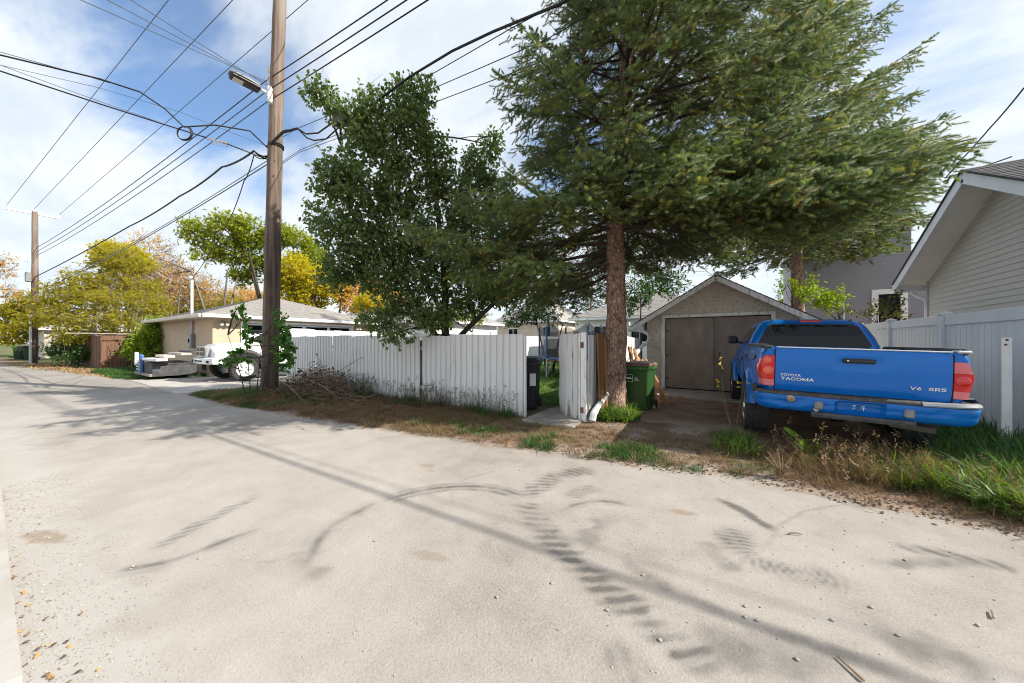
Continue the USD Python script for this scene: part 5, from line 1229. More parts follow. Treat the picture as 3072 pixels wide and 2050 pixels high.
def wheel(t, c, r, w, side, tyre="black_rubber", rim="chrome", lugs=26, rr=None):
    """A tyre with tread blocks, a rim with spokes and a hub; side is the way out (-1 or 1)."""
    x, y, z = c; rr = r * 0.60 if rr is None else rr; h = w / 2
    m = MB(); m.lathe([(rr, -h * 0.86), (r * 0.86, -h), (r * 0.955, -h * 0.92), (r * 0.975, -h * 0.6), (r * 0.975, h * 0.6), (r * 0.955, h * 0.92), (r * 0.86, h), (rr, h * 0.86)], 36, c, "x")
    tp = t.part("tyre", m, tyre, smooth=40)
    m = MB()
    for k in range(lugs):
        for j, (xo, l) in enumerate(((-0.62, 0.52), (0.0, 0.40), (0.62, 0.52))):
            a = 2 * PI * (k + (0.5 if j == 1 else 0.12 * j)) / lugs
            R = np.array([[1, 0, 0], [0, math.cos(a), -math.sin(a)], [0, math.sin(a), math.cos(a)]])
            m.box(np.array(c) + R @ np.array([xo * w / 2, r * 0.985, 0]), (l * w / 2, r * 0.035, r * 0.13), R=R @ trimesh.transformations.rotation_matrix(0.3 * (j - 1), [0, 1, 0])[:3, :3])
    t.part("tread", m, tyre, on=tp, kind="stuff")
    m = MB(); m.lathe([(rr * 1.0, side * h * 0.86), (rr * 1.04, side * h * 0.9), (rr * 0.96, side * h * 0.7), (rr * 0.45, side * h * 0.42), (rr * 0.30, side * h * 0.62), (0.0, side * h * 0.64)], 28, c, "x")
    rp = t.part("rim", m, rim, smooth=30, on=tp)
    m = MB()
    for k in range(6):
        a = 2 * PI * k / 6
        R = np.array([[1, 0, 0], [0, math.cos(a), -math.sin(a)], [0, math.sin(a), math.cos(a)]])
        m.box(np.array(c) + R @ np.array([side * h * 0.70, rr * 0.6, 0]), (h * 0.30, rr * 0.66, rr * 0.26), R=R, ch=0.01)
    t.part("spokes", m, rim, on=tp, kind="stuff")


# ------------------------------------------------------------------ the blue pickup
T = Thing("blue_pickup", "battered blue pickup seen from behind, parked nose to the brown garage doors", "pickup truck", (1.105, 5.33, 0.045), rz=math.radians(3.2), ry=math.radians(1.7))
rows = [(0.0, 0.835, 0.745, 1.255), (0.03, 0.865, 0.735, 1.262), (0.14, 0.885, 0.66, 1.265), (0.4, 0.895, 0.58, 1.265), (0.8, 0.90, 0.56, 1.265), (1.9, 0.89, 0.56, 1.262), (2.6, 0.885, 0.54, 1.258), (3.6, 0.885, 0.54, 1.25), (3.85, 0.885, 0.56, 1.21), (4.4, 0.885, 0.57, 1.16), (4.9, 0.86, 0.58, 1.09), (5.12, 0.80, 0.60, 1.00), (5.2, 0.70, 0.62, 0.92)]
B = solid(body_loft(rows))


def cut_box(c, s):
    return m3.Manifold.cube(list(map(float, s)), True).translate(list(map(float, c)))


B = B - cut_box((0, 0.965, 1.5), (1.44, 1.83, 1.3))
B = B - cut_box((0, -0.02, 1.2), (1.455, 0.2, 1.0))
for yy in (1.12, 4.35):
    for s_ in (-1, 1):
        B = B - m3.Manifold.cylinder(0.62, 0.465, 0.465, 40).rotate([0, 90, 0]).translate([s_ * 0.89 - 0.31, yy, 0.41])
T.part("body", B, "truck_blue", smooth=35)
cab = [(1.20, 0.838, 1.92, 4.2), (1.30, 0.825, 1.925, 4.05), (1.45, 0.77, 1.97, 3.85), (1.60, 0.695, 2.03, 3.62), (1.665, 0.65, 2.07, 3.5), (1.705, 0.60, 2.13, 3.4), (1.725, 0.53, 2.2, 3.3), (1.732, 0.40, 2.3, 3.2)]
m = MB(); m.loft([rrect(hw, y0, y1, z, 0.13) for z, hw, y0, y1 in cab]); T.part("cab", m, "truck_blue", smooth=40)
cz = np.array([c[0] for c in cab]); cy0 = np.array([c[2] for c in cab]); chw = np.array([c[1] for c in cab])


def rear_sheet(z0, z1, xl, xr, off, r=0.05, n=12):
    """A pane on the cab's sloping back; xl, xr give its edges at height z; corners rounded by r."""
    zs = np.linspace(z0, z1, n); P = np.zeros((n, 13, 3))
    for i, z in enumerate(zs):
        e = max(0.0, r - min(z - z0, z1 - z)); inset = r - math.sqrt(max(r * r - e * e, 0.0))
        P[i, :, 0] = np.linspace(xl(z) + inset, xr(z) - inset, 13); P[i, :, 1] = np.interp(z, cz, cy0) - off; P[i, :, 2] = z
    Q = P.copy(); Q[:, :, 1] += 0.01
    m = MB().grid(P); m.grid(Q[::-1]); return m


we = lambda z: np.interp(z, [1.285, 1.63], [0.70, 0.545])
T.part("window_seal", rear_sheet(1.272, 1.642, lambda z: -we(z) - 0.016, lambda z: we(z) + 0.016, 0.004), "black_plastic")
for a, b in ((-1.0, -0.30), (-0.285, 0.215), (0.23, 1.0)):
    f0 = lambda z, a=a: -we(z) if a == -1 else a * 1.0; f1 = lambda z, b=b: we(z) if b == 1 else b * 1.0
    T.part("rear_window", rear_sheet(1.29, 1.625, f0, f1, 0.008, r=0.05 if abs(a) == 1 or b == 1 else 0.012), "dark_glass")
for s_ in (-1, 1):
    zs = np.linspace(1.31, 1.60, 8); P = np.zeros((8, 10, 3))
    for i, z in enumerate(zs):
        P[i, :, 0] = s_ * (np.interp(z, cz, chw) + 0.004); P[i, :, 1] = np.linspace(2.25, np.interp(z, [1.31, 1.6], [3.7, 3.35]), 10); P[i, :, 2] = z
    m = MB().grid(P if s_ > 0 else P[::-1]); T.part("side_window", m, "dark_glass")
m = MB(); m.box((0.0, 2.085, 1.688), (0.28, 0.05, 0.034), ch=0.01); T.part("brake_light", m, "lens_red")
for s_ in (-1, 1):
    m = MB(); m.box((s_ * 0.50, 2.125, 1.70), (0.028, 0.06, 0.045), ch=0.006); T.part("roof_seam", m, "car_dark")
# tailgate
m = MB()
P = np.zeros((15, 25, 3))
for i, z in enumerate(np.linspace(0.748, 1.262, 15)):
    u = (z - 0.748) / 0.514
    for j, x in enumerate(np.linspace(-0.72, 0.72, 25)):
        bul = 0.016 * math.sin(PI * min(1, u * 1.02)) + 0.008 * smooth01((u - 0.10) / 0.06) - 0.010 * smooth01((u - 0.93) / 0.07)
        ed = 0.012 * smooth01((abs(x) - 0.70) / 0.02)
        hand = 0.018 * (smooth01((0.19 - abs(x - 0.02)) / 0.02) * smooth01((0.062 - abs(z - 1.115)) / 0.015))
        dent = 0.004 * math.sin(9 * x + 2) * math.sin(7 * z)
        P[i, j] = (x, -0.012 - bul + ed + hand * 0.6 + dent * 0.5, z)
m.grid(P); Q = P.copy(); Q[:, :, 1] = 0.035; m.grid(Q[::-1])
m.grid(np.stack([P[-1], Q[-1]])); m.grid(np.stack([Q[0], P[0]])); m.grid(np.stack([Q[:, 0], P[:, 0]])); m.grid(np.stack([P[:, -1], Q[:, -1]]))
tg = T.part("tailgate", m, "truck_blue", smooth=30)
m = MB(); m.box((0, 0.004, 1.268), (1.43, 0.055, 0.014), ch=0.005); T.part("edge_trim", m, "silver", on=tg)
m = MB(); m.box((0.02, -0.030, 1.137), (0.27, 0.03, 0.052), ch=0.012); T.part("handle", m, "black_plastic", on=tg)
m = MB(); m.box((-0.075, -0.048, 1.137), (0.018, 0.006, 0.018), ch=0.004); T.part("lock", m, "silver", on=tg)


def letters(t, text, x, z, h, y, material, stretch=1.0, slant=0.0, bold=True, on=None):
    tm = meshkit.text_mesh(text, h, 0.004, bold)
    v = np.array(tm.vertices); v[:, 0] = v[:, 0] * stretch + v[:, 1] * slant
    m = MB().add(np.stack([x + v[:, 0], y - v[:, 2], z + v[:, 1]], 1), np.array(tm.faces))
    return t.part("lettering", m, material, on=on)


letters(T, "TOYOTA", -0.675, 0.924, 0.027, -0.034, "silver", 1.25, on=tg)
letters(T, "TACOMA", -0.672, 0.876, 0.033, -0.034, "silver", 1.55, 0.1, on=tg)
letters(T, "V6", 0.415, 0.862, 0.031, -0.034, "silver", 1.5, 0.1, on=tg)
letters(T, "SR5", 0.545, 0.862, 0.031, -0.034, "silver", 1.6, 0.1, on=tg)
# tail lights
for s_ in (-1, 1):
    bz = [0.795, 0.87, 0.885, 0.95, 1.0, 1.045, 1.06, 1.11, 1.165]
    bb = [-0.030, -0.020, -0.016, 0.0, 0.010, 0.004, -0.004, -0.018, -0.038]

    def lens(z0, z1, mt, name, off=0.0):
        zs = [z0] + [z for z in bz if z0 + 1e-6 < z < z1 - 1e-6] + [z1]; secs = []
        for z in zs:
            b = np.interp(z, bz, bb); k = 0.0
            r = [(0.730, 0.10), (0.730, -0.022 - off), (0.80, -0.030 - off), (0.855 + b * 0.8, -0.018 - off), (0.872 + b, 0.012), (0.888 + b, 0.065), (0.890 + b * 0.8, 0.125), (0.86, 0.14)]
            secs.append([(s_ * x, y, z) for x, y in r])
        mm = MB().loft(secs); return T.part(name, mm, mt, smooth=35)
    tl = lens(0.795, 0.872, "lens_pink", "reverse_lamp")
    tl = lens(0.874, 1.052, "lens_red", "tail_light", 0.004)
    lens(1.054, 1.165, "lens_pink" if s_ > 0 else "lens_red", "indicator_lamp")
    m = MB(); m.lathe([(0.0, -0.012), (0.05, -0.006), (0.058, 0.01)], 20, (0, 0, 0), "y"); v, f = m.get(); m2 = MB().add(v + [s_ * 0.79, -0.034, 0.975], f); T.part("bulb_ring", m2, "lens_orange" if s_ < 0 else "lens_red", smooth=True)
    if s_ < 0:
        m2 = MB().add(v * 0.75 + [s_ * 0.80, -0.030, 1.105], f); T.part("bulb_ring", m2, "lens_orange", smooth=True)
    m = MB(); m.box((s_ * 0.727, 0.02, 1.0), (0.012, 0.06, 0.48)); T.part("gap", m, "dark_void")
    m = MB(); m.tube([(s_ * 0.80, 0.0, 1.268), (s_ * 0.82, 0.5, 1.272), (s_ * 0.82, 1.85, 1.27)], 0.035, 8); T.part("bed_rail", m, "step_pad" if s_ < 0 else "black_plastic", smooth=40)
    m = MB(); m.box((s_ * 0.80, 0.045, 1.272), (0.10, 0.12, 0.03), ch=0.012); T.part("rail_cap", m, "silver" if s_ > 0 else "step_pad")
m = MB(); m.box((0, 0.965, 0.845), (1.42, 1.8, 0.03)); m.box((0, 1.86, 1.04), (1.42, 0.03, 0.38)); T.part("bed_liner", m, "black_plastic")
# bumper
m = MB(); m.box((0, 0.03, 0.738), (1.46, 0.10, 0.03)); T.part("tailgate_gap", m, "dark_void")
bp = np.array([(-0.905, 0.42), (-0.912, 0.2), (-0.905, 0.03), (-0.872, -0.08), (-0.79, -0.135), (-0.6, -0.165), (-0.3, -0.175), (0, -0.175), (0.3, -0.175), (0.6, -0.165), (0.79, -0.135), (0.872, -0.08), (0.905, 0.03), (0.912, 0.2), (0.905, 0.42)])
bu = curve(bp, 90)
tn = np.gradient(bu, axis=0); tn /= np.linalg.norm(tn, axis=1, keepdims=True); on_ = np.stack([tn[:, 1], -tn[:, 0]], 1)


def bumper_skin(prof, sel=slice(None), dent=True):
    c, o = bu[sel], on_[sel]
    P = np.zeros((len(c), len(prof), 3))
    for j, (d_, z) in enumerate(prof):
        P[:, j, :2] = c + o * d_; P[:, j, 2] = z
    if dent:
        q = P.reshape(-1, 3)
        w = (meshkit.fbm(q * [5, 5, 9], 3, 71) - 0.5) * (0.03 + 0.05 * smooth01((-0.25 - q[:, 0]) / 0.3) * smooth01((q[:, 0] + 0.85) / 0.2))
        recess = 0.045 * smooth01((0.20 - np.abs(q[:, 0] - 0.0)) / 0.03) * smooth01((q[:, 2] - 0.545) / 0.02) * smooth01((0.70 - q[:, 2]) / 0.02)
        q[:, 1] += np.abs(w) + recess
        q[:, 2] += w * 0.35
        P = q.reshape(P.shape)
    return P


prof = [(-0.10, 0.738), (-0.03, 0.738), (0.0, 0.728), (0.014, 0.70), (0.012, 0.66), (0.002, 0.63), (0.0, 0.60), (-0.01, 0.565), (-0.04, 0.535), (-0.10, 0.52)]
zz_ = [0.738, 0.728, 0.70, 0.68, 0.66, 0.645, 0.63, 0.615, 0.60, 0.585, 0.565, 0.55, 0.535, 0.52]
P = bumper_skin(prof[:1] + [(np.interp(-z, [-p[1] for p in prof[1:]], [p[0] for p in prof[1:]]), z) for z in zz_])
bm = T.part("bumper", MB().grid(P[:, ::-1]), "truck_blue", smooth=40)
pr2 = [(-0.10, 0.742), (-0.015, 0.758), (0.012, 0.748), (0.02, 0.725), (0.012, 0.712)]
P = bumper_skin(pr2, slice(14, 62)); T.part("step_pad", MB().grid(P[:, ::-1]), "step_pad", smooth=40, on=bm)
P = bumper_skin(pr2, slice(59, 75)); P[:, :, 2] += 0.012 * np.linspace(0, 1, len(P))[:, None]; P[:, :, 1] -= 0.01; T.part("step_pad", MB().grid(P[:, ::-1]), "galvanised", smooth=40, on=bm, label="scuffed pale step pad strip at the right")
P = bumper_skin([(-0.09, 0.79), (0.0, 0.80), (0.02, 0.775), (0.012, 0.745)], slice(77, 86)); T.part("step_pad", MB().grid(P[:, ::-1]), "grey_plastic", smooth=40, on=bm, label="bent grey end cap at the right corner")
P = bumper_skin([(-0.10, 0.765), (-0.01, 0.775), (0.015, 0.755), (0.016, 0.69)], slice(2, 14)); T.part("step_pad", MB().grid(P[:, ::-1]), "step_pad", smooth=40, on=bm)
m = MB(); m.loft([[(x, -0.165 - d_, z) for d_, z in ((0.0, 0.485), (0.02, 0.49), (0.028, 0.52), (0.02, 0.545), (0.0, 0.548))] for x in (-0.40, 0.42)]); T.part("lower_bar", m, "step_pad", on=bm)
for x in (-0.34, 0.37):
    m = MB(); m.box((x, -0.182, 0.625), (0.075, 0.05, 0.09), ch=0.014); T.part("plate_lamp", m, "grey_plastic", on=bm)
m = MB(); m.lathe([(0.0, -0.010), (0.032, -0.008), (0.042, 0.010)], 14, (-0.585, -0.175, 0.675), "y"); T.part("bare_spot", m, "rust_spot", on=bm)
m = MB(); m.lathe([(0.0, -0.006), (0.02, -0.004), (0.026, 0.004)], 12, (-0.36, -0.186, 0.575), "y"); T.part("bare_spot", m, "rust_spot", on=bm)
for s_ in (((-0.055, 0.650), (-0.03, 0.660), (-0.028, 0.645), (-0.05, 0.634), (-0.03, 0.622), (-0.055, 0.612)), ((0.03, 0.66), (0.012, 0.632), (0.05, 0.63)), ((0.04, 0.66), (0.034, 0.605))):
    m = MB(); m.tube([(x, -0.150, z) for x, z in s_], 0.0035, 4); T.part("scratched_mark", m, "label_white", on=bm)
# flares, gear beneath, mirrors, wheels
for yy in (1.12, 4.35):
    for s_ in (-1, 1):
        P = []
        for a in np.linspace(0.22, PI - 0.10, 22):
            P.append([(s_ * x, yy + r * math.cos(a), 0.41 + r * math.sin(a)) for x, r in ((0.85, 0.455), (0.935, 0.455), (0.945, 0.475), (0.925, 0.51), (0.885, 0.545), (0.85, 0.55))])
        T.part("wheel_flare", MB().loft(P), "truck_blue", smooth=40)
        wheel(T, (s_ * 0.80, yy, 0.385), 0.395, 0.30, s_)
m = MB()
for s_ in (-1, 1):
    m.box((s_ * 0.45, 2.6, 0.58), (0.09, 5.0, 0.14))
m.tube([(-0.72, 1.12, 0.385), (0.72, 1.12, 0.385)], 0.055, 8); m.box((0.12, 1.12, 0.39), (0.28, 0.3, 0.28), ch=0.08); m.box((0, 3.2, 0.60), (0.9, 2.4, 0.2)); m.box((0, 0.25, 0.62), (1.1, 0.08, 0.12))
m.lathe([(0.0, -0.1), (0.34, -0.1), (0.36, 0.0), (0.34, 0.1), (0.0, 0.1)], 20, (0.0, 0.62, 0.62)); T.part("chassis", m, "dark_void", kind="stuff")
m = MB(); m.box((0.44, -0.03, 0.465), (0.34, 0.05, 0.06), R=trimesh.transformations.rotation_matrix(0.07, [0, 1, 0])[:3, :3], ch=0.004); T.part("hitch_bar", m, "bronze")
for s_ in (-1, 1):
    m = MB(); m.box((s_ * 0.985, 3.55, 1.365), (0.20, 0.09, 0.165), ch=0.04); m.bar((s_ * 0.80, 3.6, 1.30), (s_ * 0.92, 3.57, 1.32), 0.06, 0.04); T.part("mirror", m, "black_plastic", smooth=30)
for k, y_ in enumerate((2.0, 2.9, 3.6)):
    m = MB(); m.box((-0.889, y_, 0.93), (0.006, 0.012, 0.56)); T.part("door_gap", m, "dark_void")
m = MB()
for y_, z_, l_ in ((0.75, 1.14, 0.9), (1.9, 1.12, 0.8), (2.7, 1.05, 0.7)):
    P = np.zeros((12, 6, 3))
    for i, s_ in enumerate(np.linspace(0, 1, 12)):
        for j, q in enumerate(np.linspace(-1, 1, 6)):
            P[i, j] = (-0.899 - 0.004 * math.sin(PI * s_) + 0.02 * (q > 0.7), y_ + l_ * (s_ - 0.5), z_ + 0.07 * q * math.sin(PI * s_) ** 0.5)
    m.grid(P)
T.part("scraped_patch", m, "blue_side", kind="stuff")

# ------------------------------------------------------------------ the white pickup by the beige garage
T = Thing("white_pickup", "white crew-cab pickup facing the lane in front of the beige garage", "pickup truck", (-15.35, 9.85, 0.02), rz=PI)
Ln = 5.85
rows = [(0.0, 0.95, 0.62, 1.33), (0.06, 0.98, 0.56, 1.36), (0.5, 1.0, 0.54, 1.36), (2.0, 1.0, 0.54, 1.36), (2.2, 0.99, 0.52, 1.30), (3.6, 0.99, 0.52, 1.30), (4.1, 0.99, 0.54, 1.32, 1.16, 0.70), (4.5, 0.99, 0.56, 1.345, 1.10, 0.60), (5.2, 0.985, 0.60, 1.33, 1.04, 0.52), (5.5, 0.96, 0.66, 1.27, 1.00, 0.44), (5.66, 0.90, 0.72, 1.16, 0.96, 0.38)]
B = solid(body_loft([r if len(r) > 4 else (*r, r[3] - 0.07, r[1] * 0.93) for r in rows]))
B = B - cut_box((0, 1.02, 1.6), (1.62, 1.9, 1.3))
ya, yb_ = 1.25, 4.88
for yy in (ya, yb_):
    for s_ in (-1, 1):
        B = B - m3.Manifold.cylinder(0.62, 0.52, 0.52, 40).rotate([0, 90, 0]).translate([s_ * 1.0 - 0.31, yy, 0.47])
T.part("body", B, "truck_white", smooth=35)
cab = [(1.27, 0.965, 2.05, 4.35), (1.40, 0.945, 2.07, 4.15), (1.60, 0.88, 2.13, 3.85), (1.78, 0.80, 2.2, 3.55), (1.86, 0.74, 2.27, 3.42), (1.90, 0.62, 2.4, 3.3)]
m = MB(); m.loft([rrect(hw, y0, y1, z, 0.15) for z, hw, y0, y1 in cab]); T.part("cab", m, "truck_white", smooth=40)
cz2 = [c[0] for c in cab]; hw2 = [c[1] for c in cab]; fy2 = [c[3] for c in cab]; ry2 = [c[2] for c in cab]
for s_ in (-1, 1):
    for ya_, yb2 in (((2.32, 2.42), (2.98, 2.98)), ((3.08, 3.08), (4.0, 3.62))):
        zs = np.linspace(1.37, 1.74, 8); P = np.zeros((8, 9, 3))
        for i, z in enumerate(zs):
            P[i, :, 0] = s_ * (np.interp(z, cz2, hw2) + 0.004); P[i, :, 1] = np.linspace(np.interp(z, [1.37, 1.74], ya_), np.interp(z, [1.37, 1.74], yb2), 9); P[i, :, 2] = z
        T.part("side_window", MB().grid(P if s_ > 0 else P[::-1]), "dark_glass")
zs = np.linspace(1.36, 1.80, 8); P = np.zeros((8, 11, 3)); Q = P.copy()
for i, z in enumerate(zs):
    w = np.interp(z, cz2, hw2) - 0.15
    P[i, :, 0] = np.linspace(w, -w, 11); P[i, :, 1] = np.interp(z, cz2, fy2) + 0.006; P[i, :, 2] = z
    Q[i, :, 0] = np.linspace(-w, w, 11); Q[i, :, 1] = np.interp(z, cz2, ry2) - 0.006; Q[i, :, 2] = z
T.part("windscreen", MB().grid(P), "dark_glass"); T.part("rear_window", MB().grid(Q), "dark_glass")
m = MB(); m.loft([[(x, y, z) for x, z in ((-w, 0.86), (w, 0.86), (w * 1.0, 1.14), (w * 0.82, 1.22), (-w * 0.82, 1.22), (-w, 1.14))] for y, w in ((5.5, 0.46), (5.76, 0.43), (5.80, 0.40))]); gp_ = T.part("grille_shell", m, "galvanised", smooth=25)
for x0_, x1_ in ((-0.36, -0.03), (0.03, 0.36)):
    for z0_, z1_ in ((0.90, 1.01), (1.05, 1.16)):
        m = MB(); m.box(((x0_ + x1_) / 2, 5.803, (z0_ + z1_) / 2), (x1_ - x0_, 0.02, z1_ - z0_), ch=0.005); T.part("grille_mesh", m, "bronze", on=gp_)
m = MB(); m.box((0, 5.81, 1.03), (0.74, 0.02, 0.035)); m.box((0, 5.813, 1.03), (0.05, 0.02, 0.28)); T.part("grille_cross", m, "chrome", on=gp_)
for s_ in (-1, 1):
    m = MB(); m.loft([[(s_ * x, y, z) for x, y, z in ((0.47, 5.60, z0_), (0.78, 5.55, z0_), (0.93, 5.42, z0_), (0.93, 5.25, z0_), (0.5, 5.3, z0_))] for z0_ in (0.90, 1.06)]); hp = T.part("headlight", m, "lamp_glass")
    m = MB(); m.lathe([(0.0, 0.012), (0.06, 0.005), (0.07, -0.01)], 14, (s_ * 0.62, 5.595, 0.98), "y"); T.part("reflector", m, "chrome", smooth=True, on=hp)
    m = MB(); m.box((s_ * 0.70, 5.83, 0.70), (0.14, 0.04, 0.09), ch=0.02); T.part("fog_lamp", m, "dark_glass")
    P = []
    for yy in (ya, yb_):
        P = [[(s_ * x, yy + r * math.cos(a), 0.47 + r * math.sin(a)) for x, r in ((0.95, 0.51), (1.065, 0.505), (1.085, 0.54), (1.065, 0.60), (1.0, 0.64), (0.95, 0.64))] for a in np.linspace(-0.25, PI + 0.25, 22)]
        T.part("wheel_flare", MB().loft(P), "step_pad", smooth=40)
        wheel(T, (s_ * 0.90, yy, 0.42), 0.42, 0.28, s_, rim="pale_grey")
    m = MB(); m.box((s_ * 1.12, 3.9, 1.40), (0.20, 0.10, 0.26), ch=0.04); T.part("mirror", m, "black_plastic")
m = MB(); m.loft([[(x, y, z) for y, z in ((yo - 0.2, 0.60), (yo, 0.62), (yo + 0.03, 0.68), (yo + 0.02, 0.80), (yo - 0.05, 0.84), (yo - 0.2, 0.84))] for x, yo in ((-0.98, 5.55), (-0.90, 5.72), (-0.6, 5.82), (0, 5.86), (0.6, 5.82), (0.90, 5.72), (0.98, 5.55))]); bm2 = T.part("bumper", m, "truck_white", smooth=35)
m = MB(); m.box((0, 5.875, 0.715), (0.66, 0.03, 0.055), ch=0.01); T.part("bumper_slot", m, "black_plastic", on=bm2)
m = MB(); m.box((0, 2.9, 0.48), (1.2, 4.6, 0.2)); T.part("chassis", m, "dark_void")
m = MB(); m.tube([(-0.96, 4.35, 1.33), (-0.97, 4.2, 2.05)], 0.006, 4); T.part("aerial", m, "black_plastic")

# ------------------------------------------------------------------ the dark car behind the fence
T = Thing("dark_car", "dark car whose roof just shows over the ribbed fence beside the white pickup", "car", (-13.35, 11.3, 0.02), rz=PI)
rows = [(0.0, 0.80, 0.50, 0.98), (0.1, 0.86, 0.36, 1.05), (1.0, 0.89, 0.30, 1.08), (3.2, 0.89, 0.30, 1.05), (3.9, 0.87, 0.32, 0.98), (4.3, 0.80, 0.38, 0.86), (4.4, 0.70, 0.45, 0.78)]
B = solid(body_loft([(*r, r[3] - 0.07, r[1] * 0.9) for r in rows]))
for yy in (0.85, 3.55):
    for s_ in (-1, 1):
        B = B - m3.Manifold.cylinder(0.5, 0.38, 0.38, 32).rotate([0, 90, 0]).translate([s_ * 0.9 - 0.25, yy, 0.33])
        wheel(T, (s_ * 0.80, yy, 0.33), 0.33, 0.22, s_)
T.part("body", B, "car_dark", smooth=35)
cabc = [(1.02, 0.86, 0.15, 3.35), (1.2, 0.81, 0.25, 3.0), (1.45, 0.73, 0.5, 2.55), (1.60, 0.66, 0.75, 2.25), (1.68, 0.55, 1.0, 2.05), (1.70, 0.40, 1.2, 1.9)]
m = MB(); m.loft([rrect(hw, y0, y1, z, 0.15) for z, hw, y0, y1 in cabc]); T.part("cab", m, "car_dark", smooth=40)
for s_ in (-1, 1):
    zs = np.linspace(1.12, 1.52, 6); P = np.zeros((6, 8, 3))
    for i, z in enumerate(zs):
        P[i, :, 0] = s_ * (np.interp(z, [c[0] for c in cabc], [c[1] for c in cabc]) + 0.004); P[i, :, 1] = np.linspace(np.interp(z, [1.1, 1.6], [0.5, 0.85]), np.interp(z, [1.1, 1.6], [2.9, 2.15]), 8); P[i, :, 2] = z
    T.part("side_window", MB().grid(P if s_ > 0 else P[::-1]), "dark_glass")
    m = MB(); m.box((s_ * 0.66, 4.30, 0.72), (0.3, 0.12, 0.12), ch=0.03); T.part("headlight", m, "lamp_glass")

# ================================================================== TREES AND PLANTS
def rods(P0, P1, r0, r1):
    """Many thin three-sided rods at once."""
    P0, P1 = np.asarray(P0, float), np.asarray(P1, float)
    n = len(P0); d = P1 - P0; d /= np.linalg.norm(d, axis=1, keepdims=True) + 1e-9
    ref = np.where(np.abs(d[:, 2:]) < 0.9, [[0, 0, 1.0]], [[1.0, 0, 0]])
    a = np.cross(d, ref); a /= np.linalg.norm(a, axis=1, keepdims=True) + 1e-9
    b = np.cross(d, a)
    r0, r1 = np.broadcast_to(r0, (n,))[:, None], np.broadcast_to(r1, (n,))[:, None]
    V = np.zeros((n, 6, 3))
    for k in range(3):
        o = math.cos(2.0944 * k) * a + math.sin(2.0944 * k) * b
        V[:, k] = P0 + o * r0; V[:, 3 + k] = P1 + o * r1
    f = np.array([[0, 1, 4], [0, 4, 3], [1, 2, 5], [1, 5, 4], [2, 0, 3], [2, 3, 5]])
    F = (f[None] + 6 * np.arange(n)[:, None, None]).reshape(-1, 3)
    return V.reshape(-1, 3), F


def leaves(P, D, size, rng, aspect=0.55, fold=0.18, six=True):
    """Leaf blades at P along D: pointed ovals folded along the rib."""
    n = len(P)
    D = D / (np.linalg.norm(D, axis=1, keepdims=True) + 1e-9)
    up = rng.normal(0, 0.55, (n, 3)) + [0, 0, 1.0]
    W = np.cross(D, up); W /= np.linalg.norm(W, axis=1, keepdims=True) + 1e-9
    N = np.cross(W, D)
    s = (np.broadcast_to(size, (n,)) * rng.uniform(0.65, 1.25, n))[:, None]
    h = s * aspect / 2
    if six:
        V = np.stack([P, P + D * s * 0.30 - W * h + N * h * fold, P + D * s * 0.66 - W * h * 0.80 + N * h * fold, P + D * s - N * s * 0.10, P + D * s * 0.66 + W * h * 0.80 + N * h * fold, P + D * s * 0.30 + W * h + N * h * fold], 1)
        f = np.array([[0, 1, 5], [1, 2, 5], [2, 4, 5], [2, 3, 4]])
        k = 6
    else:
        V = np.stack([P, P + D * s * 0.5 - W * h + N * h * fold, P + D * s, P + D * s * 0.5 + W * h + N * h * fold], 1)
        f = np.array([[0, 1, 2], [0, 2, 3]]); k = 4
    return V.reshape(-1, 3), (f[None] + k * np.arange(n)[:, None, None]).reshape(-1, 3)


def blob_points(blobs, n, rng, gap=0.0, shell=0.5, seed=0, gs=1.6):
    b = np.asarray(blobs, float); vol = (b[:, 3] * b[:, 4] * b[:, 5]) ** (0.75)
    k = rng.choice(len(b), n * 3, p=vol / vol.sum())
    d = rng.normal(0, 1, (n * 3, 3)); d /= np.linalg.norm(d, axis=1, keepdims=True)
    r = rng.uniform(0, 1, n * 3) ** (1 / 3.0 * (1 - shell * 0.6))
    lump = 0.80 + 0.45 * (meshkit.fbm(d * 1.7 + k[:, None] * 7.3, 3, seed) - 0.35)
    P = b[k, :3] + d * (r * lump)[:, None] * b[k, 3:]
    ok = meshkit.fbm(P * gs, 3, seed + 5) > gap
    return P[ok][:n], d[ok][:n], k[ok][:n]


def bend(p, q, rng, amt=0.12, n=6):
    t = np.linspace(0, 1, n)[:, None]; p, q = np.asarray(p, float), np.asarray(q, float); ln = np.linalg.norm(q - p)
    o = rng.normal(0, amt * ln, 3) * [1, 1, 0.5]
    return p + (q - p) * t + o * (4 * t * (1 - t)) * 0.5 + [0, 0, 0.06 * ln] * np.sin(t * PI)


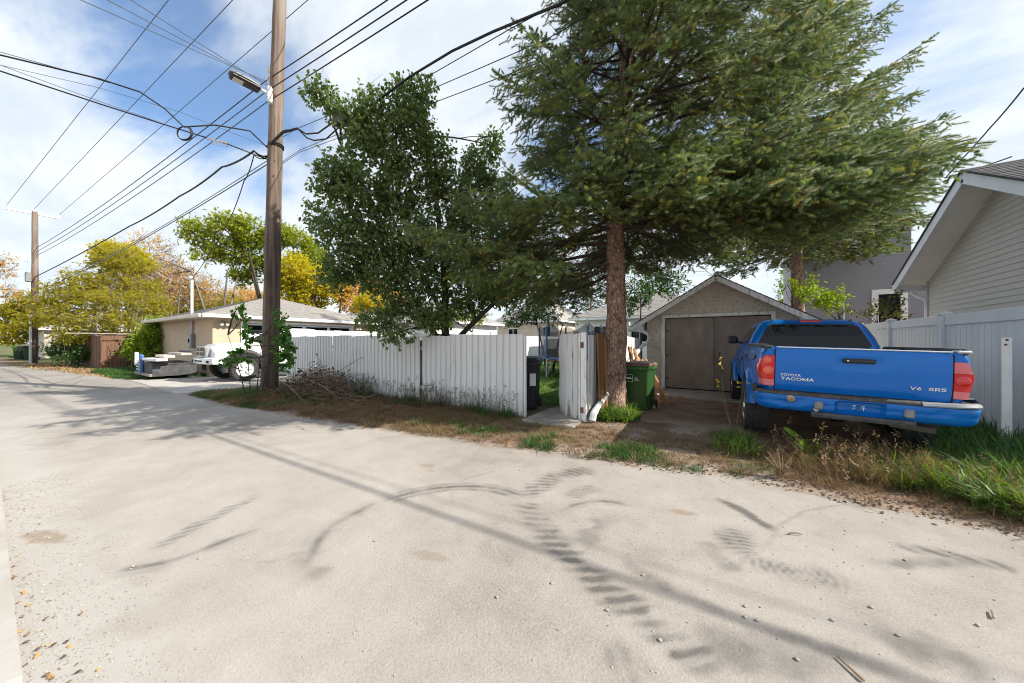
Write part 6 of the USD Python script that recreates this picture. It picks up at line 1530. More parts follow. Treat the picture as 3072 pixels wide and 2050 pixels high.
def leafy(name, label, cat, base, stems, blobs, n, size, mt, bark, seed, group=None, gap=0.40, per=7, twig=0.30, droop=0.35, aspect=0.55, six=False, twigs=True, shell=0.5, tr=0.012, gs=1.6, bare=0):
    """A broad-leaved tree or shrub: stems [(points, r0, r1)], limbs to every blob, twigs with leaves along them."""
    rng = np.random.RandomState(seed)
    base = np.asarray(base, float); b = np.asarray(blobs, float)
    t = Thing(name, label, cat, base, group=group)
    m = MB()
    for pts, r0, r1 in stems:
        pts = np.asarray(pts, float)
        m.tube(pts, np.linspace(r0, r1, len(pts)), 9)
    t.part("trunk", m, bark, smooth=60, w=True)
    allp = np.vstack([np.asarray(s[0], float)[len(s[0]) // 3:] for s in stems]); m = MB()
    for q in b:
        near_ = allp[np.argmin(np.linalg.norm(allp - q[:3], axis=1) + 0.8 * np.maximum(0, allp[:, 2] - q[2]))]
        c = bend(near_, q[:3], rng)
        m.tube(c, np.linspace(tr * 3.0, tr * 1.2, len(c)), 6)
        for _ in range(4):
            d = rng.normal(0, 1, 3); d /= np.linalg.norm(d); d[2] = abs(d[2]) * 0.7
            e = bend(c[rng.randint(2, 6)], q[:3] + d * q[3:] * 0.9, rng, n=5); m.tube(e, np.linspace(tr * 1.4, tr * 0.4, 5), 4)
    nt = n // per
    P, dr, k = blob_points(b, nt, rng, gap, shell, seed, gs)
    td = dr * 0.8 + rng.normal(0, 0.5, P.shape) + [0, 0, 0.25]; td /= np.linalg.norm(td, axis=1, keepdims=True)
    tl = twig * rng.uniform(0.6, 1.3, len(P))[:, None]
    if twigs:
        v, f = rods(P - td * tl * 0.5, P + td * tl * 0.5, tr * 0.35, tr * 0.15); m.add(v, f)
    if bare:
        Pb, db, _ = blob_points(b * np.array([1, 1, 1, 1.12, 1.12, 1.15]), bare, rng, 0.0, 1.0, seed + 1)
        dd = db * 0.5 + rng.normal(0, 0.5, Pb.shape) + [0, 0, 0.6]; dd /= np.linalg.norm(dd, axis=1, keepdims=True); ll = rng.uniform(0.3, 0.9, (len(Pb), 1)) * twig * 2.2
        v, f = rods(Pb - dd * ll * 0.5, Pb + dd * ll * 0.5, tr * 0.5, tr * 0.2); m.add(v, f)
    t.part("branches", m, bark, w=True, kind="stuff")
    u = rng.uniform(-0.5, 0.5, (len(P), per, 1))
    LP = (P[:, None] + td[:, None] * tl[:, None] * u).reshape(-1, 3)
    LD = (td[:, None] * 0.5 + rng.normal(0, 0.8, (len(P), per, 3)) + [0, 0, -droop]).reshape(-1, 3)
    if n: t.part("crown", leaves(LP, LD, size, rng, aspect, six=six), mt, w=True, kind="stuff")
    return t


def pxblob(*rows):
    """Blobs of foliage from (picture x, picture y, depth, radius across, radius up)."""
    return [(*atT(px, py, t), r, r, rz) for px, py, t, r, rz in rows]


# ------------------------------------------------------------------ spruces
def shoot(n, ln, nl, nw, seed):
    rng = np.random.RandomState(seed)
    v, f = rods([[0, 0, 0]], [[ln, 0, 0]], 0.0035, 0.0018)
    V, F = [v], [f]; k = len(v)
    x = np.linspace(0.0, ln, n); a = np.arange(n) * 2.39996 + rng.uniform(-0.3, 0.3, n)
    out = np.stack([np.zeros(n), np.cos(a), np.sin(a)], 1)
    fw = rng.uniform(0.45, 0.85, n)[:, None] * (0.7 + 0.8 * (x / ln)[:, None] ** 3)
    d = out + np.array([1.0, 0, 0]) * fw; d /= np.linalg.norm(d, axis=1, keepdims=True)
    w = np.cross(d, [1.0, 0, 0]); w /= np.linalg.norm(w, axis=1, keepdims=True)
    b = np.stack([x, np.zeros(n), np.zeros(n)], 1); l = nl * rng.uniform(0.8, 1.15, n)[:, None]
    T3 = np.stack([b - w * nw / 2, b + w * nw / 2, b + d * l], 1)
    V.append(T3.reshape(-1, 3)); F.append(np.arange(3 * n).reshape(-1, 3) + k)
    return np.vstack(V), np.vstack(F)


SHOOTS = [("shoot_long", shoot(92, 0.125, 0.029, 0.0060, 1)), ("shoot_short", shoot(66, 0.085, 0.027, 0.0060, 2))]


def spruce(name, label, base, top, H, Lmax, z0, nbr, seed, r_base, dens=1.0, scale=1.0, far=False, boost=None, group=None, old=0.5, extra=()):
    rng = np.random.RandomState(seed)
    base, top = np.asarray(base, float), np.asarray(top, float)
    t = Thing(name, label, "spruce tree", base, group=group)
    axis = lambda z: base + (top - base) * (z / H) + np.array([0.05 * math.sin(z * 1.1), 0.05 * math.cos(z * 0.9), 0])
    zs = np.linspace(0, H, 40)
    rr = r_base * (1 - zs / H) ** 0.8 + 0.012 + 0.07 * np.exp(-zs / 0.22) + 0.008 * np.sin(zs * 9)
    m = MB(); pts = np.array([axis(z) for z in zs]); pts[:, 2] = base[2] - 0.05 + zs
    m.tube(pts, rr, 18)
    v, f = m.get(); nn = meshkit.fbm(v * [9, 9, 5], 3, 3) - 0.5; c = pts[np.argmin(np.abs(v[:, 2:3] - pts[None, :, 2]), 1)]
    d = v - c; d[:, 2] = 0; v = v + d / (np.linalg.norm(d, axis=1, keepdims=True) + 1e-6) * nn[:, None] * 0.05
    t.part("trunk", (v, f), "spruce_bark", smooth=60, w=True)
    m = MB(); SP, SD, SK = [], [], []; R0, R1, RR = [], [], []
    for i in range(nbr + len(extra)):
        q = min(0.999, (i + rng.uniform(0, 1)) / nbr) ** 1.2
        z = z0 + (H - 0.25 - z0) * q
        phi = i * 2.39996 + rng.uniform(-0.25, 0.25)
        L = max(0.25, Lmax * (1 - q) ** 0.95 * rng.uniform(0.74, 1.08) * (0.72 + 0.28 * smooth01((z - z0) / 0.8)))
        dh = np.array([math.cos(phi), math.sin(phi), 0.0])
        if boost is not None: L *= boost(dh, z)
        if i >= nbr:
            z, phi, L = extra[i - nbr]; q = max(0.02, (z - z0) / (H - z0)); dh = np.array([math.cos(phi), math.sin(phi), 0.0])
        s0 = -0.20 + 0.62 * q + rng.uniform(-0.08, 0.08); c2 = 0.17 - 0.13 * q + rng.uniform(-0.05, 0.05)
        if not far and z < 3.5 and dh[0] > -0.35: z += 0.95
        a0 = axis(z); a0[2] = base[2] + z
        side = np.array([-dh[1], dh[0], 0]); wv = rng.uniform(-0.06, 0.06) * L
        cen = lambda s: a0 + np.outer(s, dh) * L + np.outer(np.sin(s * PI), side) * wv + np.outer(L * (s0 * s + c2 * s * s), [0, 0, 1.0])
        sm = np.linspace(0, 1, 9)
        m.tube(cen(sm), np.linspace(0.010 + 0.0085 * L, 0.004, 9), 5, cap=False)
        step = 0.165 / dens
        ks = np.arange(0.16 * L if L > 1.2 else 0.05, L, step) / L
        sl_ = np.concatenate([ks, ks + 0.45 * step / L]); sg = np.concatenate([np.ones(len(ks)), -np.ones(len(ks))])
        ok = sl_ < 0.99; sl_, sg = sl_[ok], sg[ok]
        ll = np.minimum(0.95, (0.36 * L * (1 - sl_) ** 0.75 + 0.13)) * rng.uniform(0.6, 1.15, len(sl_))
        bare_in = sl_ < (0.46 if q < 0.45 else 0.28)
        P = cen(sl_)
        ang = np.radians(rng.uniform(42, 66, len(sl_)))
        Dl = np.outer(np.cos(ang), dh) + np.outer(np.sin(ang) * sg, side) + np.outer(rng.uniform(-0.30, 0.12, len(sl_)), [0, 0, 1.0])
        Dl /= np.linalg.norm(Dl, axis=1, keepdims=True)
        end = P + Dl * ll[:, None] + np.outer(-0.42 * ll ** 1.6, [0, 0, 1.0])
        R0.append(P); R1.append(end); RR.append(np.full(len(P), 0.0045))
        cnt = np.maximum(3, (ll / (0.030 / dens)).astype(int))
        hang = (0.20 if not far else 0.1) * (1 - 0.5 * q)
        for j in range(len(P)):
            if bare_in[j] and rng.uniform() < 0.85: continue
            n = cnt[j]; u = (np.arange(n) + rng.uniform(0.1, 0.9, n)) / n
            u = 0.12 + 0.88 * u
            pos = P[j] + Dl[j] * (ll[j] * u)[:, None] + np.outer(-0.42 * ll[j] ** 1.6 * u ** 2 - hang * rng.uniform(0, 1, n) ** 1.5, [0, 0, 1.0])
            sd = np.cross(Dl[j], [0, 0, 1.0]); sd /= np.linalg.norm(sd) + 1e-9
            sgn = np.where(np.arange(n) % 2 == 0, 1.0, -1.0)
            D2 = Dl[j] * rng.uniform(0.6, 1.1, n)[:, None] + sd * (sgn * rng.uniform(0.4, 0.95, n))[:, None] + np.outer(rng.uniform(-0.85, 0.25, n), [0, 0, 1.0])
            D2[-1] = Dl[j] + [0, 0, -0.15]
            SP.append(pos); SD.append(D2); SK.append(np.full(n, sl_[j] * (0.6 + 0.4 * q) + 0.25 * u.mean()))
        st = np.arange(0.2, 1.0, 0.09 / max(L, 0.3) / dens)
        SP.append(cen(st)); SD.append(np.tile(dh + [0, 0, s0 + 2 * c2 * 0.8], (len(st), 1)) + rng.normal(0, 0.35, (len(st), 3))); SK.append(st)
    R0, R1 = np.vstack(R0), np.vstack(R1); v, f = rods(R0, R1, np.concatenate(RR), 0.0022); m.add(v, f)
    nd = 700 if not far else 80       # dead inner twigs
    zz = rng.uniform(z0 - 0.5, z0 + 0.5 * (H - z0), nd); ph = rng.uniform(0, 2 * PI, nd); r0_ = rng.uniform(0.1, 0.30 * Lmax, nd)
    p0 = np.stack([base[0] + r0_ * np.cos(ph), base[1] + r0_ * np.sin(ph), base[2] + zz], 1); p1 = p0 + np.stack([np.cos(ph), np.sin(ph), rng.uniform(-0.9, 0.3, nd)], 1) * rng.uniform(0.2, 0.75, nd)[:, None] + rng.normal(0, 0.12, (nd, 3))
    v, f = rods(p0, p1, 0.006, 0.002); m.add(v, f)
    t.part("branches", m, "bark_dark", w=True, kind="stuff")
    SP, SD, SK = np.vstack(SP) - base, np.vstack(SD), np.concatenate(SK)
    n = len(SP); isold = rng.uniform(0, 1, n) < old * np.clip(0.62 - SK, 0, 1)
    Q = quats(SD, rng.uniform(0, 2 * PI, n)); S = scale * rng.uniform(0.5, 1.2, n)
    if far:
        scatter("crown", t.path, [(SHOOTS[0][0], SHOOTS[0][1], "needle_far")], SP, Q, S)
    else:
        idx = np.where(isold, 2, (rng.uniform(0, 1, n) < 0.45).astype(int))
        scatter("crown", t.path, [(SHOOTS[0][0], SHOOTS[0][1], "needle"), (SHOOTS[1][0], SHOOTS[1][1], "needle"), ("shoot_old", SHOOTS[0][1], "needle_old")], SP, Q, S, idx)
    print(name, n, "shoots")
    return t


def boost1(dh, z):
    right, front, left = max(0.0, dh @ np.array([0.97, -0.25, 0])), max(0.0, dh @ np.array([0.17, -0.985, 0])), max(0.0, dh @ np.array([-1.0, 0.0, 0]))
    lf, diag = max(0.0, dh @ np.array([-0.85, -0.53, 0])), max(0.0, dh @ np.array([0.5, -0.866, 0])) ** 2
    hi, mid_ = smooth01((z - 3.2) / 1.6), smooth01((z - 4.6) / 1.0)
    k = 1.0 + (0.10 - 0.12 * hi + 0.14 * mid_) * right - 0.16 * front * (1 - mid_) + 0.14 * mid_ * front ** 2 - (0.06 + 0.24 * hi) * lf - 0.06 * hi * left - 0.40 * diag * (1 - mid_)
    return k


spruce("spruce_tree", "large blue-green spruce with a bare lower trunk standing beside the green bin", (-2.04, 6.70, 0.03), (-1.62, 6.65, 11.2), 11.2, 5.0, 2.7, 190, 11, 0.205, dens=1.05, scale=1.30, boost=boost1, extra=((3.15, 0.04, 4.45), (3.3, 0.20, 4.6), (3.05, -0.08, 4.1), (3.5, 0.10, 4.4), (3.85, 0.0, 4.0), (3.0, 0.32, 4.7), (4.2, 0.12, 4.0), (4.5, 0.28, 4.2), (3.65, 0.40, 4.7), (4.9, 0.08, 3.5), (5.3, 0.2, 3.5), (4.0, 0.55, 4.6), (5.8, 0.1, 3.3), (6.3, 0.25, 3.2)))
spruce("spruce_tree", "second spruce rising behind the brown-doored garage, its trunk right of the garage roof", (1.95, 16.6, 0.0), (2.1, 16.4, 18.5), 18.5, 4.4, 4.9, 190, 12, 0.20, dens=0.70, scale=1.8, old=0.8)
spruce("spruce_tree", "dark distant spruce between the stucco house and the white house", (-12.0, 33.0, 0.0), (-12.0, 33.0, 10.0), 10.0, 3.6, 1.0, 80, 13, 0.18, dens=0.34, scale=2.8, far=True)

# ------------------------------------------------------------------ the leafy tree over the fence
ab = pxblob((318, 92, 7.2, 0.30, 0.22), (330, 103, 7.2, 0.28, 0.25), (350, 118, 7.3, 0.32, 0.3), (373, 112, 7.4, 0.42, 0.55), (366, 140, 7.4, 0.45, 0.4), (404, 100, 7.6, 0.38, 0.55), (422, 92, 7.7, 0.28, 0.45), (412, 128, 7.6, 0.5, 0.45), (392, 150, 7.5, 0.5, 0.5),
            (345, 165, 7.3, 0.45, 0.35), (332, 182, 7.3, 0.40, 0.4), (360, 190, 7.4, 0.6, 0.5), (398, 188, 7.7, 0.65, 0.6), (435, 160, 7.9, 0.5, 0.6), (446, 192, 8.0, 0.6, 0.6), (330, 222, 7.3, 0.45, 0.45), (362, 232, 7.6, 0.6, 0.6), (400, 232, 7.9, 0.75, 0.7), (440, 238, 8.2, 0.7, 0.7),
            (345, 262, 7.6, 0.5, 0.45), (385, 272, 7.9, 0.65, 0.6), (425, 280, 8.1, 0.7, 0.55), (470, 262, 8.3, 0.7, 0.6), (332, 276, 7.5, 0.35, 0.3), (466, 300, 8.3, 0.55, 0.45), (405, 305, 7.9, 0.5, 0.35), (380, 318, 7.4, 0.42, 0.30), (398, 335, 7.1, 0.34, 0.20), (434, 318, 7.6, 0.45, 0.3), (500, 292, 8.5, 0.55, 0.4), (505, 240, 8.6, 0.55, 0.5), (478, 170, 8.5, 0.5, 0.5), (470, 215, 8.5, 0.6, 0.55), (500, 195, 8.8, 0.5, 0.5), (525, 265, 8.9, 0.5, 0.4), (492, 145, 8.7, 0.35, 0.4))
leafy("fruit_tree", "broad-leaved green tree with orange leaf clusters hanging over the ribbed fence", "tree", (-5.85, 6.15, 0.0),
      [([(-5.85, 6.15, -0.05), (-5.83, 6.12, 0.8), (-5.88, 6.08, 1.7), (-5.80, 6.0, 2.6), (-5.86, 5.95, 3.6), (-5.9, 5.8, 4.8), (-6.1, 5.6, 6.2)], 0.12, 0.035),
       ([(-5.85, 6.12, 1.1), (-6.4, 5.9, 2.0), (-6.9, 5.5, 3.2), (-7.2, 5.0, 4.6), (-7.5, 4.4, 5.9)], 0.075, 0.02), ([(-5.84, 6.1, 1.2), (-5.2, 6.4, 1.9), (-4.6, 6.7, 2.5), (-4.2, 7.0, 3.0)], 0.075, 0.02), ([(-5.84, 6.1, 1.9), (-6.2, 5.6, 3.0), (-6.3, 5.1, 4.4), (-6.2, 4.9, 6.0)], 0.06, 0.015)],
      [(a, b, c, rx * 1.14, ry * 1.14, rz * 1.14) for a, b, c, rx, ry, rz in ab], 50000, 0.088, "leaf_apple", "bark_dark", 21, gap=0.30, per=7, twig=0.34, droop=0.65, aspect=0.60, six=True, shell=0.15, tr=0.009, gs=2.4, bare=160)
rng = np.random.RandomState(77)
dl = [atT(px, py, 7.0) for px, py in ((392, 178), (400, 186), (432, 225), (422, 230), (385, 190), (395, 206), (432, 258))]
dp_ = np.vstack([c + rng.normal(0, 0.05, (16, 3)) * [1, 1, 0.8] for c in dl])

# ------------------------------------------------------------------ autumn trees at the left and behind
G2 = "autumn trees beyond the garages"


def trunk_to(base, h, rng, lean=0.06, r=0.16, n=6):
    z = np.linspace(-0.05, h, n)
    return ([(base[0] + lean * zz * math.sin(n + zz), base[1] + lean * zz * 0.5, zz) for zz in z], r, r * 0.35)


def tree_px(name, label, x, y, blobs, n, size, mt, seed, stems=1, h=None, r=0.14, **kw):
    h = h or max(b[2] for b in blobs) * 0.7
    rr_ = np.random.RandomState(seed)
    st = []
    for k in range(stems):
        a = 2 * PI * k / max(stems, 1); sp_ = 0.0 if stems == 1 else h * 0.22
        st.append(([(x + 0.15 * (stems > 1) * math.cos(a) + sp_ * math.cos(a) * (u ** 1.3), y + 0.15 * (stems > 1) * math.sin(a) + sp_ * math.sin(a) * u ** 1.3, -0.05 + h * u) for u in np.linspace(0, 1, 7)], r, r * 0.3))
    return leafy(name, label, "tree", (x, y, 0), st, blobs, n, size, mt, kw.pop("bark", "bark_dark"), seed, **kw)


tree_px("ash_tree", "tall yellow-green many-stemmed tree rising behind the beige garage left of the pole", -31.0, 12.6,
        pxblob((200, 232, 27, 1.5, 1.3), (222, 228, 27.5, 1.6, 1.4), (250, 232, 28, 1.6, 1.5), (278, 240, 28, 1.6, 1.5), (205, 252, 27, 1.2, 1.0), (232, 252, 28, 1.6, 1.2), (262, 258, 28, 1.6, 1.2), (295, 246, 28, 1.7, 1.6), (312, 262, 28, 1.6, 1.6), (245, 276, 28, 1.2, 0.8)), 19000, 0.23, "leaf_ash", 31, stems=5, h=8.0, r=0.20, gap=0.42, per=7, twig=0.9, tr=0.022, gs=0.8)
tree_px("yellow_tree", "bright yellow tree just right of the near pole above the beige garage roof", -24.5, 13.8,
        pxblob((296, 270, 25, 1.3, 1.3), (318, 280, 25, 1.5, 1.3), (290, 292, 25, 1.2, 1.0), (310, 300, 25, 1.4, 1.0), (335, 292, 25, 1.3, 1.1), (282, 280, 25, 1.0, 1.0)), 12500, 0.21, "leaf_yellow", 32, stems=3, h=4.5, gap=0.36, per=7, twig=0.7, tr=0.016, gs=0.9)
tree_px("orange_tree", "wispy orange tree between the yellow tree and the leafy green tree", -21.5, 17.0,
        pxblob((345, 290, 25, 1.1, 1.0), (362, 285, 26, 1.2, 1.0), (380, 292, 26, 1.2, 1.0), (372, 304, 25, 1.0, 0.7), (352, 306, 25, 1.0, 0.6), (395, 300, 26, 1.2, 0.9), (410, 310, 26, 1.2, 0.8)), 7500, 0.20, "leaf_orange", 33, stems=2, h=4.0, gap=0.40, per=6, twig=0.8, tr=0.014, gs=0.9, bare=120)
tree_px("yellow_shrub", "yellow shrub tree right of the beige garage roof under the green branches", -19.0, 15.6, pxblob((362, 305, 23, 0.7, 0.6), (372, 300, 23, 0.8, 0.7), (384, 308, 23, 0.7, 0.6)), 2200, 0.18, "leaf_yellow", 34, h=2.8, r=0.06, gap=0.36, twig=0.5, tr=0.01)
tree_px("bare_tree", "nearly bare tree with scattered orange leaves left of the ash behind the garage", -32.0, 9.5,
        pxblob((150, 255, 26, 1.6, 1.8), (165, 275, 26, 1.8, 1.6), (185, 285, 26, 1.8, 1.5), (140, 285, 25, 1.5, 1.4), (205, 292, 26, 1.6, 1.1), (165, 300, 25, 1.8, 1.0)), 5200, 0.19, "leaf_orange", 35, stems=3, h=6.5, gap=0.30, per=5, twig=1.1, tr=0.020, gs=0.9, bare=520, bark="bark_grey")
tree_px("lilac_tree", "spreading yellow tree arching over the brown fence beside the far pole", -31.2, 4.6,
        pxblob((118, 258, 20.5, 0.9, 0.75), (104, 268, 20.5, 0.9, 0.8), (136, 268, 21, 0.9, 0.8), (88, 280, 20, 1.0, 0.8), (112, 284, 20.5, 1.1, 0.9), (140, 288, 21, 1.2, 0.9), (66, 292, 19.5, 1.0, 0.75), (90, 300, 19.5, 1.2, 0.8), (120, 304, 19.5, 1.3, 0.9), (150, 306, 20, 1.2, 0.8), (48, 304, 20, 0.8, 0.6), (60, 316, 19, 1.0, 0.65), (92, 320, 18.8, 1.2, 0.65), (124, 322, 19, 1.1, 0.6), (40, 318, 20, 0.7, 0.6), (74, 334, 18.6, 0.9, 0.5)), 19000, 0.16, "leaf_olive", 36, stems=5, h=3.8, r=0.07, gap=0.36, per=8, twig=0.7, tr=0.012, gs=0.9, bare=420, bark="bark_grey")
tree_px("yellow_crown_tree", "golden yellow tree top standing out above the lilac-like thicket by the far pole", -33.5, 7.4,
        pxblob((112, 252, 23, 0.95, 0.7), (128, 256, 23, 1.0, 0.75), (104, 256, 23, 0.8, 0.7), (138, 262, 23.5, 0.9, 0.7), (120, 264, 23, 1.1, 0.8)), 7500, 0.20, "leaf_yellow", 44, stems=2, h=5.6, r=0.09, gap=0.38, twig=0.6, tr=0.013, bare=160, bark="bark_grey")
tree_px("dark_shrub", "dark green shrub against the brown fence under the yellow tree", -31.5, 2.95, pxblob((62, 350, 19.5, 0.8, 0.5), (78, 356, 19.0, 0.9, 0.5), (92, 352, 19.0, 0.7, 0.45), (72, 342, 19.5, 0.8, 0.4)), 3600, 0.13, "leaf_green", 37, h=1.0, r=0.03, gap=0.30, twig=0.4, tr=0.008, shell=0.2)
tree_px("yellow_bush", "yellow bush at the beige garage's left end in front of the brown fence", -25.7, 4.1, pxblob((140, 346, 17.0, 0.55, 0.55), (150, 338, 17.2, 0.6, 0.6), (147, 352, 17.0, 0.6, 0.5), (153, 325, 17.6, 0.5, 0.5), (133, 352, 17.0, 0.4, 0.4), (150, 362, 17, 0.5, 0.3)), 6000, 0.13, "leaf_lime", 38, h=1.7, r=0.03, gap=0.34, twig=0.45, tr=0.008, stems=3)
tree_px("roadside_tree", "olive green tree farthest left beyond the distant pole", -52.0, 6.4, pxblob((2, 318, 32, 1.6, 1.3), (20, 310, 32, 1.3, 1.0), (35, 322, 31, 1.2, 1.0), (12, 335, 31, 1.6, 1.0), (30, 300, 32, 1.0, 0.8)), 7000, 0.25, "leaf_olive", 39, h=4.0, gap=0.34, twig=0.8, tr=0.018)
tree_px("orange_wisp_tree", "thin orange-leaved tree at the picture's left edge above the lane", -44.0, 0.0, pxblob((-6, 270, 25, 1.0, 0.8), (4, 262, 25, 0.7, 0.6), (0, 290, 25, 0.9, 0.7), (14, 296, 25, 0.6, 0.5)), 800, 0.17, "leaf_orange", 40, h=4.5, r=0.1, gap=0.36, twig=0.8, tr=0.014, bare=120)
for k, (px, py, t_, lab, mt) in enumerate(((245, 300, 36, "pale orange tree far behind the beige garage roof", "leaf_orange"), (215, 305, 34, "rusty low tree behind the garage's service mast", "leaf_olive"), (180, 312, 30, "straw yellow tree low behind the garage eave's left end", "leaf_olive"))):
    c = atT(px, py, t_)
    tree_px("hedge_tree", lab, c[0], c[1], [(c[0], c[1], c[2], 2.6, 2.2, 1.5), (c[0] - 2, c[1], c[2] - 0.6, 2.0, 1.6, 1.2), (c[0] + 2, c[1] + 1, c[2] - 0.4, 2.0, 1.6, 1.3)], 5200, 0.24, mt, 50 + k, h=3.0, gap=0.36, twig=0.9, tr=0.016, bare=140, bark="bark_grey")
tree_px("yard_tree", "small rounded green tree on the lawn behind the gate opening", -6.95, 13.8, pxblob((528, 290, 15.4, 0.75, 0.6), (512, 302, 15.2, 0.7, 0.55), (545, 300, 15.4, 0.65, 0.55), (530, 312, 15.0, 0.8, 0.5), (514, 320, 15.0, 0.55, 0.35), (550, 316, 15.0, 0.45, 0.4)), 3600, 0.12, "leaf_green", 41, stems=2, h=2.2, r=0.07, gap=0.34, twig=0.4, tr=0.009)
tree_px("yellow_sapling", "yellow-green small tree behind the fence left of the gate opening", -10.2, 13.0, pxblob((425, 316, 17.5, 0.75, 0.5), (445, 318, 17.5, 0.8, 0.5), (462, 312, 17.5, 0.7, 0.6), (480, 318, 17.5, 0.6, 0.4)), 2600, 0.13, "leaf_lime", 42, stems=2, h=1.9, r=0.05, gap=0.34, twig=0.4, tr=0.009)
tree_px("garden_tree", "bright green tree behind the left slope of the brown-doored garage", -4.1, 18.6, pxblob((640, 292, 18.0, 0.9, 0.9), (655, 280, 18.5, 1.0, 0.9), (630, 306, 18, 0.7, 0.6), (672, 285, 18.5, 0.9, 0.9)), 3000, 0.15, "leaf_green", 43, h=3.2, r=0.09, gap=0.34, twig=0.5, tr=0.01)
tree_px("lime_shrub", "lime green shrub with orange tips between the garage roof and the grey house", 2.0, 13.6, pxblob((800, 292, 10.3, 0.32, 0.3), (816, 298, 10.2, 0.4, 0.3), (830, 304, 10.0, 0.35, 0.28), (812, 282, 10.4, 0.22, 0.25), (792, 284, 10.4, 0.2, 0.2), (838, 296, 10.0, 0.25, 0.3)), 1500, 0.085, "leaf_lime", 45, stems=2, h=2.0, r=0.035, gap=0.32, twig=0.25, tr=0.006, droop=0.2)
tree_px("larch_tree", "yellow-green feathery tree between the second spruce and the grey house", 3.6, 28.0, pxblob((800, 240, 24, 0.9, 1.2), (815, 255, 24, 1.1, 1.2), (795, 268, 24, 1.0, 1.2), (822, 278, 24, 0.9, 1.2), (806, 292, 24, 1.1, 1.2), (788, 290, 24, 0.9, 1.3)), 4200, 0.17, "leaf_lime", 49, h=7.0, r=0.12, gap=0.36, twig=0.5, tr=0.012)
tree_px("fence_vine", "straggling shrub with yellow and rusty leaves above the vinyl fence by the grey window", 3.9, 13.5, pxblob((848, 310, 9.6, 0.22, 0.18), (868, 312, 9.2, 0.25, 0.16), (880, 306, 9.0, 0.14, 0.2), (893, 308, 8.8, 0.2, 0.3), (898, 296, 8.8, 0.14, 0.16), (903, 316, 8.7, 0.2, 0.14)), 420, 0.085, "leaf_vine", 46, stems=2, h=1.9, r=0.02, gap=0.30, twig=0.22, tr=0.005, droop=0.2)
tree_px("pole_sapling", "young maple shoots with green leaves growing around the power pole's foot", -9.75, 3.55, pxblob((281, 318, 8.2, 0.13, 0.22), (284, 338, 8.1, 0.15, 0.25), (287, 355, 8.0, 0.17, 0.2), (284, 328, 8.15, 0.15, 0.2), (290, 345, 8.0, 0.14, 0.2), (286, 366, 8.0, 0.14, 0.14), (278, 352, 8.0, 0.10, 0.25), (239, 307, 8.0, 0.10, 0.07), (243, 318, 8.0, 0.10, 0.12), (233, 313, 8.0, 0.06, 0.06), (248, 332, 8.0, 0.16, 0.1), (255, 340, 8.0, 0.14, 0.12), (236, 352, 7.8, 0.13, 0.08), (230, 360, 7.7, 0.15, 0.07), (246, 358, 7.8, 0.12, 0.08), (223, 366, 7.7, 0.08, 0.06), (250, 346, 8.0, 0.1, 0.1)), 820, 0.10, "leaf_maple", 47, stems=4, h=1.6, r=0.014, gap=0.0, twig=0.16, tr=0.005, droop=0.6, aspect=0.75, six=True, per=6)

# ------------------------------------------------------------------ grass, weeds and litter
def tuft(n, h, w, spread, lean, seed, seg=3, heads=0):
    rng = np.random.RandomState(seed); m = MB()
    V, F, k = [], [], 0
    for i in range(n):
        a, r = rng.uniform(0, 2 * PI), spread * math.sqrt(rng.uniform())
        p = np.array([r * math.cos(a), r * math.sin(a), 0.0]); b = a + rng.normal(0, 0.9)
        d = np.array([math.cos(b), math.sin(b), 0]); wv = np.array([-d[1], d[0], 0]) * w * rng.uniform(0.6, 1.2); hh = h * rng.uniform(0.45, 1.1); ln = lean * rng.uniform(0.3, 1.5)
        rows_ = []
        for q in np.linspace(0, 1, seg + 1):
            c = p + d * hh * ln * q ** 2 + [0, 0, hh * (q - 0.28 * ln * q ** 2.2)]
            rows_.append((c, wv * (1 - q) ** 0.6))
        for q, (c, ww) in enumerate(rows_):
            if q < seg: V += [c - ww / 2, c + ww / 2]
            else: V += [c]
        for q in range(seg - 1): F += [[k + 2 * q, k + 2 * q + 1, k + 2 * q + 3], [k + 2 * q, k + 2 * q + 3, k + 2 * q + 2]]
        F += [[k + 2 * seg - 2, k + 2 * seg - 1, k + 2 * seg]]; k += 2 * seg + 1
        if i < heads:
            top = rows_[-1][0]
            for _ in range(9):
                o = rng.normal(0, 0.013, 3) + [0, 0, -rng.uniform(0, 0.08)]
                V += [top + o, top + o + [0.012, 0.004, 0.012], top + o + [-0.006, 0.010, 0.016]]; F += [[k, k + 1, k + 2]]; k += 3
    return np.array(V), np.array(F)


def place(rng, n, x0, x1, y0, y1, keep):
    P = np.stack([rng.uniform(x0, x1, n), rng.uniform(y0, y1, n)], 1)
    P = P[keep(P[:, 0], P[:, 1])]
    return np.column_stack([P, gz(P[:, 0], P[:, 1])])


def zquat(rng, n, tilt=0.12):
    a = rng.uniform(0, 2 * PI, n) / 2; tx, ty = rng.normal(0, tilt, n) / 2, rng.normal(0, tilt, n) / 2
    q = np.stack([np.cos(a), tx, ty, np.sin(a)], 1); return q / np.linalg.norm(q, axis=1, keepdims=True)


rng = np.random.RandomState(100)


def strew(name, label, protos, P, s0, s1, tilt=0.12, idx=None):
    n = len(P)
    return scatter(name, "/World", protos, P, zquat(rng, n, tilt), rng.uniform(s0, s1, n), idx if idx is not None else rng.randint(0, len(protos), n), label=label, cat="grass" if "grass" in name or "lawn" in name else "litter" if "litter" in name else "weeds" if "weed" in name else "stones")


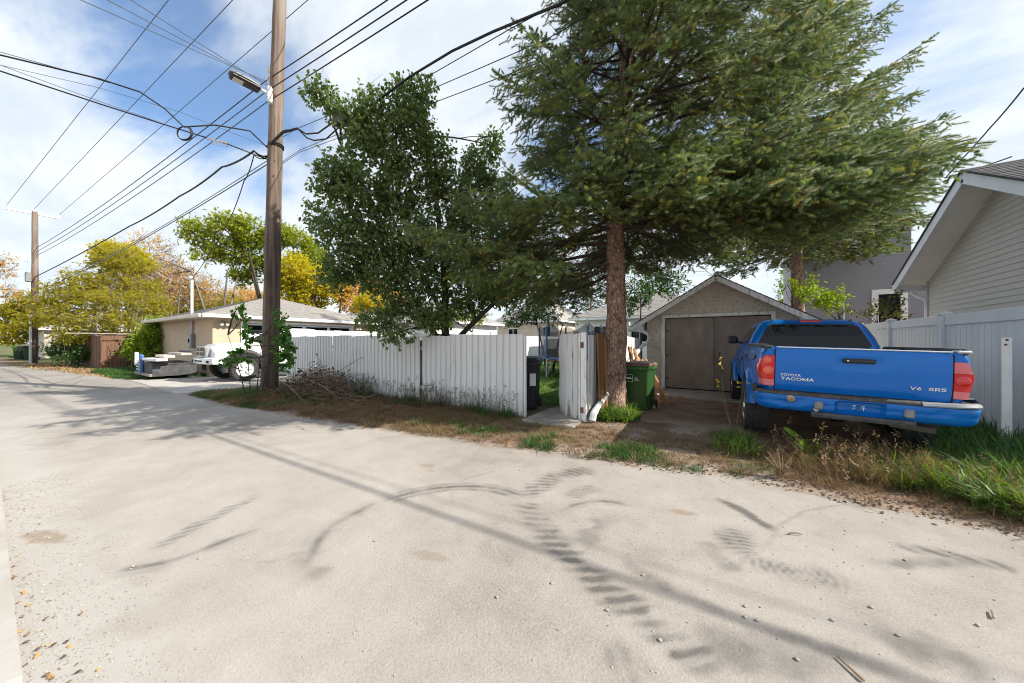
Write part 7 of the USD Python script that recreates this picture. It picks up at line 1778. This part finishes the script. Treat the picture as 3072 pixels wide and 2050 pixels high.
short = [("tuft_dry", tuft(22, 0.11, 0.006, 0.07, 0.9, 1), "grass_dry"), ("tuft_thatch", tuft(20, 0.07, 0.006, 0.09, 1.6, 2), "grass_dry")]
e = lambda x, y: y - edge(x)
P = place(rng, 20000, -12.0, 1.0, 2.6, 5.35, lambda x, y: (e(x, y) > 0.12 + 0.5 * (fb(x, y, 2.0, 5) - 0.5)) & (rng.uniform(0, 1, len(x)) < np.where(x < -3.4, 0.55, 0.16)) & ~((x > -3.15) & (x < -2.1) & (y > 4.9)) & (fb(x, y, 1.6, 6) > 0.36))
P = np.vstack([P, place(rng, 900, 0.6, 3.4, 3.75, 5.3, lambda x, y: (e(x, y) > 0.22) & (fb(x, y, 1.8, 6) > 0.36))])
strew("verge_grass", "short dry straw-coloured grass along the lane's verge", short, P, 0.5, 1.15)
green = [("tuft_green", tuft(20, 0.13, 0.008, 0.07, 0.8, 3), "grass_green"), ("tuft_low", tuft(22, 0.08, 0.008, 0.09, 1.1, 4), "grass_green")]
P = place(rng, 9000, -12.2, -0.6, 2.6, 5.3, lambda x, y: (e(x, y) > 0.10) & (fb(x, y, 1.15, 14) > np.where(x < -7.6, 0.53, np.where(e(x, y) < 0.75, 0.63, 0.70))) & ~((x > -3.15) & (x < -2.1) & (y > 4.9)))
P = np.vstack([P, place(rng, 420, -10.9, -9.2, 3.3, 4.2, lambda x, y: (e(x, y) > 0.2))])
strew("green_grass", "patches of low green grass on the verge between pole and gate", green, P, 0.5, 1.1)
P = place(rng, 5200, -9.8, -2.3, 6.35, 20.0, lambda x, y: (x < -2.3 - 0.0 * y) & (np.abs(x + 3.0 + (y - 6) * 0.46) < 1.7))
strew("lawn_grass", "mown green lawn behind the fence seen through the gate opening", [green[0], ("tuft_bright", tuft(22, 0.10, 0.008, 0.09, 0.9, 24), "grass_lime")], P, 0.6, 1.0)
P = place(rng, 4200, -25.5, -17.9, 2.7, 4.9, lambda x, y: (e(x, y) > 0.05) & (fb(x, y, 0.8, 17) > 0.42))
strew("driveway_grass", "green grass strip between the concrete driveway and the beige garage's side wall", green, P, 0.8, 1.6)
tall = [("tuft_tall", tuft(16, 0.34, 0.015, 0.09, 1.0, 7, 4), "grass_lime"), ("tuft_broad", tuft(15, 0.26, 0.022, 0.10, 1.1, 8, 4), "grass_green"), ("tuft_tangle", tuft(18, 0.28, 0.008, 0.10, 1.2, 9, 4), "grass_dry")]
P = place(rng, 2300, 1.0, 3.6, 4.1, 5.4, lambda x, y: (e(x, y) > 0.30 + 0.24 * (x < 1.7) + 0.5 * (fb(x, y, 2.5, 44) - 0.5)) & (rng.uniform(0, 1, len(x)) < 0.25 + 0.75 * smooth01((x - 1.0) / 0.8)))
strew("lush_grass", "lush bright green grass and weeds in front of the pickup's right corner", tall, P, 0.45, 0.95, 0.2, idx=np.where(rng.uniform(0, 1, len(P)) < 0.44, 0, np.where(rng.uniform(0, 1, len(P)) < 0.5, 1, 2)))
P = place(rng, 620, 1.9, 3.1, 5.0, 8.5, lambda x, y: rng.uniform(0, 1, len(x)) < 0.75)
strew("shade_weeds", "dark weeds in the shade between the pickup and the vinyl fence", tall[1:2] + [("tuft_shade", tuft(14, 0.42, 0.014, 0.08, 0.7, 12, 4), "grass_green")], P, 0.6, 1.1, 0.2)
dry = [("stalks", tuft(22, 0.42, 0.0055, 0.10, 0.75, 10, 5, heads=8), "grass_dry"), ("stalks_low", tuft(26, 0.26, 0.006, 0.11, 1.1, 11, 4), "grass_dry")]
P = place(rng, 420, 0.35, 2.1, 4.40, 5.25, lambda x, y: (rng.uniform(0, 1, len(x)) < 0.10 + 0.9 * np.exp(-((x - 0.98) / 0.36) ** 2)) & (e(x, y) > 0.55 - 0.2 * (rng.uniform(0, 1, len(x)) < 0.15)))
strew("dry_grass", "tall dry golden grass in front of the pickup's bumper", dry, P, 0.45, 1.0, 0.22)
wd = [("weed_stalks", tuft(9, 0.52, 0.005, 0.08, 0.5, 15, 5, heads=8), "grass_weed"), ("weed_tuft", tuft(16, 0.22, 0.007, 0.10, 1.0, 16, 4), "grass_weed")]
P = place(rng, 1050, -10.5, -3.3, 4.95, 5.36, lambda x, y: rng.uniform(0, 1, len(x)) < np.clip(0.10 + 1.1 * (fb(x, y * 0 + 2, 0.9, 31) - 0.42) * 4, 0.04, 1) * np.where(y > 5.15, 1, 0.5))
strew("fence_weeds", "brown and grey weeds growing along the foot of the ribbed fence", wd, P, 0.5, 1.15, 0.18)
P = np.vstack([place(rng, 160, -2.25, -1.35, 5.75, 6.6, lambda x, y: ((x + 1.85) / 0.42) ** 2 + ((y - 6.2) / 0.38) ** 2 < 1), place(rng, 26, -0.35, 0.15, 4.9, 5.9, lambda x, y: ((x + 0.02) / 0.25) ** 2 + ((y - 5.4) / 0.5) ** 2 < 1)])
Pw = place(rng, 260, -10.0, -3.3, 4.9, 5.3, lambda x, y: fb(x, y, 1.3, 71) > 0.5)
strew("fence_green_weeds", "green weed tufts between the brown stalks at the ribbed fence", [("tuft_weed", tuft(16, 0.24, 0.016, 0.09, 0.9, 31, 4), "grass_green")], Pw, 0.5, 1.1, 0.2)
strew("trunk_grass", "tall lime green grass clump at the spruce trunk's foot", [tall[0], tall[1]], P, 0.55, 1.1, 0.2)
P = place(rng, 240, -2.2, 0.4, 4.0, 4.7, lambda x, y: (fb(x, y, 3.1, 19) > 0.57))
strew("small_weeds", "little green weeds scattered on the dirt in front of the spruce", [green[1]], P, 0.4, 0.9, 0.2)

# the separate plants one can point at
def weedling(name, label, base, stems, n, size, mt, seed, heads=None, h=0.4, spread=0.2):
    r_ = np.random.RandomState(seed); t = Thing(name, label, "weed", base)
    m = MB(); P_, D_ = [], []; tips = []
    for k in range(stems):
        a = r_.uniform(0, 2 * PI); tip = np.array([spread * math.cos(a), spread * math.sin(a), h * r_.uniform(0.7, 1.1)])
        c = bend((0, 0, 0), tip, r_, 0.1); m.tube(c, np.linspace(0.005, 0.002, len(c)), 4); tips.append(tip)
        for _ in range(n):
            u = r_.uniform(0.1, 1.0); P_.append(tip * [u, u, u]); D_.append(r_.normal(0, 1, 3) + [0, 0, 0.3])
    t.part("stem", m, "dead_twig" if mt != "grass_lime" else "grass_lime")
    t.part("leaves", leaves(np.array(P_), np.array(D_), size, r_, 0.3), mt, kind="stuff")
    if heads:
        m = MB()
        for tip in tips:
            for _ in range(3):
                c = tip + r_.normal(0, 0.03, 3); v, f = leaves(np.repeat(c[None], 5, 0), r_.normal(0, 1, (5, 3)), 0.035, r_, 0.8); m.add(v, f)
        t.part("flowers", m, heads, kind="stuff")
    return t


c = atZ(735, 437, 0.02); weedling("flowering_weed", "leggy weed with small yellow flowers left of the pickup's rear wheel", c, 3, 9, 0.07, "grass_green", 61, "flower_yellow", h=1.0, spread=0.22)
c = atZ(780, 478, 0.03); weedling("feathery_weed", "pale straw feathery weed standing alone at the lane's edge", c, 14, 12, 0.035, "grass_dry", 62, h=0.24, spread=0.10)
c = atZ(421, 412, 0.02); weedling("dead_weed", "dark dead weed stalk against the fence near the gap between panels", c + [0, 0.1, 0], 4, 16, 0.05, "leaf_brown", 63, h=0.36, spread=0.07)
c = atZ(815, 466, 0.03); weedling("grass_spray", "drooping green grass spray left of the tall dry grass", c, 5, 12, 0.12, "grass_lime", 64, h=0.36, spread=0.22)

# brush heap beside the pole
T = Thing("brush_heap", "heap of dead brown brushwood and stalks piled right of the power pole", "brush heap", (-8.9, 4.5, 0))
rr_ = np.random.RandomState(55); m = MB(); P0, P1 = [], []
for k in range(760):
    u = rr_.normal(0, 1, 2) * [0.95, 0.33]; c = np.array([-8.75 + u[0], 4.55 + u[1], 0.0]); hz = 0.78 * math.exp(-(u[0] / 0.95) ** 2 * 0.8 - (u[1] / 0.45) ** 2)
    c[2] = gz(c[0], c[1]) + rr_.uniform(0.02, 0.08 + hz); d = rr_.normal(0, 1, 3) * [1, 0.6, 0.28]; d /= np.linalg.norm(d); l = rr_.uniform(0.15, 0.6)
    P0.append(c - d * l / 2); P1.append(c + d * l / 2)
v, f = rods(P0, P1, 0.006, 0.003); T.part("twigs", (v, f), "dead_twig", w=True, kind="stuff")
P_ = np.array(P1)[rr_.randint(0, 760, 620)] + rr_.normal(0, 0.08, (620, 3)); P_[:, 2] = np.abs(P_[:, 2]) * 0.9 + 0.05
T.part("withered_leaves", leaves(P_, rr_.normal(0, 1, P_.shape) + [0, 0, -0.5], 0.09, rr_, 0.5, six=True), "leaf_brown", w=True, kind="stuff")
for a, b in (((-8.6, 4.6, 0.35), (-7.55, 5.0, 1.02)), ((-9.3, 3.9, 0.45), (-8.0, 3.85, 0.08)), ((-8.9, 4.2, 0.5), (-7.3, 4.3, 0.12))):
    m = MB(); c = bend(a, b, rr_, 0.05); m.tube(c, np.linspace(0.012, 0.006, len(c)), 5); T.part("stick", m, "dead_twig", w=True)

# litter
lit = leaves(np.zeros((1, 3)), np.array([[1.0, 0, 0.05]]), 0.05, np.random.RandomState(1), 0.6, 0.5)
P = place(rng, 14000, -12, 3.4, 2.5, 6.0, lambda x, y: (e(x, y) > -0.25) & (rng.uniform(0, 1, len(x)) < np.where(e(x, y) < 0.05, 0.12, np.where((x > 0.4) & (e(x, y) < 0.6), 0.95, 0.45))) & ((y < 5.35) | (x > -3.2)))
P[:, 2] += 0.012
strew("leaf_litter", "small dry leaves and crumbs scattered over the verge", [("leaf_a", lit, "leaf_dead"), ("leaf_b", lit, "leaf_brown")], P, 0.35, 0.95, 0.5)
P = np.vstack([place(rng, 3200, -37, -19, 0.2, 4.2, lambda x, y: (e(x, y) > -0.15) & (e(x, y) < 1.3))]); P[:, 2] += 0.015
strew("yellow_leaf_litter", "yellow and tan fallen leaves along the far verge by the brown fence", [("leaf_a", lit, "leaf_dead"), ("leaf_b", lit, "leaf_orange")], P, 1.2, 2.6, 0.5)
ico = trimesh.creation.icosphere(1); sv = np.array(ico.vertices); sv = sv * (0.8 + 0.5 * meshkit.fbm(sv * 1.5, 2, 3))[:, None] * [1, 0.8, 0.55]
pebble = (sv, np.array(ico.faces))
P = place(rng, 15000, -6.0, -0.2, 0.06, 1.2, lambda x, y: rng.uniform(0, 1, len(x)) < np.clip(1.15 - (y - 0.05) / 0.45 - 0.22 * (x + 2.0) * (x > -2.0) + (fb(x, y, 4, 8) - 0.5), 0.015, 1)); P[:, 2] = 0.0035
strew("gravel", "loose pale gravel along the concrete pad at the lane's near edge", [("pebble", pebble, "pebble"), ("pebble_dark", pebble, "stone")], P, 0.0012, 0.0060, 0.5, idx=(rng.uniform(0, 1, len(P)) < 0.6).astype(int))
P = place(rng, 3000, -2.0, 3.3, 3.7, 4.6, lambda x, y: (np.abs(e(x, y) - 0.12 + 0.08 * np.sin(x * 9)) < 0.16) & (rng.uniform(0, 1, len(x)) < 0.7)); P[:, 2] += 0.004
strew("dirt_clods", "crumbled dirt clods where the verge meets the lane in front of the pickup", [("clod", pebble, "soil_clod"), ("clod_pale", pebble, "stone")], P, 0.003, 0.016, 0.5, idx=(rng.uniform(0, 1, len(P)) < 0.12).astype(int))
P = place(rng, 1500, -8, 4, 0.2, 4.0, lambda x, y: e(x, y) < 0.0); P[:, 2] = 0.004
strew("lane_grit", "fine grit scattered over the dusty lane", [("pebble", pebble, "stone"), ("pebble_pale", pebble, "pebble")], P, 0.002, 0.0055, 0.5)

n = 900
P = place(rng, n, -11, 3.0, 2.6, 5.35, lambda x, y: e(x, y) > -0.15); a_ = rng.uniform(0, 2 * PI, len(P)); l_ = rng.uniform(0.03, 0.16, len(P))[:, None]
d_ = np.stack([np.cos(a_), np.sin(a_), rng.normal(0.05, 0.12, len(P))], 1); P[:, 2] += 0.012
obj("twig_litter", rods(P - d_ * l_, P + d_ * l_, 0.0028, 0.0015), "dead_twig", label="thin dead twigs and straw strewn over the verge soil", cat="litter", kind="stuff")
# single stones, leaves and twigs on the lane
st0 = None
for k, (px, py, s_) in enumerate([(607, 610, 0.010), (745, 606, 0.006), (871, 607, 0.009), (757, 620, 0.007), (797, 659, 0.010), (898, 635, 0.006), (978, 625, 0.009), (832, 620, 0.007), (552, 583, 0.007), (497, 597, 0.009), (643, 575, 0.006), (745, 617, 0.006), (133, 566, 0.008), (520, 470, 0.01), (660, 640, 0.008), (375, 541, 0.006), (905, 560, 0.007)]):
    c = atZ(px, py, 0.004 + s_ * 0.3)
    if st0 is None:
        st0 = Thing("stone", "small loose pebble lying on the dusty lane", "stone", c, group="loose stones on the lane")
        st0.part("body", (sv * s_ * 1.0, np.array(ico.faces)), "stone", smooth=True)
    else:
        copy_thing(st0, "stone", "small loose pebble lying on the dusty lane", "stone", c, k * 1.3, "loose stones on the lane")
lfs = []
rl = np.random.RandomState(8)
for k, (px, py) in enumerate([(6, 556), (17, 558), (4, 572), (14, 577), (22, 590), (34, 598), (9, 601), (30, 606), (18, 616), (44, 619), (29, 630), (52, 641), (40, 650), (36, 657), (62, 660), (45, 671), (58, 677), (78, 674), (27, 645), (10, 566), (66, 640), (3, 548)]):
    c = atZ(px + rl.uniform(-4, 4), py + rl.uniform(-4, 4), 0.012); kind_ = k % 3
    lab = ("curled dry tan leaf lying in the gravel by the concrete pad", "small orange leaf lying in the gravel by the concrete pad", "crumpled brown leaf lying in the gravel by the concrete pad")[kind_]; grp = ("dry tan leaves in the gravel", "orange leaves in the gravel", "brown leaves in the gravel")[kind_]
    if len(lfs) < 3:
        lf = Thing("fallen_leaf", lab, "leaf", c, rl.uniform(0, 6), group=grp)
        v, f = leaves(np.zeros((2, 3)), np.array([[1.0, 0, 0.12], [-0.4, 1.0, 0.05]]), (0.036, 0.022, 0.029)[kind_], np.random.RandomState(5 + kind_), 0.55, 0.35)
        n_ = (6, 12, 6)[kind_]; lf.part("blade", (v[:n_] - [0.012, 0, 0], f[f.max(1) < n_]), ("leaf_dead", "leaf_orange", "leaf_brown")[kind_]); lfs.append(lf)
    else:
        copy_thing(lfs[kind_], "fallen_leaf", lab, "leaf", c, rl.uniform(0, 6), grp)
P = place(rng, 520, -5.5, -1.2, 0.07, 0.8, lambda x, y: rng.uniform(0, 1, len(x)) < np.clip(1.1 - (y - 0.05) / 0.30, 0.02, 1)); P[:, 2] = 0.008
strew("gravel_leaf_litter", "small leaf scraps mixed into the gravel along the concrete pad", [("leaf_a", lit, "leaf_dead"), ("leaf_b", lit, "leaf_orange")], P, 0.2, 0.5, 0.4)
for k, (px, py, l, lab) in enumerate([(795, 534, 0.09, "dark twig on the lane below the pickup's left rear wheel"), (992, 614, 0.07, "small tan leaf scrap lying on the lane at right"), (850, 668, 0.11, "short bleached stick at the bottom right of the lane"), (300, 428, 0.30, "dark twig lying at the verge below the brush heap"), (470, 425, 0.25, "thin dry twig lying on the verge in front of the fence")]):
    c = atZ(px, py, 0.012); t = Thing("twig", lab, "twig", c, k * 0.9 + 0.4)
    m = MB(); m.tube(bend((-l / 2, 0, 0), (l / 2, 0, 0), np.random.RandomState(k), 0.1, 5), np.linspace(0.006, 0.003, 5), 5); t.part("stem", m, "dead_twig")
